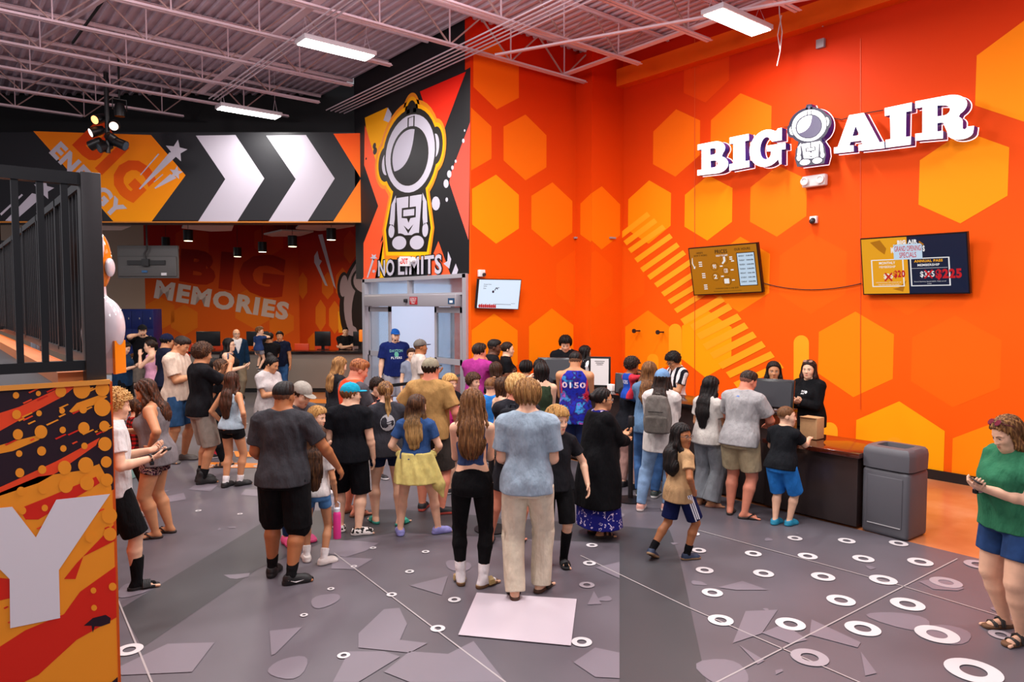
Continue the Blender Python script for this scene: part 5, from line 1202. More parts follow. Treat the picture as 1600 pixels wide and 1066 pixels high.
def draw2(P, T):
    P(rect(.01, .46, .02, .98), sY); P(rect(.46, .99, .02, .98), sN)
    P([(.10, .92), (.20, .95), (.26, .80), (.24, .70), (.18, .78)], sO, 1); P([(.30, .10), (.36, .12), (.44, .25), (.40, .05)], sO, 1)
    T('BIG AIR', .37, .56, .86, .93, sW, 3, .06); P(rect(.33, .60, .60, .86), sB, 3); T('GRAND OPENING', .34, .59, .74, .83, sR, 5, .01); T('SPECIALS', .385, .545, .63, .72, sR, 5, .01); T('M', .305, .33, .72, .82, sW, 3, .05); T('S', .605, .625, .72, .82, sW, 3, .05)
    P([(.325, .82), (.335, .84), (.37, .90), (.36, .87)], sO, 4); P([(.57, .88), (.58, .90), (.62, .84), (.61, .82)], sO, 4)
    for (a, b) in ((.10, .42), (.48, .84)):
        for r in ((a, b, .14, .155), (a, b, .60, .615), (a, a+.012, .14, .615), (b-.012, b, .14, .615)): P(rect(*r), sW, 2)
    T('MONTHLY', .18, .34, .53, .575, sW); T('MEMBERSHIP', .18, .34, .465, .505, sW, 2, 0.); T('ANNUAL PASS', .52, .78, .54, .585, sY, 3, .05); T('MEMBERSHIP', .55, .75, .475, .515, sW)
    T('$25', .22, .31, .27, .37, sW, 3); T('$325', .57, .70, .28, .39, sW, 3)
    for (x, y) in ((.23, .24), (.61, .27)): brush(P, sR, [(x, y), (x+.075, y+.14)], .008); brush(P, sR, [(x+.005, y+.14), (x+.07, y)], .008)
    T('$20', .32, .43, .28, .42, sR, 5, .05); T('$225', .71, .94, .24, .42, sR, 5, .05)
    T('Unlimited jumping, 120 minutes per day', .14, .39, .205, .225, sW, 3, 0); T('*See team member for details', .16, .37, .17, .19, sW, 3, 0); T('Grand Opening Special $225. Must enroll', .51, .80, .205, .225, sW, 3, 0); T('today', .63, .67, .17, .19, sW, 3, 0); P(rect(.49, .82, .44, .444), sW, 3)
def draw3(P, T):
    P(rect(.015, .985, .02, .98), SCR('ice_bright', 'd0e4f6', 1.0)); T('Closest Going', .12, .30, .80, .84, sK); T('Safety', .12, .20, .74, .78, sK); T('Zone', .12, .18, .67, .71, sK)
    P(ell(.35, .58, .025, .045, 0, 14), sN, 2); brush(P, sN, [(.38, .62), (.41, .72), (.45, .66)], .008); brush(P, sN, [(.40, .70), (.48, .72)], .006)
    P(rect(.40, .80, .155, .168), sK, 2); P(rect(.80, .90, .19, .198), sK, 2)
    for i in range(9): P([(.05+.045*i, .03), (.09+.045*i, .03), (.08+.045*i, .16+.02*(i % 2)), (.04+.045*i, .12)], sR, 2)
q1 = tv('television with amber price list and blue opening hours panel', [(1075, 388), (1183, 379), (1192, 457), (1084, 462)], XW-.10, 'x', .06, draw1)
q2 = tv('larger right television split amber and navy with grand opening prices', [(1344, 373), (1511, 362), (1516, 459), (1349, 461)], XW-.10, 'x', .06, draw2)
q3 = tv('small television with pale blue screen beside the entrance doors', [(748, 436), (815, 437), (810, 484), (744, 482)], YW-.10, 'y', .05, draw3)
m = MB(); A, B = onX(1191, 442, XW-.03), onX(1346, 443, XW-.03)
m.tube([A*(1-t)+B*t-V3(0, 0, .10*4*t*(1-t)) for t in np.linspace(0, 1, 14)], .007, mat('cable_black', '101012'), 6); thing_from(m, 'wall_cable', 'black cable sagging on the orange wall between the two televisions', 'cable')
# ================================================================ word sign of lit channel letters
SF = XW-.26
face, sidem, halo = mat('sign_face_lit', (1, 1, 1), emit=1.0), mat('sign_return_blue', '2c2084', rough=.35, emit=.10), mat('sign_halo_tube', 'ffd8e0', emit=1.6)
def slab_letter(c):
    A = lambda cx, cy, rx, ry, a0, a1, n=14: [(cx+rx*math.cos(math.radians(a0+(a1-a0)*i/(n-1))), cy+ry*math.sin(math.radians(a0+(a1-a0)*i/(n-1)))) for i in range(n)]
    if c == 'I': return [[(0, 0), (1, 0), (1, .2), (.80, .2), (.80, .8), (1, .8), (1, 1), (0, 1), (0, .8), (.20, .8), (.20, .2), (0, .2)]]
    if c == 'B': return [[(0, 0), (.62, 0)]+A(.62, .27, .38, .27, -90, 60)+A(.60, .76, .34, .24, -40, 90)+[(0, 1), (0, .82), (.14, .82), (.14, .18), (0, .18)], [(.44, .20), (.56, .20)]+A(.56, .31, .11, .10, -80, 80, 8)+[(.44, .42)], [(.44, .60), (.54, .60)]+A(.54, .70, .10, .10, -80, 80, 8)+[(.44, .80)]]
    if c == 'G': return [A(.48, .5, .48, .53, 62, 318, 30)+[(.88, .0), (.93, .0), (.93, .40), (1.04, .40), (1.04, .57), (.52, .57), (.52, .40), (.64, .40), (.62, .26)]+A(.50, .5, .18, .32, 300, 75, 20)+[(.66, .66), (.94, .66), (.94, 1.0), (.82, 1.0), (.78, .93)]]
    if c == 'A': return [[(0, 0), (.42, 0), (.42, .18), (.36, .18), (.39, .27), (.61, .27), (.64, .18), (.58, .18), (.58, 0), (1.02, 0), (1.02, .18), (.92, .18), (.62, 1), (.26, 1), (.08, .5), (.08, .18), (0, .18)][:0]+[(0, 0), (.42, 0), (.42, .17), (.33, .17), (.36, .27), (.58, .27), (.61, .17), (.52, .17), (.52, 0), (1.04, 0), (1.04, .17), (.95, .17), (.66, 1), (.34, 1), (.08, .17), (0, .17)], [(.40, .42), (.55, .42), (.475, .68)]]
    if c == 'R': return [[(0, 0), (.50, 0), (.50, .18), (.40, .18), (.40, .38), (.50, .38), (.58, .12)]+A(.80, .10, .22, .16, 190, 350, 12)+[(1.03, .22), (.92, .22), (.88, .16), (.84, .18)]+A(.70, .34, .14, .14, -10, 60, 6)+A(.58, .73, .33, .27, -50, 90)+[(0, 1), (0, .82), (.13, .82), (.13, .18), (0, .18)], [(.40, .54), (.50, .54)]+A(.50, .66, .12, .12, -80, 80, 8)+[(.40, .80)]]
SL = [('B', [(1090, 226), (1135, 217.5), (1139, 269), (1089.5, 274.5)]), ('I', [(1140, 215), (1170, 209), (1171, 261), (1139.5, 267)]), ('G', [(1172, 209), (1225, 199), (1225, 256), (1170, 262)]), ('A', [(1322, 181), (1364, 170), (1379, 233), (1303, 240)]), ('I', [(1382, 169), (1425, 160), (1423, 226), (1384, 231)]), ('R', [(1430, 158.5), (1520, 141.5), (1519, 212.5), (1430, 220)])]
SL[3] = ('A', [(1303, 184), (1375, 172), (1379, 232), (1303, 240)])
sign = empty('illuminated_sign', tuple(onX(1300, 240, SF)), 0, 'illuminated white two-word letter sign with a helmeted figure between the words', 'sign'); sb_ = V3(*sign.location)
def channel(loops, mp, name, fm, parent):
    vs, fs = shape_mesh(loops); m = MB(); dep = V3(.13, 0, 0)
    m.add([mp(v.x, v.y) for v in vs], fs, fm)
    for lp in loops:
        n = len(lp); P = [mp(*p) for p in lp]; m.add(P+[p+dep for p in P], [[i, (i+1) % n, n+(i+1) % n, n+i] for i in range(n)], sidem)
        tb = [p+dep+V3(.03, 0, 0) for p in P]; m.tube(tb+[tb[0]], .006, halo, 5, False)
    rebase(m, sb_); return m.build(name, parent)
for c, q in SL: channel(slab_letter(c), quad_map([onX(*p, SF) for p in q]), 'letter', face, sign)
figE = MB()
def Psig(x, y): return (1266+x*40*(1 if x < 0 else .92)+ (y-.5)*4, 163+y*96-x*5)
outl = [Psig(x, y) for x, y in ell(0, .345, .80, .30, 0, 30, -200+360-160, 20+0)]
outl = [Psig(x, y) for x, y in ([(.42, .60), (.60, .72), (.62, .86), (.52, .99), (-.52, .99), (-.62, .86), (-.60, .72), (-.42, .60)]+ell(-.03, .345, .80, .295, 0, 22, 135, 262)+[(-.1, .0), (.1, .0)]+ell(.03, .345, .80, .295, 0, 22, 278, 405))]
vs = [onX(*p, SF) for p in outl]; n = len(vs); m = MB(); navy = mat('sign_outline_navy', '141432', rough=.3); m.add(vs+[v+V3(.13, 0, 0) for v in vs], [[i, (i+1) % n, n+(i+1) % n, n+i] for i in range(n)], sidem)
m.poly(vs, navy); tb = [v+V3(.16, 0, 0) for v in vs]; m.tube(tb+[tb[0]], .006, halo, 5, False)
suit(lambda pts, mm, L: m.poly([onX(x, y, SF-.0012*L) for x, y in pts], mm), Psig, None, navy, face, face, mat('sign_visor', '4a4660', rough=.3, emit=.35), 1)
rebase(m, sb_); m.build('figure_emblem', sign)
m = MB()
for px, py in ((1110, 250), (1155, 240), (1200, 232), (1266, 215), (1345, 215), (1404, 198), (1475, 185)):
    c = onX(px, py, SF+.16); m.box((c[0]+.05, c[1], c[2]), (.12, .04, .04), ALU)
rebase(m, sb_); m.build('mounting_stud', sign)
m = MB(); a = onX(1150, 250, SF); b = onX(1500, 180, SF)
mb_ = MB(); pts = [onX(1225, 199, XW-.03), onX(1240, 198, XW-.03), onX(1300, 184, XW-.03), onX(1315, 187, XW-.03), onX(1345, 178, XW-.03), onX(1380, 172, XW-.03)]; mb_.tube(pts, .007, mat('cable_black', '101012'), 5); rebase(mb_, sb_); mb_.build('wiring', sign)
# emergency light, camera, boxes, pegs on the walls
def wallthing(name, label, cat, mk): r = mk(); return r
el = empty('emergency_light', tuple(onX(1276, 292, XW)), 0, 'white twin-head emergency light below the lit word sign', 'emergency light'); m = MB(); m.box((-.06, 0, .08), (.10, .36, .17), mat('white_plastic', 'e8e2e0', rough=.4), None, .02); m.build('housing', el)
for s in (-1, 1): m = MB(); m.lathe((-.12, s*.12, .08), [(0, -.01), (.055, -.01), (.06, .03), (.045, .035), (.03, .02), (0, .02)], MATS['white_plastic'], 16, (-1, 0, 0)); m.build('lamp_head', el)
cmx = empty('security_camera', tuple(onX(1273, 346, XW)), 0, 'small white dome camera between the televisions on the wall', 'camera'); m = MB(); m.box((-.03, 0, .02), (.06, .11, .11), MATS['white_plastic'], None, .01); m.build('mount', cmx); m = MB(); m.lathe((-.05, 0, .01), [(0, -.0), (.045, .0), (.04, .05), (.02, .07), (0, .075)], mat('dome_dark', '28282c', rough=.15), 14, (-1, 0, -.5)); m.build('dome', cmx)
cb = empty('wall_sensor', tuple(onY(750, 432, YW)), 0, 'small white box with sensor above the television by the doors', 'sensor'); m = MB(); m.box((0, -.04, .05), (.12, .07, .12), MATS['white_plastic'], None, .01); m.build('housing', cb); m = MB(); m.lathe((.02, -.08, .03), [(0, 0), (.03, 0), (.028, .03), (0, .035)], mat('dome_dark', '28282c', rough=.15), 12, (0, -1, 0)); m.build('lens', cb)
m = MB(); c = onX(1284, 69, XW); m.box((c[0]-.03, c[1], c[2]), (.06, .12, .13), mat('grey_plastic', '9a9094', rough=.5), None, .005); thing_from(m, 'junction_box', 'small grey box high on the orange wall below the drop rod', 'box')
m = MB(); m.tube([onX(1286, -5, XW-.04), onX(1285.5, 42, XW-.04)], .010, MATS['grey_plastic'], 6); thing_from(m, 'drop_rod', 'short thin rod on the ledge above the word sign', 'rod')
for (px, py, lab) in ((1000, 517, 'left black wall peg above the counter staff'), (1037, 519, 'right black wall peg above the counter staff')):
    c = onX(px, py, XW); r = empty('wall_peg', tuple(c), 0, lab, 'hook'); m = MB(); m.tube([(-.0, 0, 0), (-.16, 0, .0)], .014, mat('peg_black', '141414'), 8); m.build('rod', r); m = MB(); m.lathe((-.17, 0, 0), [(0, -.015), (.04, -.015), (.04, .015), (0, .015)], MATS['peg_black'], 14, (-1, 0, 0)); m.build('knob', r)
for (px, lab) in ((902, 'left small grey clamp on the corner column'), (957, 'right small grey clamp on the corner column')):
    c = onY(px, 372, YCo-.02) if px > 930 else onY(px, 372, YW-.03); m = MB(); m.box(c, (.14, .06, .035), MATS['grey_plastic'], None, .005); thing_from(m, 'pipe_clamp', lab, 'clamp')
# ================================================================ counters
CTOP = mat('counter_top_brown', '4a1c10', rough=.10, spec=.7, coat=.6); CFR = mat('counter_front_dark', '352a28', rough=.28, spec=.5, noise=.05, nscale=2); KICK = mat('kick_black', '0c0b0b', rough=.5); BLKT = mat('counter_top_black', '141012', rough=.18)
CX0 = 7.36; ylow = float(onX(1246, 660, CX0+.74)[1]); yend_ = float(onX(1345, 705, CX0)[1])
cr = empty('reception_counter', (CX0+.37, (yend_+8.3)/2, 0), 0, 'long dark brown reception desk, low at its right end, below the price screens', 'counter'); co = V3(*cr.location)
zl = float(onX(1320, 706, CX0)[2]); zh = 1.08
m = MB(); m.box((CX0+.40, (yend_+ylow)/2+.02, zl/2), (.74, ylow-yend_-.04, zl-.06), CFR, None, .004); rebase(m, co); m.build('low_front', cr)
m = MB(); m.box((CX0+.37, (yend_+ylow)/2, zl-.02), (.80, ylow-yend_, .05), CTOP, None, .004); rebase(m, co); m.build('low_top', cr)
m = MB(); m.box((CX0+.40, (ylow+8.3)/2, zh/2), (.66, 8.3-ylow, zh-.06), CFR, None, .004); rebase(m, co); m.build('high_front', cr)
m = MB(); m.box((CX0+.37, (ylow+8.3)/2, zh-.02), (.74, 8.3-ylow, .045), BLKT, None, .004); rebase(m, co); m.build('high_top', cr)
# register screens and printers on the counter
def register(px, F, label, rz, z, s=1.):
    p = onF(px, 600, F); root = empty('register_screen', (p[0], p[1], z+.006), rz, label, 'monitor'); bk = mat('register_black', '101114', rough=.25)
    m = MB(); m.box((0, 0, .02), (.26*s, .2*s, .04), bk, None, .008); m.build('base', root); m = MB(); m.box((0, .02, .08), (.07, .05, .12), bk, None, .008); m.build('neck', root)
    m = MB(); m.box((0, 0, .21*s), (.46*s, .05, .31*s), bk, Matrix.Rotation(.25, 3, 'X'), .01); m.build('display', root); m = MB(); m.box((0, .042, .21*s), (.42*s, .004, .26*s), mat('vent_grey', '26282e', rough=.5), Matrix.Rotation(.25, 3, 'X')); m.build('back_panel', root)
    return root
RG = math.radians(90)
register(1205, 8.15, 'black register screen before the young cashier at the low desk step', math.radians(108), zh, 1.1)
register(868, 10.95, 'black register screen before the cashier in the corner', math.radians(138), zh, 1.2)
register(985, 9.55, 'black register screen behind the child in the bright jersey', math.radians(125), zh, .9)
m = MB(); p = onF(1268, 690, 7.95)
def box_thing(name, label, cat, c, size, m_, rz=0., bev=.004, parts=()):
    r = empty(name, c, rz, label, cat); mb = MB(); mb.box((0, 0, size[2]/2), size, m_, None, bev); mb.build('body' if name != 'cardboard_box' else 'carton', r)
    for nm, cc, ss, mm in parts: mb = MB(); mb.box(cc, ss, mm, None, .002); mb.build(nm, r)
    return r
bx = box_thing('cardboard_box', 'tan cardboard box standing open on the low desk by the boy', 'box', (CX0+.42, float(onX(1259, 690, CX0+.4)[1])-.06, zl+.012), (.17, .20, .24), mat('cardboard', 'c49a6a', rough=.8, noise=.05), 0, .003, (('flap', (-.085, 0, .243), (.05, .19, .006), mat('cardboard', 'c49a6a')),))
sf = empty('framed_sign', (CX0+.45, float(onX(937, 590, CX0+.45)[1]), zh+.005), math.radians(-52), 'black framed white notice standing on the counter beside the patterned jersey', 'sign')
m = MB(); m.box((0, 0, .24), (.33, .03, .46), mat('frame_black', '0c0c0c', rough=.4), None, .004); m.build('frame', sf); m = MB(); m.box((0, -.018, .24), (.27, .003, .40), paint('e8e4e2')); 
for k in range(3): m.box((0, -.0205, .40-.025*k), (.15-.03*k, .002, .008), paint('2a2a2a'))
m.build('notice', sf); m = MB(); m.box((0, .05, .01), (.2, .16, .02), MATS['frame_black']); m.build('stand', sf)
for (px, c, lab) in ((1128, 'd01c18', 'red tape roll standing on the counter between two customers'), (955, 'f0ece8', 'small white card holder on the counter by the flower hair')):
    m = MB(); p = onX(px, 612, CX0+.3); m.box((p[0], p[1], zh+.05), (.08, .10, .10), paint(c), None, .01); thing_from(m, 'card_holder', lab, 'holder')
# trash can
GR = mat('bin_grey', '57575c', rough=.5, bump=.1, bscale=300); tcq = [onZ(1343, 829), onZ(1412, 847), onZ(1437, 832)]
tc_c = (tcq[0]+tcq[2])/2+V3(.0, -.04, 0); dx = tcq[1]-tcq[0]; wA = np.linalg.norm(dx); wB = np.linalg.norm(tcq[2]-tcq[1]); rzt = math.atan2(dx[1], dx[0]); Ht = .90
tr_ = empty('trash_can', (tc_c[0], tc_c[1], 0), rzt, 'large grey square trash can at the right end of the desk', 'trash can')
wA, wB = .50, .45
m = MB(); m.box((0, 0, .34), (wA*.94, wB*.94, .68), GR, None, .04); m.build('bin_body', tr_)
m = MB(); m.box((0, -wB*.47-.001, .36), (wA*.70, .012, .50), GR, None, .005); m.box((0, -wB*.47-.008, .115), (wA*.66, .006, .008), mat('bin_edge', 'b8b8b8', rough=.4)); m.build('front_panel', tr_)
m = MB(); vsx = []; 
for (z, s) in ((.685, .985), (.83, 1.0), (.875, .965), (.90, .88)):
    n = 24
    for i in range(n):
        a = 2*math.pi*i/n; cx, cy = math.cos(a), math.sin(a); k = (abs(cx)**8+abs(cy)**8)**(-1/8); vsx.append((cx*k*wA/2*s, cy*k*wB/2*s, z))
for i in range(n):
    a = 2*math.pi*i/n; cx, cy = math.cos(a), math.sin(a); k = (abs(cx)**8+abs(cy)**8)**(-1/8); vsx.append((cx*k*wA*.30, cy*k*wB*.26, .905))
for i in range(n):
    a = 2*math.pi*i/n; cx, cy = math.cos(a), math.sin(a); k = (abs(cx)**8+abs(cy)**8)**(-1/8); vsx.append((cx*k*wA*.27, cy*k*wB*.23, .80))
m.add(vsx, [[j*24+i, j*24+(i+1) % 24, (j+1)*24+(i+1) % 24, (j+1)*24+i] for j in range(5) for i in range(24)], GR, True); m.poly(vsx[-24:], mat('bin_dark', '0c0c0c')); m.build('lid', tr_)
# thin white sheet standing in for a panel of light projected on the floor
pq = [onZ(*p) for p in ((745, 928), (901, 938), (892, 1011), (716, 994))]; m = MB(); v = [p+V3(0, 0, .010) for p in pq]+[p+V3(0, 0, .007) for p in pq]
m.add(v, [[0, 1, 2, 3], [7, 6, 5, 4], [0, 4, 5, 1], [1, 5, 6, 2], [2, 6, 7, 3], [3, 7, 4, 0]], mat('projected_white', 'c6bcc4', rough=.35)); thing_from(m, 'projected_floor_panel', 'large blank white square of projected light, laid as a sheet behind the queue', 'mat')
# stanchions with belts
def stanchion(px, py, label, belt=None):
    p = onZ(px, py); r = empty('stanchion', (p[0], p[1], 0), 0, label, 'stanchion', None); bk = mat('stanchion_black', '131316', rough=.4)
    m = MB(); m.lathe((0, 0, 0), [(0, 0), (.18, 0), (.18, .015), (.06, .03), (0, .035)], bk, 28); m.build('base', r); m = MB(); m.lathe((0, 0, .02), [(.03, 0), (.03, .90), (0, .9)], bk, 16); m.build('post', r)
    m = MB(); m.lathe((0, 0, .90), [(0, 0), (.04, 0), (.04, .10), (.03, .12), (0, .125)], bk, 16); m.build('head', r)
    if belt:
        q = onZ(*belt); m = MB(); d = q-p; m.bar((d[0]*.02, d[1]*.02, .96), (d[0], d[1], .96), .004, .055, mat('belt_black', '0c0c0e', rough=.7)); m.build('belt', r)
    return r
stanchion(514, 690+20, 'black stanchion post left of the boy in the bright blue cap', (700, 672)); stanchion(700, 672, 'black stanchion post hidden behind the man in the tan shirt', (735, 655))
stanchion(768, 828, 'black stanchion on its round base behind the girl in black leggings'); stanchion(985, 782, 'black stanchion on its round base beside the long black cardigan')
# ================================================================ raised platform at the left with its printed side panel
YP = float(onX(0, 0, 1)[1]*0+3.72); PYP = Pl('y', YP); c_r = onY(171, 598, YP); zpt = float(c_r[2]); xr = float(onY(180, 900, YP)[0])
pf = empty('play_platform', (xr-2, YP+3, 0), 0, 'raised play platform with black railing and orange printed side at the left', 'platform'); po = V3(*pf.location)
m = MB(); m.box((xr-2.5, YP+4.2, zpt-.06), (5.0, 8.3, .10), mat('platform_deck', '2e2e32', rough=.45, noise=.1, nscale=8)); rebase(m, po); m.build('deck', pf)
pn = MB(); x_l = -4.3; pn.box(((xr+x_l)/2, YP+.03, zpt/2), (xr-x_l, .06, zpt), paint('f8901c')); NPU = paint('260a1c'); PR, PD, PO2 = paint('fb4a1c'), paint('e0220a'), paint('ff9c20')
def ppoly(pts, m, L): 
    q = [PYP(x, y, L) for x, y in pts]; pn.poly(q, m)
ppoly([(0, 607), (171, 599), (177, 700), (178, 765), (150, 775), (90, 785), (20, 792), (0, 800), (-60, 800), (-60, 610)], NPU, 1)
ppoly([(0, 770), (60, 745), (130, 735), (155, 725), (174, 760), (176, 800), (178, 850), (183, 1066), (-40, 1066), (-40, 800)], PO2, 2)
ppoly([(-30, 655), (30, 636), (85, 610), (108, 600), (118, 604), (98, 620), (60, 640), (10, 668), (-30, 690)], PR, 2); ppoly([(-30, 775), (30, 748), (90, 720), (156, 684), (150, 696), (90, 738), (60, 755), (-30, 785)], PR, 2)
ppoly([(-30, 705), (20, 690), (60, 680), (72, 676), (60, 688), (20, 705), (-30, 715)], PO2, 2); ppoly([(108, 643), (120, 630), (160, 616), (168, 620), (150, 632), (112, 645)], PO2, 2)
ppoly([(30, 795), (80, 775), (120, 758), (150, 745), (156, 755), (140, 765), (60, 812), (40, 812)], PD, 3)
ppoly([(100, 905), (120, 880), (178, 820), (180, 845), (130, 870), (118, 905)], PD, 3); ppoly([(-30, 1030), (40, 985), (100, 960), (125, 925), (181, 885), (182, 965), (120, 1000), (60, 1055), (30, 1070), (-30, 1070)], PD, 3); ppoly([(-30, 900), (16, 905), (16, 935), (-30, 945)], PD, 3)
rq = np.random.RandomState(9)
for (x, y, r) in [(25, 618, 5), (60, 615, 4), (95, 612, 8.5), (128, 609, 13.5), (160, 608, 11), (26, 648, 7), (61, 646, 4.5), (97, 642, 4.5), (130, 640, 6), (160, 637, 13), (28, 679, 8), (64, 675, 10), (98, 672, 5), (131, 669, 9), (163, 666, 8), (30, 709, 5), (65, 705, 7), (99, 701, 5), (132, 697, 5), (164, 694, 10.5), (31, 739, 7), (66, 734, 6.5), (101, 731, 10.5), (134, 727, 12), (166, 722, 8.5), (33, 768, 7), (68, 764, 8), (103, 759, 11), (136, 755, 11), (167, 750, 9.5), (35, 798, 6), (70, 794, 5), (171, 806, 12), (141, 840, 7.5), (172, 835, 10), (146, 923, 4.5), (147, 950, 4.5), (176, 917, 6)]: ppoly(ell(x, y, r, r*1.05, 0, 20), PO2, 4)
for i in range(46):
    x, y = rq.uniform(0, 165), rq.choice([rq.uniform(610, 700), rq.uniform(790, 1000)]); l = rq.uniform(6, 20); ppoly([(x, y), (x+l, y-l*.45), (x+l+2, y-l*.45+1.5), (x+2, y+2)], (PO2, PR, PD)[i % 3], 3.5)
ppoly([(131, 978), (145, 966), (165, 961), (173, 966), (172, 974), (158, 979), (148, 979), (145, 989), (143, 978)], NPU, 4); ppoly([(170, 1070), (184, 1058), (184, 1075)], NPU, 4)
ppoly([(-30, 797), (19, 792), (56, 840), (88, 781), (172, 772), (92, 891), (94, 966), (16, 982), (15, 905), (-5, 885), (-30, 850)], paint('eae4e8'), 6)
rebase(pn, po); pn.build('side_panel', pf)
m = MB(); m.box((xr, YP+4.2, zpt/2), (.04, 8.3, zpt), paint('c86010')); m.box(((xr+x_l)/2, YP-.005, zpt+.005), (xr-x_l, .03, .02), paint('f0a040')); rebase(m, po); m.build('panel_edge', pf)
SB = mat('steel_black', '17171a', rough=.35, metal=.3, spec=.6)
zr1 = float(onY(150, 272, YP+.05)[2]); pxa, pxb = onY(128, 400, YP+.03)[0], onY(160, 400, YP+.03)[0]
m = MB(); m.box(((pxa+pxb)/2, YP+.06, (zpt+zr1)/2), (pxb-pxa, .10, zr1-zpt), mat('post_dark', '2c2828', rough=.4, noise=.05), None, .004); rebase(m, po); m.build('corner_post', pf)
m = MB(); za, zb_ = float(onY(60, 262, YP)[2]), float(onY(60, 580, YP)[2]); 
m.box(((pxa+x_l)/2, YP+.06, zr1-.03), (pxa-x_l, .05, .055), SB); rebase(m, po); m.build('top_rail', pf)
m = MB(); zbr = float(onY(60, 574, YP+.06)[2]); m.box(((pxa+x_l)/2, YP+.06, zbr), (pxa-x_l, .05, .045), SB); rebase(m, po); m.build('bottom_rail', pf)
for px in (103, 65.5, 26, -14):
    c = onY(px, 400, YP+.06); m = MB(); m.box((c[0], YP+.06, (zbr+zr1)/2), (.026, .026, zr1-zbr), SB); rebase(m, po); m.build('baluster', pf)
# side railing running away along the platform edge
m = MB(); xs_ = pxa+.05
m.box((xs_, YP+4.2, zr1-.02), (.04, 8.2, .04), SB); rebase(m, po); m.build('side_top_rail', pf)
m = MB(); m.box((xs_, YP+4.2, zpt+.10), (.04, 8.2, .04), SB); rebase(m, po); m.build('side_bottom_rail', pf)
k = 0; y = YP+.22
while y < YP+8.2:
    m = MB(); w = .016 if k % 8 else .04; m.box((xs_, y, (zpt+.1+zr1)/2), (w, w, zr1-zpt-.1), SB); rebase(m, po); m.build('side_baluster', pf); y += .115; k += 1
m = MB(); m.box((xs_-.10, YP+4.2, zpt+.02), (.10, 8.2, .06), paint('e88a50')); rebase(m, po); m.build('orange_curb', pf)
# back railing across the platform end
m = MB(); yb_ = YP+5.2
for z in (zpt+.12, zr1-.05): m.box((xs_-2.2, yb_, z), (4.4, .035, .035), SB)
for i in range(34): m.box((xs_-.1-.13*i, yb_, (zpt+zr1)/2), (.014, .014, zr1-zpt-.15), SB)
rebase(m, po); m.build('back_railing', pf)
m = MB(); c = onF(30, 498, 8.5); m.box((xs_-.8, yb_+1.0, zpt+.04), (1.5, 1.6, .06), paint('e8743c')); rebase(m, po); m.build('orange_pad', pf)
dh = MB(); ph = onF(52, 380, 17.6); pts = [(ph[0], ph[1], z) for z in np.linspace(.0, 5.19, 70)]; dh.tube(pts, [.13+.012*(i % 2) for i in range(70)], mat('foil_duct', 'c8c4c8', rough=.22, metal=.9), 14); thing_from(dh, 'foil_duct', 'silver foil duct hanging down behind the platform railing', 'duct')
# glossy inflatable-looking statue beside the platform
st = onF(163, 560, 3.65); sr_ = empty('astronaut_statue', (st[0], st[1], zpt+.012), 0, 'glossy white and orange rounded statue mostly hidden behind the dark post', 'statue')
GW, GO = mat('gloss_white', 'e8e0e4', rough=.12, coat=1), mat('gloss_orange', 'f08418', rough=.15, coat=1)
def sdf_part(name, fn, mt, parent, lo, hi, vox=.02):
    G = Field(V3(*lo), V3(*hi), vox); fn(G); r = G.mesh(2); return mesh_obj(name, r[0], r[1], [mt], parent)
z1s, z2s, z3s = [float(onF(172, y, 3.65)[2])-zpt for y in (560, 440, 372)]; zq = float(onF(172, 512, 3.65)[2])-zpt; Rs = Matrix.Rotation(-HX, 4, 'Z'); sr_.rotation_euler = (0, 0, -HX)
sdf_part('statue_body', lambda G: (G.ell((.008, 0, zq-.01), (.095, .09, .155)), G.cone((-.04, 0, .0), (-.02, 0, .2), .06, .08, .04), G.ell((-.03, 0, (zq+z2s)/2+.05), (.045, .05, .12))), GW, sr_, (-.25, -.25, .0), (.25, .25, zq+.4), .012)
sdf_part('statue_head', lambda G: G.ell((-.02, 0, (z2s+z3s)/2-.02), (.060, .08, .155)), GO, sr_, (-.2, -.2, z2s-.3), (.2, .2, z3s+.2), .010)
sdf_part('statue_ear', lambda G: G.ell((.043, 0, z2s+.06), (.016, .04, .05)), GW, sr_, (.0, -.1, z2s-.1), (.12, .1, z2s+.2), .006)
sdf_part('statue_visor_rim', lambda G: (G.ell((-.015, -.03, (z2s+z3s)/2+.02), (.056, .07, .125)), G.ell((-.02, .03, (z2s+z3s)/2-.02), (.066, .10, .17), mode='s')), GW, sr_, (-.2, -.2, z2s-.2), (.2, .2, z3s+.2), .008)
m = MB(); m.box((.03, 0, .07), (.09, .09, .14), GW); m.build('pedestal', sr_); m = MB(); m.box((.078, 0, .08), (.012, .10, .17), GO); m.build('pedestal_edge', sr_)
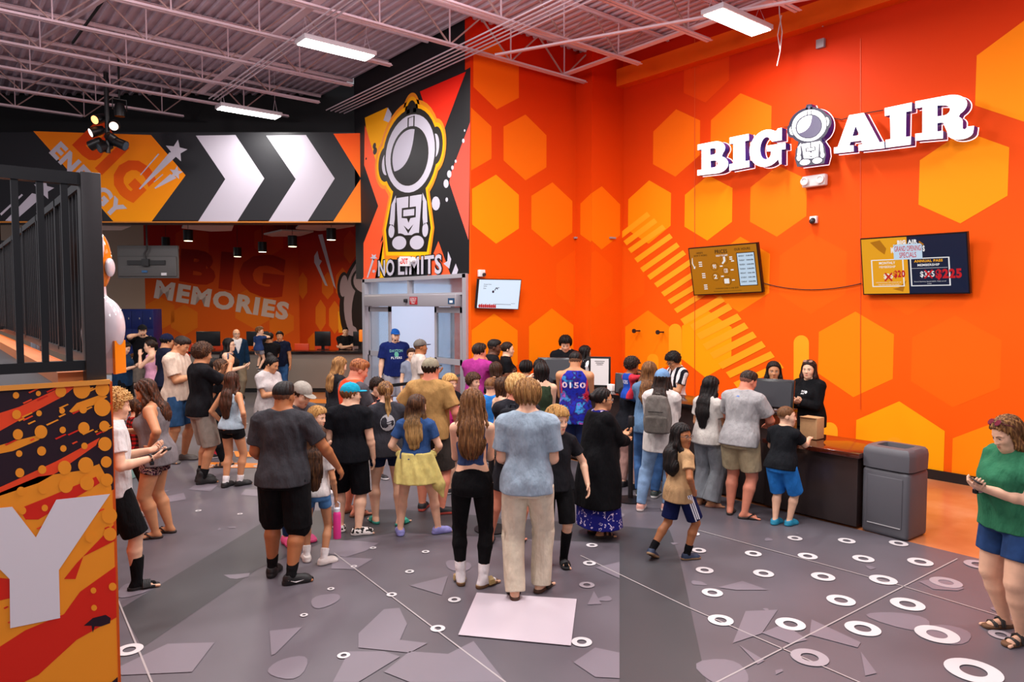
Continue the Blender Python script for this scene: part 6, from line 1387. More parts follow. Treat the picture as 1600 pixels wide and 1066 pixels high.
# ================================================================ far party area
FC = 18.8; cL, cR = px2L(296, FC), px2L(566, FC); cg = mat('far_counter_grey', '8a8078', rough=.5); z0c = 1.08
a = FP(cL, FC); b = FP(cR, FC); mid = FP((cL+cR)/2, FC+.3); pc = empty('party_counter', mid, -HX, 'long grey party counter with dark top before the orange far wall', 'counter'); Lc = cR-cL
m = MB(); m.box((0, 0, z0c/2+.04), (Lc, .6, z0c-.14), cg); m.build('front', pc); m = MB(); m.box((0, -.02, z0c-.02), (Lc+.05, .7, .06), BLKT, None, .004); m.build('top', pc); m = MB(); m.box((0, .02, .06), (Lc, .6, .11), KICK); m.build('kick', pc)
def fthing(px, F, z, name, label, cat, rz=None, group=None):
    p = FP(px2L(px, F), F, z); return empty(name, p, -HX if rz is None else rz, label, cat, group)
for (px, w, lab) in ((504, .43, 'black screen on the party counter left of the man with crossed arms'), (562, .36, 'black screen on the party counter right of the man with crossed arms'), (325, .65, 'black screen on the party counter above the beige shirt'), (402, .6, 'black screen on the party counter behind the carried boy')):
    r = fthing(px, 19.3, z0c+.012, 'register_screen', lab, 'monitor', None, 'screens on the party counter'); r.location.z += .012; m = MB(); m.box((0, 0, .30), (w, .05, .40), mat('register_black', '101114', rough=.25), None, .015); m.build('display', r); m = MB(); m.box((0, .02, .05), (.08, .06, .12), MATS['register_black']); m.build('neck', r); m = MB(); m.box((0, .02, .01), (.28, .2, .02), MATS['register_black']); m.build('base', r)
ORP = mat('orange_plastic', 'd04010', rough=.4)
for (px, lab) in ((292, 'leftmost orange chair behind the party counter'), (340, 'second orange chair behind the party counter'), (468, 'orange chair left of the black screen at the counter'), (500, 'orange chair nearest the man with crossed arms')):
    r = fthing(px, 20.1, 0, 'bar_chair', lab, 'chair'); m = MB(); m.box((0, 0, .78), (.42, .40, .05), ORP, None, .02); m.build('seat', r); m = MB(); m.box((0, .19, 1.02), (.42, .05, .40), ORP, None, .02); m.build('backrest', r)
    for sx in (-1, 1):
        for sy in (-1, 1): m = MB(); m.tube([(sx*.17, sy*.16, .77), (sx*.21, sy*.20, 0)], .014, MATS['steel_black'], 6); m.build('leg', r)
r = fthing(563, 18.4, z0c-1.075+1.075, 'orange_lantern', 'orange box lamp standing on the counter beside the doorway', 'lamp'); r.location = FP(px2L(566, 18.75), 18.75, z0c+.012); m = MB(); m.box((0, 0, .13), (.05, .05, .24), mat('post_dark', '2c2828')); m.build('stem', r); m = MB(); m.box((0, 0, .42), (.16, .16, .32), mat('lantern_orange', 'f0841c', rough=.4, emit=.3), None, .03); m.build('shade', r)
# blue lockers
LB = mat('locker_blue', '10226c', rough=.35); lk = fthing(206, 20.6, 0, 'locker_bank', 'dark blue metal locker bank against the beige far wall', 'locker'); w = 1.25
m = MB(); m.box((0, .25, 1.10), (w, .5, 2.2), LB, None, .005); m.build('cabinet', lk)
for i in range(4):
    for j in range(4):
        d = MB(); d.box((-w/2+w/8+i*w/4, -.008, .30+j*.53), (w/4-.02, .016, .50), LB, None, .004); d_ = d.build('locker_door', lk)
        h = MB(); h.box((-w/2+w/8+i*w/4+.08, -.022, .34+j*.53), (.025, .012, .05), ALU); h.build('latch', d_)
# pendants and ceiling clouds
for (px, py, F) in ((294, 368, 17.2), (371, 394, 20.2), (410, 386, 18.8), (457, 377, 17.4), (517.5, 366, 16.4), (259, 378, 20.)):
    p = onF(px, py, F); r = empty('pendant_lamp', tuple(p), 0, 'black cylinder pendant lamp hanging in the far party area', 'pendant', 'cylinder pendants in the party area'); m = MB(); m.lathe((0, 0, 0), [(.105, -.13), (.11, -.13), (.11, .13), (.02, .135), (0, .14)], mat('pendant_black', '0c0c0d', rough=.4), 20); m.build('cylinder', r)
    m = MB(); m.lathe((0, 0, -.135), [(0, 0), (.095, 0), (.095, .02), (0, .02)], mat('pendant_glow', (1, .8, .5), emit=6), 16); m.build('bulb', r); m = MB(); m.tube([(0, 0, .16), (0, 0, 5.19-p[2])], .006, MATS['pendant_black'], 5); m.build('cord', r)
    l = area((p[0], p[1], p[2]-.2), .2, .2, 26, (1, .82, .6))
for (pts, lab) in (([(288, 352), (365, 353), (362, 361), (330, 362), (284, 357)], 'left white ceiling cloud panel under the dark party ceiling'), ([(412, 367), (440, 361), (490, 363), (470, 369), (430, 371)], 'small white ceiling cloud panel in the middle of the party ceiling'), ([(462, 358), (470, 351), (556, 350), (552, 356), (500, 361)], 'right white ceiling cloud panel near the entrance mural'), ([(120, 352), (205, 354), (190, 360), (110, 360)], 'white ceiling cloud panel behind the dark railing post')):
    zc = 4.55; q = [onZ(x, y, zc) for x, y in pts]; m = MB(); n = len(q); m.add([p for p in q]+[p+V3(0, 0, .05) for p in q], [list(range(n)), list(range(n, 2*n))[::-1]]+[[i, (i+1) % n, n+(i+1) % n, n+i] for i in range(n)], paint('d8ccc4'))
    c = sum(q)/n
    o = thing_from(m, 'ceiling_cloud', lab, 'ceiling panel'); w2 = MB(); w2.tube([V3(c[0], c[1], zc+.05)-V3(*o.location), V3(c[0], c[1], 5.2)-V3(*o.location)], .006, ALU, 5); w2.build('hanger_wire', o)
# televisions seen from behind on ceiling poles
for (cor, F, lab) in (([(184, 384), (279, 384), (277, 434), (184, 435)], 16.3, 'grey back of a television hanging on a pole below the banner'), ([(-30, 375), (38, 380), (34, 434), (-30, 436)], 16.6, 'grey back of a television seen through the platform railing')):
    q = [onF(*c, F) for c in cor]; c = sum(q)/4; r = empty('hanging_television', tuple(c), -HX, lab, 'television'); w, h = np.linalg.norm(q[1]-q[0]), abs(q[0][2]-q[3][2]); tg = mat('tv_back_grey', '605e5c', rough=.5)
    m = MB(); m.box((0, .02, 0), (w, .05, h), tg, None, .008); m.box((0, -.02, -h*.14), (w*.96, .05, h*.62), tg, None, .02); m.build('tv_back', r); m = MB(); m.box((0, -.07, -.02), (w*.62, .03, .10), mat('bracket_dark', '303030', rough=.4)); m.box((0, -.10, -.02), (.16, .06, .16), MATS['bracket_dark']); m.build('bracket', r)
    m = MB(); m.tube([(0, -.10, 0), (-.02, -.10, .18), (.04, -.10, .28), (.04, -.10, 5.19-c[2])], .022, MATS['bracket_dark'], 8); m.build('pole', r); m = MB(); m.box((-.05, -.055, -h*.3), (.12, .03, .05), mat('cable_blue', '3c6c9c')); m.box((w*.28, -.055, -h*.38), (.12, .02, .06), WHT); m.build('ports', r)
    m = MB(); m.box((0, .047, 0), (w*.97, .006, h*.94), mat('tv_glass', '08080a', rough=.1)); m.build('screen', r)
# stage light cluster
sl = empty('stage_light_cluster', tuple(onF(168, 205, 13.6)), -HX, 'cluster of black stage spotlights hanging before the orange banner', 'stage lights'); m = MB(); SBk = mat('fixture_black', '0e0e10', rough=.4); m.tube([(0, 0, -.28), (0, 0, .75)], .03, SBk, 10); sl.scale = (1.45,)*3; m.build('pole', sl)
for (dx, dz, yw, col, e) in ((-.10, .16, -.3, 'f0a060', 3), (.10, .08, .3, 'e8c8b8', 2.5), (-.14, .0, -.8, 'f0e0d8', 2.5), (-.16, -.16, -1.6, '3c4854', .0), (.16, -.16, 1.5, '3c4854', .0), (-.04, -.20, -.6, '2c343c', 0), (.06, -.10, 2.8, '2c343c', 0)):
    ax = Vector((math.sin(yw), -math.cos(yw), -.45)).normalized(); m = MB(); m.lathe((dx, 0, dz), [(0, -.09), (.05, -.085), (.062, -.02), (.065, .08), (.058, .08), (0, .075)], SBk, 16, ax); cn = m.build('spotlight', sl)
    m = MB(); m.lathe(Vector((dx, 0, dz))+ax*.078, [(0, 0), (.054, 0), (.054, .004), (0, .005)], mat('lens_%s' % col, col, rough=.2, emit=e), 16, ax); m.build('lens', cn); m = MB(); m.tube([(dx, 0, dz), (dx*.4, .02, dz+.04), (0, 0, dz)], .012, SBk, 6); m.build('yoke', cn)
mh = empty('ceiling_spotlight', tuple(onF(187, 172, 13.8)), 0, 'single dark moving spotlight hanging left from a roof joist', 'spotlight'); m = MB(); m.lathe((0, 0, 0), [(0, -.12), (.09, -.12), (.10, .0), (.08, .12), (0, .14)], SBk, 18); m.build('lamp_housing', mh); m = MB(); m.tube([(-.12, 0, .0), (-.12, 0, .2), (.12, 0, .2), (.12, 0, 0)], .012, SBk, 6); m.build('yoke', mh); m = MB(); m.tube([(0, 0, .2), (0, 0, ZC-mh.location[2])], .02, SBk, 8); m.build('hanger', mh)
m = MB(); p = onZ(192, 745); box_thing('storage_bin', 'pale mint bin standing on the floor behind the boy with a phone', 'bin', (p[0], p[1], 0), (.42, .36, .42), mat('bin_mint', '9ac4bc', rough=.5), -HX, .02, (('lid', (0, 0, .43), (.45, .39, .04), mat('lid_mint', '70c8a8', rough=.5)),))
# ================================================================ people
galaxy = node_mat('galaxy_print', lambda nt, tc, b: ramp(nt, noise_node(nt, tc, 7, 7), [(.30, '0c0f4a'), (.42, '1c2aa8'), (.50, '2a1060'), (.56, '2f8fd0'), (.62, '7a38b0'), (.68, 'd878c0'), (.76, 'f4e8f8')]))
floral = node_mat('floral_print', lambda nt, tc, b: ramp(nt, noise_node(nt, tc, 60, 2), [(0, '1a1418'), (.46, '1a1418'), (.5, '8a4a6a'), (.56, 'b8a888'), (.62, '2a1c28'), (.68, 'a06040')], 'CONSTANT'))
def _plaid(nt, tc, b):
    s = nt.nodes.new('ShaderNodeSeparateXYZ'); nt.links.new(tc.outputs['Object'], s.inputs[0]); o = []
    for k in ('X', 'Z'):
        m = nt.nodes.new('ShaderNodeMath'); m.operation = 'MULTIPLY'; m.inputs[1].default_value = 22; nt.links.new(s.outputs[k], m.inputs[0]); f = nt.nodes.new('ShaderNodeMath'); f.operation = 'FRACT'; nt.links.new(m.outputs[0], f.inputs[0]); g = nt.nodes.new('ShaderNodeMath'); g.operation = 'GREATER_THAN'; g.inputs[1].default_value = .5; nt.links.new(f.outputs[0], g.inputs[0]); o.append(g)
    a = nt.nodes.new('ShaderNodeMath'); a.operation = 'ADD'; nt.links.new(o[0].outputs[0], a.inputs[0]); nt.links.new(o[1].outputs[0], a.inputs[1]); d = nt.nodes.new('ShaderNodeMath'); d.operation = 'MULTIPLY'; d.inputs[1].default_value = .5; nt.links.new(a.outputs[0], d.inputs[0])
    return ramp(nt, d.outputs[0], [(0, 'b01818'), (.3, '5c1010'), (.8, '140808')], 'CONSTANT')
plaid = node_mat('plaid_print', _plaid)
camo = node_mat('camo_print', lambda nt, tc, b: ramp(nt, noise_node(nt, tc, 16, 3), [(0, '6a6458'), (.42, '8a8474'), (.5, '3c382e'), (.58, 'a8a294')], 'CONSTANT'))
denim = lambda c: node_mat('denim_'+c, lambda nt, tc, b: ramp(nt, noise_node(nt, tc, 9, 6), [(.3, tuple(x*.6 for x in rgb(c))), (.7, tuple(min(1, x*1.35) for x in rgb(c)))]))
blueprint = node_mat('dress_print', lambda nt, tc, b: ramp(nt, noise_node(nt, tc, 22, 2), [(0, '14166a'), (.58, '14166a'), (.60, 'd8c8e0'), (.64, '14166a')], 'CONSTANT'))
purp = node_mat('purple_print', lambda nt, tc, b: ramp(nt, noise_node(nt, tc, 18, 2), [(0, '3c1c8c'), (.5, '5a30b0'), (.58, 'e0d0d8')], 'CONSTANT'))
G1 = 'people queueing in the hall'
def ppl(label, *a, **k): return person(label, *a, **k)
# --- near row
ppl('person at the right edge in green v-neck top and denim shorts', 1583, 4.92, 637, face=-136, sex='f', fat=1.05, arms=('phone', 'phone'), look=(8, 26), sk='l', hair=('long', 'lb', 'bl', None, .72, .45), top=('tee', '2f6e4e'), bot=('shorts', denim('24406c'), .62, .012), shoe=('sandal', '1a1816', '6a4a30'), stance=.075, feet={'L': (-.07, .03, 0), 'R': (.075, -.03, 0)}, props=(('phone', 'R', '18181c', 'dark smartphone held by the person in the green top'), ('watch', 'R', 'c8a0a8')))
ppl('person seen from behind in a pale blue tee and cream cargo trousers, sandy hair', 824, 5.66, 587, face=2, sex='m', fat=.22, arms=(((-.02, .14, -.20), (.3, -1, -.3), 'up'), ((-.02, .14, -.20), (.3, -1, -.3), 'up')), look=(-2, 8), sk='l', hair=('mop', 'sb', 'fair'), top=('tee', '96a8b6', .024), bot=('pants', 'd8ccb4', 2.06, .018, .012), shoe=('slide', '241a14', '4a3020'), feet={'L': (-.055, -.04, 0), 'R': (.06, .05, 0)}, toe=(10, 30), prints=(('left', 'bot', [('poly', [(-.05, -.95), (.05, -.95), (.05, -.80), (-.05, -.80)], 'c4b69c')]),))
ppl('person with long wavy brown hair, blue crop top and black leggings', 738, 5.86, 602, face=4, sex='f', fat=-.1, arms=('phone', 'phone'), look=(0, 18), sk='l', hair=('wavy', 'lb', 'sb', None, 1.55, .35), top=('crop', '34466e'), bot=('leggings', '0c0c0e', 1.80), shoe=('slide', 'a08858', '6a4c30'), sock=('e8e4e4', .32), feet={'L': (-.06, .02, 0), 'R': (.055, -.02, 0)}, toe=(12, 45), prints=())
ppl('blond person in black shorts with black knee socks and slide sandals', 868, 6.26, 630, face=172, sex='c', fat=0., arms=(((.10, .05, -.26), (.6, -1, 0), 'in'), 'back'), look=(-30, 5), sk='l', hair=('mop', 'fair', 'bl'), top=('tee', '1c1c20'), bot=('shorts', '101012', .95), shoe=('slide', '141416', '0c0c0e'), sock=('0e0e10', .85), toe=(5, 5), prints=(('front', 'bot', [('poly', [(.05, -.75), (.08, -.75), (.065, -.68)], 'e0e0e0')]),))
ppl('person in charcoal tee and black shorts with short dark hair seen from behind', 443, 5.98, 588, face=20, sex='m', fat=.42, arms=('fwd', ((.12, .10, -.25), (.5, -1, 0), 'in')), look=(12, 4), sk='m', hair=('fade', 'k'), top=('tee', '38383c', .022), bot=('shorts', '0e0e10', 1.02, .030), shoe=('sneaker', '101012', '18181a', 'f0f0f0'), sock=('101012', .28), feet={'L': (-.075, .05, 0), 'R': (.055, -.05, 0)}, toe=(5, 60))
ppl('child with long brown hair, denim shorts and white clogs holding a pink bottle', 494, 6.38, 660, face=12, sex='c', fat=-.1, arms=('fwd', ((.05, .02, -.29), (.3, -1, 0), 'in')), look=(10, 6), sk='t', hair=('long', 'br', 'lb', None, 2.3, .2), top=('tee', 'd8d0cc', .012, .50), bot=('shorts', denim('4a78a8'), .40, .012), shoe=('clog', 'e4dcd4', 'e4dcd4'), sock=('e8e4e0', .30), feet={'L': (-.075, .03, 0), 'R': (.06, -.04, 0)}, toe=(20, 50))
ppl('child in tan tee, navy striped shorts and glasses walking by the desk', 1062, 6.45, 657, face=52, sex='c', fat=.1, arms=('down', 'pocket'), look=(76, 0), sk='m', hair=('long', 'k', '2a1c18', None, 1.5, .35), top=('tee', 'b8946a', .022, .44), bot=('shorts', '141c48', .86, .026, None, 'e8e8f0'), shoe=('sneaker', '24344e', '9a7a58'), sock=('0e0e12', .30), glasses='8a7a70', feet={'L': (-.06, -.17, .03), 'R': (.04, .06, 0), 'Lp': 28}, toe=(30, 10))
ppl('teenager at the left edge with curly blond hair and black shorts', 178, 5.72, 602, face=82, sex='m', fat=-.1, arms=('phone', ((.02, .15, -.14), (.5, -.6, -1), 'up')), look=(0, 8), sk='l', hair=('curly', 'fair', 'bl'), top=('tee', 'd8d4d2', .02), bot=('shorts', '101012', .98, .028), shoe=('slide', '18181a', '101012'), sock=('101012', .55), feet={'L': (-.05, -.09, 0), 'R': (.05, .10, 0)}, toe=(5, 5), props=(('phone', 'R', '2a2420', 'dark smartphone held out by the teenager with blond curls'), ('watch', 'R', '1c1c1e')), prints=(('right', 'bot', [('poly', [(x+.01*math.sin(a*2), -.95-.16*k+.05*math.cos(a)) for a in range(6)], '8a8a8c') for k in range(3) for x in (-.06, -.01, .04)]),))
# --- second row
ppl('person in long black cardigan and blue dress with red hair flower', 938, 7.12, 600, face=62, sex='f', fat=.35, arms=('phone', 'held'), look=(12, 2), sk='t', hair=('bun', 'k', '2a1410', None, 1), top=('dress', blueprint, .02, .075), bot=('skirt', '14166a', 1.6), shoe=('sandal', '1c1814', '2a221c'), glasses='9a8a80', toe=(8, 8))
ppl('child in bright blue cap, black striped shorts and spotted clogs', 546, 7.2, 592, face=10, sex='m', fat=.3, arms=('down', 'down'), look=(62, 4), sk='l', hair=('short', 'lb'), cap=('1496b4', 8), top=('tee', '101116', .022), bot=('shorts', '0c0c10', 1.0, .030, None, 'e8e8e8'), shoe=('cow', 'e8e2dc', 'e8e2dc'), feet={'L': (-.07, .06, 0), 'R': (.06, -.03, 0)}, toe=(30, 75))
ppl('person in grey cap and dark grey tee leaning over a small child', 462, 6.9, 585, face=150, sex='m', fat=.2, lean=6, arms=('held', 'held'), look=(-15, 25), sk='l', hair=('short', 'br'), cap=('9a948a', 0), top=('tee', '4c4c52', .02), bot=('leggings', '20406c', 1.9), shoe=('clog', 'e05088', 'c83c70'), prints=(('front', 'top', [('text', 'VENDOR', .10, -.10, .60, .70, 'e0dcdc')]),))
ppl('person with long straight brown hair, blue tee and yellow sweatshirt tied at the waist', 650, 7.15, 612, face=10, sex='c', fat=.35, arms=(((.02, .10, -.22), (.6, -.6, -.5), 'in'), ((.02, .12, -.22), (.6, -.6, -.5), 'in')), look=(35, 5), sk='l', hair=('long', 'br', 'lb', 'b08850', 1.7, .2), top=('tee', '2e4c7c', .016, .54), bot=('shorts', 'c8b48c', .48, .02), shoe=('clog', '8a8ac8', '8a8ac8'), feet={'L': (-.11, .0, 0), 'R': (.15, .04, 0)}, toe=(15, 60))
SWEAT = PEOPLE[-1]
ppl('person with a light brown ponytail, dark grey printed tee, navy shorts and teal sandals', 604, 7.5, 590, face=-6, sex='f', fat=.4, arms=('fwd', 'phone'), look=(-6, 10), sk='l', hair=('pony', 'lb', 'bl', 'c8a060', 1.55), top=('tee', '35353b', .02), bot=('shorts', '16203c', .40, .012), shoe=('slide', '2fa088', '248070'), feet={'L': (-.075, .05, 0), 'R': (.08, -.04, 0)}, toe=(15, 45), prints=(('back', 'top', [('disc', 0, .62, .085, .10, 'b8b8ba'), ('text', 'WAVES', .05, -.05, .80, .84, '35353b'), ('poly', [(-.06, .60), (0, .56), (.06, .60), (.06, .62), (0, .58), (-.06, .62)], '35353b'), ('poly', [(-.06, .66), (0, .62), (.06, .66), (.06, .68), (0, .64), (-.06, .68)], '35353b')]),))
ppl('large person in tan tee and olive trucker cap seen from behind', 672, 7.95, 553, face=22, sex='m', fat=.62, arms=(((.05, .12, -.20), (.7, -.7, -.3), 'in'), ((.06, .07, -.27), (.5, -1, 0), 'in')), look=(15, 3), sk='r', hair=('short', 'dk'), cap=('8c8470', 0, '2c2a24'), top=('tee', 'a8824e', .024), bot=('shorts', '3a3430', .95, .026), shoe=('sneaker', '18181c', 'b8483c'), beard=None, feet={'L': (-.06, .03, 0), 'R': (.09, -.02, 0)}, toe=(10, 60))
ppl('person in orange tee with dark grey sleeves and short reddish hair', 553, 7.85, 552, face=62, sex='m', fat=.45, arms=('phone', 'phone'), look=(10, 22), sk='r', hair=('fade', 'rd', 'c08050'), top=('tee', 'e8502c', .02, None, '4c4a50', 'sleeve'), bot=('shorts', '2c2c34', .9), shoe=('flip', '4a2c1c', '6a4430'), props=(('phone', 'L', '8c2c30', 'phone held by the person in the orange tee'),))
ppl('pale blond person with black backpack just behind the pale blue tee', 806, 6.85, 580, face=8, sex='m', fat=-.1, arms=('held', 'held'), look=(15, 5), sk='r', hair=('mop', 'fair', 'e0c890'), top=('tee', '24242a', .02), bot=('shorts', '2a2a30', .8), shoe=('flip', '201814', '18120e'), feet={'L': (-.15, .02, 0), 'R': (.02, .0, 0)})
BP1 = PEOPLE[-1]
ppl('person in grey tee and khaki shorts leaning on the desk in black flip-flops', 1158, 7.8, 571, face=28, sex='m', fat=.45, arms=('lean', 'lean'), look=(22, 18), lean=8, sk='r', hair=('fade', 'dk', '5a4c44'), top=('tee', 'a09e9e', .024, .47), bot=('shorts', 'a89878', .80, .030), shoe=('flip', '1c1614', '241c18'), feet={'L': (-.06, .0, 0), 'R': (.06, -.03, 0)}, toe=(20, 60), prints=(('back', 'top', [('poly', [(-.02, .90), (.02, .90), (.012, .93), (-.012, .93)], '5070b0')]),))
ppl('child in black tee and bright blue shorts leaning on the low desk', 1222, 7.45, 630, face=30, sex='c', fat=.45, arms=('lean', 'reach'), look=(50, 0), lean=8, sk='l', hair=('buzz', 'lb', '6a4a30'), top=('tee', '15171b', .024, .48), bot=('shorts', '2878c8', .98, .032), shoe=('clog', '2088a8', '2088a8'), feet={'L': (-.04, .0, 0), 'R': (.05, .06, 0)}, toe=(5, 5))
ppl('person with long black hair, white tee and loose grey trousers standing at the desk', 1106, 8.2, 583, face=35, sex='f', fat=.0, arms=('fwd', 'phone'), look=(15, 10), sk='t', hair=('long', 'k', '1c1412', None, 1.9, .3), top=('tee', 'c8c2ba', .022), bot=('pants', '7c8084', 2., .030, .03), shoe=('flip', 'a06850', '8a5a48'), feet={'L': (-.05, .0, 0), 'R': (.05, .0, 0)}, toe=(10, 50))
ppl('person in light denim cap with a grey backpack, white jacket and light jeans', 1033, 7.95, 571, face=12, sex='f', fat=.15, arms=('phone', 'held'), look=(0, 8), sk='t', hair=('long', 'dk', '3a241a', None, 1.6, .2), cap=('6c90b8', 0), top=('long', 'cfc8c2', .03, .42), bot=('pants', denim('7c98b8'), 2., .008, .004), shoe=('sneaker', 'd8a090', 'e8d8d0'), feet={'L': (-.13, -.01, 0), 'R': (.03, .06, 0)}, toe=(5, 20))
BP2 = PEOPLE[-1]
ppl('person with long brown hair in blue sleeves left of the denim cap', 1013, 8.6, 560, face=10, sex='f', fat=-.05, arms=('held', 'phone'), look=(0, 5), sk='l', hair=('long', 'lb', 'sb', None, 1.5, .2), top=('long', '5a7898', .015), bot=('pants', denim('3c6090'), 2., .008), shoe=('sneaker', '303c38', 'e0e0dc'))
ppl('person in black tee holding up the child in the bright jersey', 985, 9.0, 572, face=40, sex='f', fat=.5, lean=8, arms=('held', 'phone'), look=(10, 15), sk='l', hair=('short', 'br'), top=('tee', '14161c', .02), bot=('capri', 'c0988c', 1.5, .012), shoe=('sneaker', '1c1c20', '2c2c30'))
ppl('small curly haired child in blue and red jersey carried at the desk', 982, 8.85, 557, face=55, sex='c', H=.98, z0=.72, arms=('reach', 'over'), look=(10, 15), sk='m', hair=('curly', 'dk', '3c2418'), top=('tee', '2048a8', .012, None, 'c83040', 'sleeve'), bot=('shorts', denim('3c6090'), .8, .01), shoe=('sneaker', '28282c', 'd83040'), feet={'L': (-.07, .17, .10), 'R': (.07, .20, .12)}, prints=(('back', 'top', [('text', 'PACERS', .09, -.09, .55, .75, 'e8e8f0')]),))
ppl('person in a galaxy print sleeveless jersey with number lettering, very short dark hair', 898, 9.35, 543, face=8, sex='m', fat=.5, arms=('phone', 'phone'), look=(0, 15), sk='t', hair=('fade', 'k', '2a2422'), top=('jersey', galaxy, .018, .44, 'd84050', 'trim'), bot=('shorts', '26345c', 1.1, .026), shoe=('sneaker', '202024', '303034'), prints=(('back', 'top', [('text', '0150', .155, -.155, .60, .76, 'd8a0b8'), ('text', '0150', .150, -.150, .615, .745, 'f4f0f8')]),))
ppl('person with dark wavy hair in an olive green tank top beside the jersey', 846, 9.0, 563, face=-8, sex='f', fat=.25, arms=(((.0, .14, .06), (.8, .2, -.6), 'in'), 'phone'), look=(8, 10), sk='l', hair=('bob', 'k', '241814'), top=('tank', '2e3c2a', .008), bot=('shorts', '202428', .6), shoe=('flip', '202020', '303030'))
ppl('child with brown hair and camouflage trousers behind the black leggings', 784, 8.5, 586, face=60, sex='c', arms=('phone', 'phone'), look=(10, 5), sk='l', hair=('bob', 'br', 'lb'), top=('tank', 'd8b090', .008), bot=('pants', camo, 2., .024), shoe=('sneaker', '2c2c2c', 'e07830'))
ppl('child in bright blue tee with short light brown hair seen from behind', 766, 8.85, 586, face=-5, sex='c', fat=.45, arms=('phone', 'phone'), look=(30, 5), sk='l', hair=('fade', 'lb', 'sb'), top=('tee', '2a78c8', .024), bot=('shorts', '24262c', .9), shoe=('sneaker', '303034', 'e0e0e0'))
ppl('child with curly brown hair facing right beside the blue tee', 738, 9.9, 580, face=110, sex='c', arms=('down', 'phone'), look=(20, 5), sk='l', hair=('curly', 'br', 'lb'), top=('tee', '4c4c54', .02), bot=('shorts', '24262c', .9), shoe=('sneaker', '303034', 'e0e0e0'))
ppl('blond child in black printed tee facing the camera near the doors', 702, 9.7, 582, face=155, sex='c', arms=('phone', 'down'), look=(-15, 5), sk='l', hair=('mop', 'fair', 'e8c070'), top=('tee', '16161c', .02), bot=('shorts', '24262c', .9), shoe=('sneaker', '303034', 'e0e0e0'), prints=(('front', 'top', [('disc', .02, .55, .05, .05, 'd87830'), ('disc', -.03, .6, .03, .03, 'c04880')]),))
ppl('child in bright pink tee partly hidden behind the tan tee', 694, 8.75, 596, face=20, sex='c', fat=.3, arms=('phone', 'down'), look=(10, 5), sk='l', hair=('short', 'dk'), top=('tee', 'c82c80', .024), bot=('shorts', '24262c', .9), shoe=('sneaker', '303034', 'e0e0e0'))
ppl('person with dark curly hair between the ponytail and the orange tee', 588, 9.4, 586, face=150, sex='c', arms=('phone', 'phone'), look=(10, 20), sk='l', hair=('mop', 'dk', 'br'), top=('tee', '3a2c2c', .02), bot=('shorts', '24262c', .9), shoe=('sneaker', '303034', 'e0e0e0'), props=(('phone', 'L', 'd8dce4', 'white phone held by the dark curly haired person', 'e8eef8'),))
ppl('person with long blond hair in black behind the orange tee', 527, 9.9, 553, face=60, sex='f', arms=('phone', 'phone'), look=(5, 15), sk='l', hair=('long', 'sb', 'bl', None, 1.2, .3), top=('tee', '1c1c20', .018), bot=('pants', '202024', 2.), shoe=('sneaker', '303034', 'e0e0e0'))
ppl('person with dark hair in a bun and light grey tee looking down, crossbody strap', 420, 10.2, 550, face=140, sex='f', fat=.25, arms=('phone', 'phone'), look=(-20, 22), sk='t', hair=('bun', 'k', '241814'), top=('tee', 'b8b0ae', .022), bot=('pants', '5a544c', 2., .026), shoe=('sneaker', '303034', 'e0e0e0'), prints=(('front', 'top', [('poly', [(.11, .95), (.125, .95), (-.10, .25), (-.115, .25)], '2c2c30')]),))
ppl('person with long dark hair, pale blue tank top and black shorts', 362, 9.05, 577, face=40, sex='f', fat=-.1, arms=('pocket', 'pocket'), look=(-15, 5), sk='t', hair=('long', 'br', '5a2c1c', None, 1.9, .2), top=('tank', 'a8bcc8', .010, .50), bot=('shorts', '121214', .36, .012), shoe=('clog', '141416', '101012'), sock=('e4e0e0', .22), feet={'L': (-.04, -.02, 0), 'R': (.04, .06, 0)}, toe=(5, 30))
ppl('person in black tee, long light grey shorts and black high-tops raising a phone', 314, 9.25, 531, face=68, sex='m', fat=-.15, arms=('phonehi', ((-.03, .19, .03), (.4, -.2, -1), 'in')), look=(0, 10), sk='t', hair=('curly', 'br', 'lb'), top=('tee', '121216', .026), bot=('shorts', '9c9488', 1.0, .036), shoe=('hightop', '121214', '18181a'), sock=('141416', .30), feet={'L': (-.05, .03, 0), 'R': (.05, .0, 0)}, props=(('phone', 'R', '3c4458', 'dark blue phone raised by the person in the black tee'),))
ppl('person in black with brown hair and black leggings behind the raised phone', 349, 10.2, 557, face=-60, sex='f', arms=('phone', 'phone'), look=(0, 10), sk='t', hair=('long', 'br', 'lb', None, 1.1, .3), top=('tee', '121216', .018), bot=('leggings', '0e0e10', 1.9), shoe=('sandal', '3a2418', '2a1c14'))
ppl('child with dark short hair and red socks standing behind the grey shorts', 333, 10.8, 556, face=60, sex='c', arms=('phone', 'phone'), look=(0, 10), sk='b', hair=('short', 'k'), top=('tee', '202028', .02), bot=('shorts', 'b0a8a0', .9, .03), shoe=('sneaker', '202024', 'e8e8e8'), sock=('c03040', .35))
ppl('tall person in beige tee and blue shorts looking down at a phone', 277, 10.5, 517, face=120, sex='m', fat=.3, arms=('phone', 'phone'), look=(-5, 28), sk='t', hair=('fade', 'dk'), top=('tee', 'c8b4a2', .024), bot=('shorts', '28486c', .92, .024), shoe=('sneaker', '5a5450', '6a6460'), feet={'L': (-.06, .03, 0), 'R': (.07, -.03, 0)}, props=(('phone', 'L', '18181c', 'dark phone held by the person in the beige tee'),))
ppl('person in grey tank top and floral shorts with hand on hip', 244, 7.1, 584, face=-72, sex='f', fat=.5, arms=('hip', 'phone'), look=(0, 22), lean=3, sk='t', hair=('half', 'br', '7a4428', None, 1.0, .6), top=('tank', '7c7678', .014, .45), bot=('shorts', floral, .42, .014), shoe=('flip', '241814', '2a1c16'), feet={'L': (-.05, .02, 0), 'R': (.05, -.03, 0)})
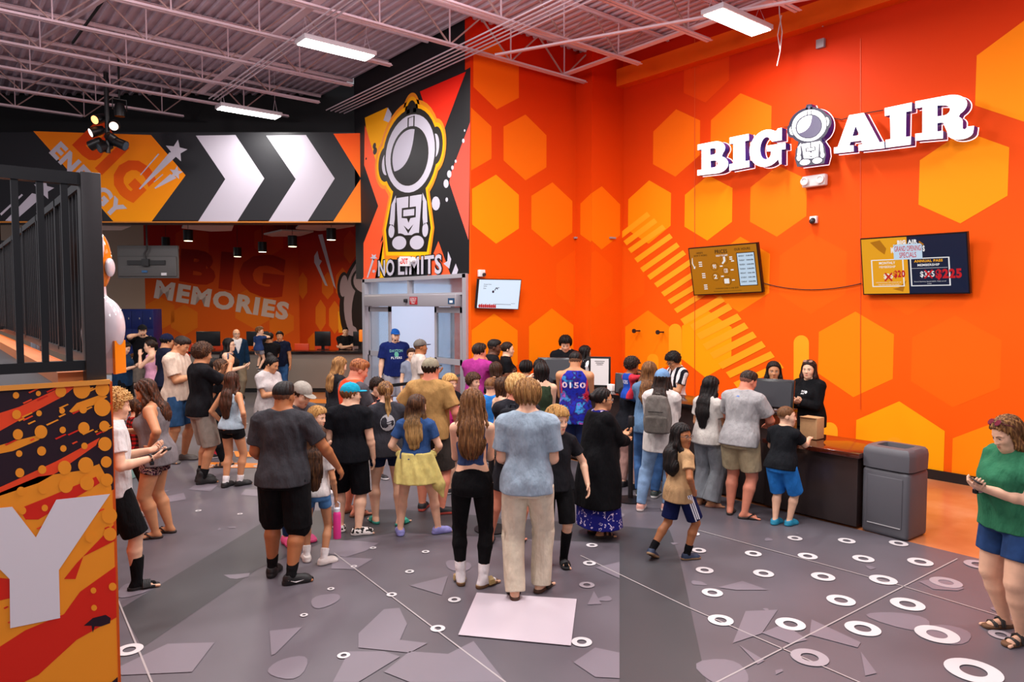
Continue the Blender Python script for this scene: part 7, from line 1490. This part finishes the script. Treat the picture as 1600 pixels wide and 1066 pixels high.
ppl('child in red plaid shirt and dark shorts with light sneakers, brown hair, facing right', 214, 7.8, 617, face=78, sex='c', arms=('down', 'phone'), look=(10, 2), sk='l', hair=('short', 'br', 'lb'), top=('tee', plaid, .024), bot=('shorts', '2c2220', 1.0, .024), shoe=('sneaker', 'b8b0aa', 'd8d0cc'), feet={'L': (-.06, .02, 0), 'R': (.06, .03, 0)})
# --- far left group
ppl('person in navy blue top looking at a phone beside the blue lockers', 192, 14.3, 530, face=120, sex='f', fat=.5, arms=('phone', 'phone'), look=(0, 25), sk='l', hair=('short', 'k'), top=('tee', '16304c', .03, .42), bot=('pants', '101014', 2.), shoe=('sneaker', 'a890a0', 'c8c0c0'))
ppl('small child with light curly hair in a white tee and dark shorts', 210, 16.9, 552, face=172, sex='c', arms=('down', 'down'), look=(0, 5), sk='l', hair=('curly', 'lb', 'sb'), top=('tee', 'd8ccd0', .01), bot=('shorts', '2c2c34', .6), shoe=('sneaker', '9a9aa0', 'e0e0e0'))
ppl('person in black tee and dark cap talking on a phone by the lockers', 224, 16.2, 504, face=178, sex='m', fat=.35, arms=('down', 'ear'), look=(0, 5), sk='l', hair=('short', 'k'), cap=('1c1c20', 0), beard='k', top=('tee', '0c0c10', .02), bot=('shorts', '6a6058', .9), shoe=('sneaker', '303034', 'e0e0e0'), props=(('phone', 'R', '18181c', 'dark phone held to the ear by the person in the dark cap'),), prints=(('front', 'top', [('poly', [(-.09, .72), (-.03, .72), (-.03, .80), (-.09, .80)], '70a0b8')]),))
ppl('person with tied dark hair in a pale pink top by the lockers', 238, 13.6, 527, face=-85, sex='f', arms=('chin', 'down'), look=(0, 5), sk='l', hair=('bun', 'dk', 'br', None, 1), top=('tank', 'c890a8', .01), bot=('shorts', '303038', .6), shoe=('sneaker', '303034', 'e0e0e0'))
ppl('person in navy cap and navy tee behind the beige tee', 259, 12.6, 517, face=70, sex='m', arms=('down', 'down'), look=(0, 10), sk='t', hair=('short', 'k'), cap=('161c38', 0), top=('tee', '181c30', .02), bot=('shorts', '303038', .9), shoe=('sneaker', '303034', 'e0e0e0'))
ppl('person with long black hair and glasses in a black sleeveless top', 358, 13.4, 525, face=110, sex='f', fat=.3, arms=('down', 'phone'), look=(0, 0), sk='l', hair=('long', 'k', '1c1412', None, 1.3, .4), glasses='241c1c', top=('tank', '101014', .01), bot=('shorts', '181820', .8), shoe=('flip', '303034', '303034'))
ppl('bald person in dark blue suit jacket and khaki trousers with glasses', 370, 17.6, 511, face=165, sex='m', fat=.2, arms=('down', 'down'), look=(0, 0), sk='l', hair=('bald', 'k'), glasses='2a2020', beard='gr', top=('jacket', '14304c', .028, None, 'e8e6ea', 'front'), bot=('pants', 'a09078', 2., .02), shoe=('sneaker', '28201c', '1c1814'))
ppl('person in black tee seen from behind carrying a boy, grey jeans', 421, 16.6, 517, face=8, sex='m', fat=.35, arms=('held', 'held'), look=(20, 5), sk='t', hair=('short', 'k'), top=('tee', '121216', .02), bot=('pants', '565a62', 2., .014), shoe=('sneaker', '303034', '505054'))
ppl('small boy in blue tee carried on the left arm of the person in black', 405, 16.3, 512, face=40, sex='c', H=1.05, z0=.80, arms=('down', 'over'), look=(60, 5), sk='l', hair=('short', 'lb', 'sb'), top=('tee', '283c68', .01), bot=('shorts', '8a8a90', .5), shoe=('sneaker', '141416', 'e0e0e0'), feet={'L': (-.1, .10, .06), 'R': (.02, .0, .02)})
ppl('person in navy polo shirt and blue jeans smiling, by the party counter', 438, 17.5, 515, face=-165, sex='m', fat=.25, arms=('down', 'down'), look=(-10, 0), sk='t', hair=('short', 'k'), beard='dk', top=('polo', '101830', .02), bot=('pants', denim('305888'), 2., .012), shoe=('sneaker', '303034', 'e0e0e0'), prints=(('front', 'top', [('poly', [(.04, .72), (.08, .72), (.08, .76), (.04, .76)], 'd8b050')]),))
ppl('person in black polo with crossed arms standing behind the far party counter', 540, 19.7, 508, face=175, sex='m', fat=.15, arms=('cross', 'cross2'), look=(0, 3), sk='l', hair=('fade', 'k'), top=('polo', '141418', .02), bot=('pants', '202024', 2.), shoe=('sneaker', '303034', '303034'))
# --- at the doors
ppl('bearded person in blue cap and blue printed tee in the doorway', 617, 14.2, 510, face=168, sex='m', fat=.5, arms=('down', 'down'), look=(-8, 3), sk='l', hair=('short', 'dk'), cap=('1c5cb0', 0), beard='k', top=('tee', '14225c', .03), bot=('shorts', '9a98a0', 1.0, .03), shoe=('sneaker', '303034', 'e0e0e0'), prints=(('front', 'top', [('text', 'DAYTON', .12, -.12, .70, .80, '7ab8a8'), ('disc', 0, .62, .04, .05, '5aa890'), ('text', 'FLYERS', .10, -.10, .46, .54, 'e0e4e8')]),))
ppl('person in grey cap with black brim and pale beige tee by the doors', 656, 11.8, 526, face=75, sex='m', fat=.35, arms=('phone', 'down'), look=(5, 0), sk='m', hair=('fade', 'k'), cap=('6c6660', 0, '18181c'), top=('tee', 'c8bab0', .024), bot=('shorts', '303038', .9), shoe=('sneaker', '303034', 'e0e0e0'))
ppl('small child with brown hair beside the person in the doorway', 643, 13.2, 541, face=170, sex='c', arms=('down', 'down'), look=(0, 0), sk='l', hair=('short', 'br'), top=('tee', '8a90a0', .01), bot=('shorts', '505058', .8), shoe=('sneaker', '303034', 'e0e0e0'))
ppl('person in magenta polo shirt with a hand at the chin, seen from behind', 747, 10.75, 532, face=35, sex='m', fat=.6, arms=('phone', 'chin'), look=(25, 5), sk='r', hair=('short', 'dk', 'br'), top=('polo', 'a03080', .03), bot=('shorts', '303038', .9), shoe=('sneaker', '303034', 'e0e0e0'))
ppl('person in black tee with short black hair just right of the magenta polo', 769, 11.35, 525, face=80, sex='m', arms=('down', 'phone'), look=(10, 8), sk='b', hair=('fade', 'k'), top=('tee', '121216', .024), bot=('pants', '202024', 2.), shoe=('sneaker', '303034', 'e0e0e0'), prints=(('left', 'top', [('disc', 0, .7, .03, .03, 'c84870')]),))
ppl('person in black tee with tied brown hair in profile by the orange wall', 791, 11.85, 530, face=82, sex='f', arms=('down', 'down'), look=(5, 3), sk='l', hair=('bun', 'dk', 'br', None, 1), top=('tee', '121216', .018), bot=('pants', '202024', 2.), shoe=('sneaker', '303034', 'e0e0e0'))
ppl('person with brown hair in black crouched low behind the magenta polo shirt', 776, 10.35, 562, face=-20, sex='f', arms=('phone', 'phone'), look=(5, 20), sk='t', hair=('bob', 'br', 'dk'), top=('tee', '1c1c20', .018), bot=('shorts', '303038', .9), shoe=('sneaker', '303034', 'e0e0e0'))
ppl('child with round black hair at the far end of the counter', 821, 10.9, 561, face=20, sex='c', arms=('phone', 'phone'), look=(5, 5), sk='t', hair=('mop', 'k', '201818'), top=('tee', '303840', .02), bot=('shorts', '303038', .9), shoe=('sneaker', '303034', 'e0e0e0'))
ppl('person with dark hair just visible in front of the corner register', 843, 10.4, 558, face=15, sex='c', arms=('phone', 'phone'), look=(5, 5), sk='t', hair=('bob', 'k', '201818'), top=('tee', '30343c', .02), bot=('shorts', '303038', .9), shoe=('sneaker', '303034', 'e0e0e0'))
# --- staff behind the counter
ppl('cashier in black polo behind the counter in the orange corner', 883, 12.35, 519, face=178, sex='m', fat=.1, arms=('phone', 'phone'), look=(0, 26), sk='l', hair=('mop', 'k', 'dk'), top=('polo', '121318', .022), bot=('pants', '202024', 2.), shoe=('sneaker', '303034', '303034'), prints=(('front', 'top', [('text', 'CB', .08, .03, .70, .78, 'e0e0e0')]),))
ppl('person with long black hair in striped staff shirt in the orange corner', 912, 11.8, 536, face=50, sex='f', arms=('phone', 'phone'), look=(10, 5), sk='t', hair=('long', 'k', '1c1412', None, 1.5, .3), top=('vest', 'e8e4e4', .016, None, '16161a', 'stripe'), bot=('pants', '202024', 2.), shoe=('sneaker', '303034', '303034'))
ppl('person with curly black hair and glasses in striped staff shirt', 1057, 10.5, 544, face=-125, sex='m', fat=-.1, arms=('phone', 'phone'), look=(-5, 28), sk='t', hair=('curly', 'k', '241814'), glasses='2c2424', top=('vest', 'dcd8d8', .020, None, '14141c', 'stripe'), bot=('pants', '202024', 2.), shoe=('sneaker', '303034', '303034'), props=(('watch', 'R', '141416'),))
ppl('person with dark tied hair in a striped staff shirt behind the large register screen', 1207, 9.3, 560, face=178, sex='f', fat=-.1, arms=('phone', 'phone'), look=(-3, 4), sk='t', hair=('long', 'k', '2a1a14', None, .9, .3), top=('vest', 'e0dcdc', .016, None, '14141c', 'stripe'), bot=('pants', '202024', 2.), shoe=('sneaker', '303034', '303034'))
ppl('person in black quarter-zip top with sunglasses on the head behind the desk', 1263, 9.15, 558, face=-150, sex='f', fat=.35, arms=('phone', 'phone'), look=(-12, 0), sk='l', hair=('half', 'dk', '5a2420', None, 1.1, .45), top=('long', '0e0f12', .03, .46), bot=('pants', '18181c', 2.), shoe=('sneaker', '303034', '303034'), props=(('phone', 'L', '141418', 'dark phone held by the person in the black quarter-zip top'), ('watch', 'L', 'a89890')), prints=(('front', 'top', [('disc', -.06, .72, .018, .018, 'e8e8e8'), ('text', 'BIG', .005, -.04, .72, .76, 'e8e8e8'), ('text', 'AIR', .005, -.04, .66, .70, 'e8e8e8')]),))
# ================================================================ carried things and finishing touches
def child_mesh(o, name, fn, mats, lo, hi, vox=None, relax=1, mfn=None):
    G = Field(V3(*lo), V3(*hi), vox or o['vox']); fn(G); r = G.mesh(relax)
    return mesh_obj(name, r[0], r[1], mats, o['root'], mfn(r[0][r[1]].mean(1)) if mfn else None)
def backpack(o, label, c, c2, w=1.):
    T, H, tl = o['T'], o['H'], o['tl']; b = empty('backpack', o['root'].location, o['root'].rotation_euler[2], label, 'backpack')
    yb = -(.062+.02)*H-.075; lo, hi = T(-.2, yb-.2, -.05)-.05, T(.2, .12, tl+.06)+.05
    def f(G): G.loft(T(0, yb, tl*.10), o['Rt'], np.array([0, .12, .30, .42])*w, np.array([.145, .15, .14, .10])*w, np.array([.075, .085, .07, .05])*w, None, 3.2, 0, disp=folds(5, .004), rnd=.03)
    def g(G): G.loft(T(0, yb-.08*w, tl*.10), o['Rt'], np.array([.01, .20])*w, np.array([.12, .115])*w, np.array([.035, .03])*w, None, 3, 0, disp=folds(6, .003), rnd=.02)
    for nm, fn, m in (('bag_body', f, fabric(c)), ('front_pocket', g, fabric(c2))):
        G = Field(lo, hi, o['vox']*.9); fn(G); r = G.mesh(1); mesh_obj(nm, r[0], r[1], [m], b)
    for sg in (-1, 1):
        m = MB(); pts = [T(sg*.07, yb+.06, tl*.85), T(sg*.075, -.02, tl*1.07), T(sg*.08, .055, tl*1.0), T(sg*.085, .10, tl*.75), T(sg*.12, .06, tl*.45), T(sg*.11, yb+.05, tl*.25)]
        m.tube(pts, .016, fabric(c2), 6); m.build('shoulder_strap', b)
    m = MB(); m.tube([T(-.03, yb+.02, tl*.93), T(-.02, yb+.01, tl*1.02), T(.02, yb+.01, tl*1.02), T(.03, yb+.02, tl*.93)], .009, fabric(c2), 6); m.tube([T(-.08, yb-.10*w, tl*.62), T(.08, yb-.10*w, tl*.62)], .006, fabric('2a2624'), 5); m.build('grab_handle', b)
    return b
backpack(BP2, 'grey backpack worn over the white jacket under the denim cap', '6c6660', '5c5650'); backpack(BP1, 'black backpack half hidden between the leggings and the pale blue tee', '1a1b20', '24262c')
# sweatshirt tied round the waist
o = SWEAT; H = o['H']; sw = fabric('d8c878'); pz = o['pel']
def fsw(G):
    G.loft(pz+V3(0, -.012*H, 0), np.eye(3), np.array([-.155, -.10, .0, .055])*H, np.array([.150, .142, .125, .112])*H, np.array([.110, .105, .092, .082])*H, np.array([-.02, -.015, 0, 0])*H, 2.2, 0, disp=lambda x, y, z: .006*np.sin(np.arctan2(y, x)*9+z*20)+folds(3, .006)(x, y, z), rnd=.012)
    G.loft(pz+V3(0, .02*H, -.2*H), np.eye(3), np.array([-.02, .30])*H, np.array([.075, .055])*H, np.array([.2, .2])*H, np.array([.19, .19])*H, 2.2, .01, 's')
    G.cone(pz+V3(-.12*H, .02, .03*H), pz+V3(.0, .10*H, .035*H), .025*H, .025*H, .02); G.cone(pz+V3(.12*H, .02, .03*H), pz+V3(.0, .10*H, .035*H), .025*H, .025*H, .02)
    G.cone(pz+V3(.11*H, -.03*H, .01*H), pz+V3(.165*H, -.04*H, -.17*H), .03*H, .045*H, .02, 'u', (V3(0, 1, 0), .5)); G.cone(pz+V3(.165*H, -.04*H, -.17*H), pz+V3(.19*H, -.04*H, -.25*H), .040*H, .012*H, .02, 'u', (V3(0, 1, 0), .5))
G = Field(pz-V3(.32, .3, .45)*H, pz+V3(.36, .3, .15)*H, o['vox']); fsw(G); r = G.mesh(1); mesh_obj('tied_sweatshirt', r[0], r[1], [sw], o['root'])
# open black cardigan over the patterned dress, flower in the hair
o = [q for q in PEOPLE if 'cardigan' in q['root']['label']][0]; T, H, tl = o['T'], o['H'], o['tl']
def fc_(G):
    G.loft(o['pel'], o['Rt'], np.array([-.32*H, -.1*H, .3*tl, .62*tl, .9*tl, 1.03*tl]), np.array([.165, .15, .125, .125, .112, .06])*H+.02, np.array([.135, .13, .105, .11, .078, .055])*H+.02, np.array([-.02, -.015, 0, .01, 0, 0])*H, 2.2, 0, disp=folds(9, .010, 34, 5), rnd=.015)
    for s, sg in o['side'].items():
        a, e, w = o['J']['sh'+s], o['J']['el'+s], o['J']['wr'+s]; G.cone(T(sg*.03*H, -.01*H, tl*.97), a, .032*H+.008, .034*H+.012, .03); G.cone(a, e, .040*H+.012, .038*H+.014, .03); G.cone(e, e*.12+w*.88, .036*H+.014, .034*H+.012, .02)
    G.loft(o['pel'], o['Rt'], np.array([-.4*H, .45*tl, .8*tl, 1.2*tl]), np.array([.045, .03, .045, .07])*H, np.array([.2, .2, .2, .2])*H, np.array([.21, .21, .20, .18])*H, 2.2, .01, 's')
G = Field(o['lo']-.12, o['hi']+.12, o['vox']); fc_(G); r = G.mesh(1); mesh_obj('cardigan', r[0], r[1], [fabric('0b0b0e')], o['root'])
hh, hc, Rh = o['hh'], o['hc'], o['Rh']; m = MB(); fm = mat('flower_red', 'c42048', rough=.7)
for k in range(3):
    for i in range(9):
        a = 2*math.pi*i/9+k*.3; rr = (.30-.08*k)*hh; c = hc+Rh @ (V3(-.05, -.66-.06*k, .12)*hh); d1 = Rh @ V3(math.cos(a), 0, math.sin(a)); d2 = Rh @ V3(-math.sin(a), 0, math.cos(a)); n_ = Rh @ V3(0, -1, 0)
        m.poly([c, c+d1*rr*.6+d2*rr*.32+n_*.01, c+d1*rr+n_*(.02+.01*k), c+d1*rr*.6-d2*rr*.32+n_*.01], fm)
m.build('hair_flower', o['root'])
# sunglasses pushed up into hair
for key, col in (('green v-neck', '6a2838'), ('quarter-zip', '8a6a5a')):
    o = [q for q in PEOPLE if key in q['root']['label']][0]; hh = o['hh']; HHf = lambda x, y, z: o['hc']+o['Rh'] @ (V3(x, y, z)*hh); m = MB(); sm = mat('sunglasses_'+col, col, rough=.15)
    for sg in (-1, 1):
        m.lathe(HHf(sg*.15, .20, .50), [(0, -.004), (.10*hh, -.004), (.115*hh, 0), (.10*hh, .004), (0, .004)], sm, 14, tuple(o['Rh'] @ V3(0, .5, .85))); m.tube([HHf(sg*.26, .18, .47), HHf(sg*.37, .0, .34), HHf(sg*.38, -.15, .2)], .012*hh, sm, 5)
    m.tube([HHf(-.08, .22, .51), HHf(.08, .22, .51)], .014*hh, sm, 5); m.build('sunglasses', o['root'])
# pink bottle in the girl's right hand
o = [q for q in PEOPLE if 'pink bottle' in q['root']['label']][0]; w, d, t, n, hs = o['HF']['R']; c = to_world(o, w+(d*.10)*hs); bt = empty('water_bottle', (c[0], c[1], c[2]-.34), 0, 'bright pink water bottle held by the child in denim shorts', 'bottle')
m = MB(); m.lathe((0, 0, 0), [(0, 0), (.034, 0), (.036, .01), (.036, .22), (.030, .245), (.026, .25), (0, .25)], mat('bottle_pink', 'e0388c', rough=.35), 20); m.build('bottle_body', bt); m = MB(); m.lathe((0, 0, .25), [(0, 0), (.028, 0), (.028, .03), (.015, .035), (0, .036)], mat('bottle_cap', 'd8dce4', rough=.4), 16); m.build('cap', bt)
m = MB(); m.tube([(-.026, 0, .27), (-.028, 0, .32), (0, 0, .345), (.028, 0, .32), (.026, 0, .27)], .006, MATS['bottle_cap'], 6); m.build('carry_loop', bt)
# toddler held by the person in the grey cap
person('small child in a purple patterned dress held behind the charcoal tee', 492, 6.75, 632, face=120, sex='c', H=.92, z0=.47, arms=('phone', 'down'), look=(0, 10), sk='l', hair=('short', 'bl', 'fair'), top=('tee', purp, .02, .40), bot=('shorts', '5a30b0', .5), shoe=('sneaker', 'd8d0d4', 'e0e0e0'), feet={'L': (-.06, .08, .05), 'R': (.06, .10, .05)})
# small hand over the denim cap shoulder is the carried child's arm; dark bag strapped on the man with blond hair is above
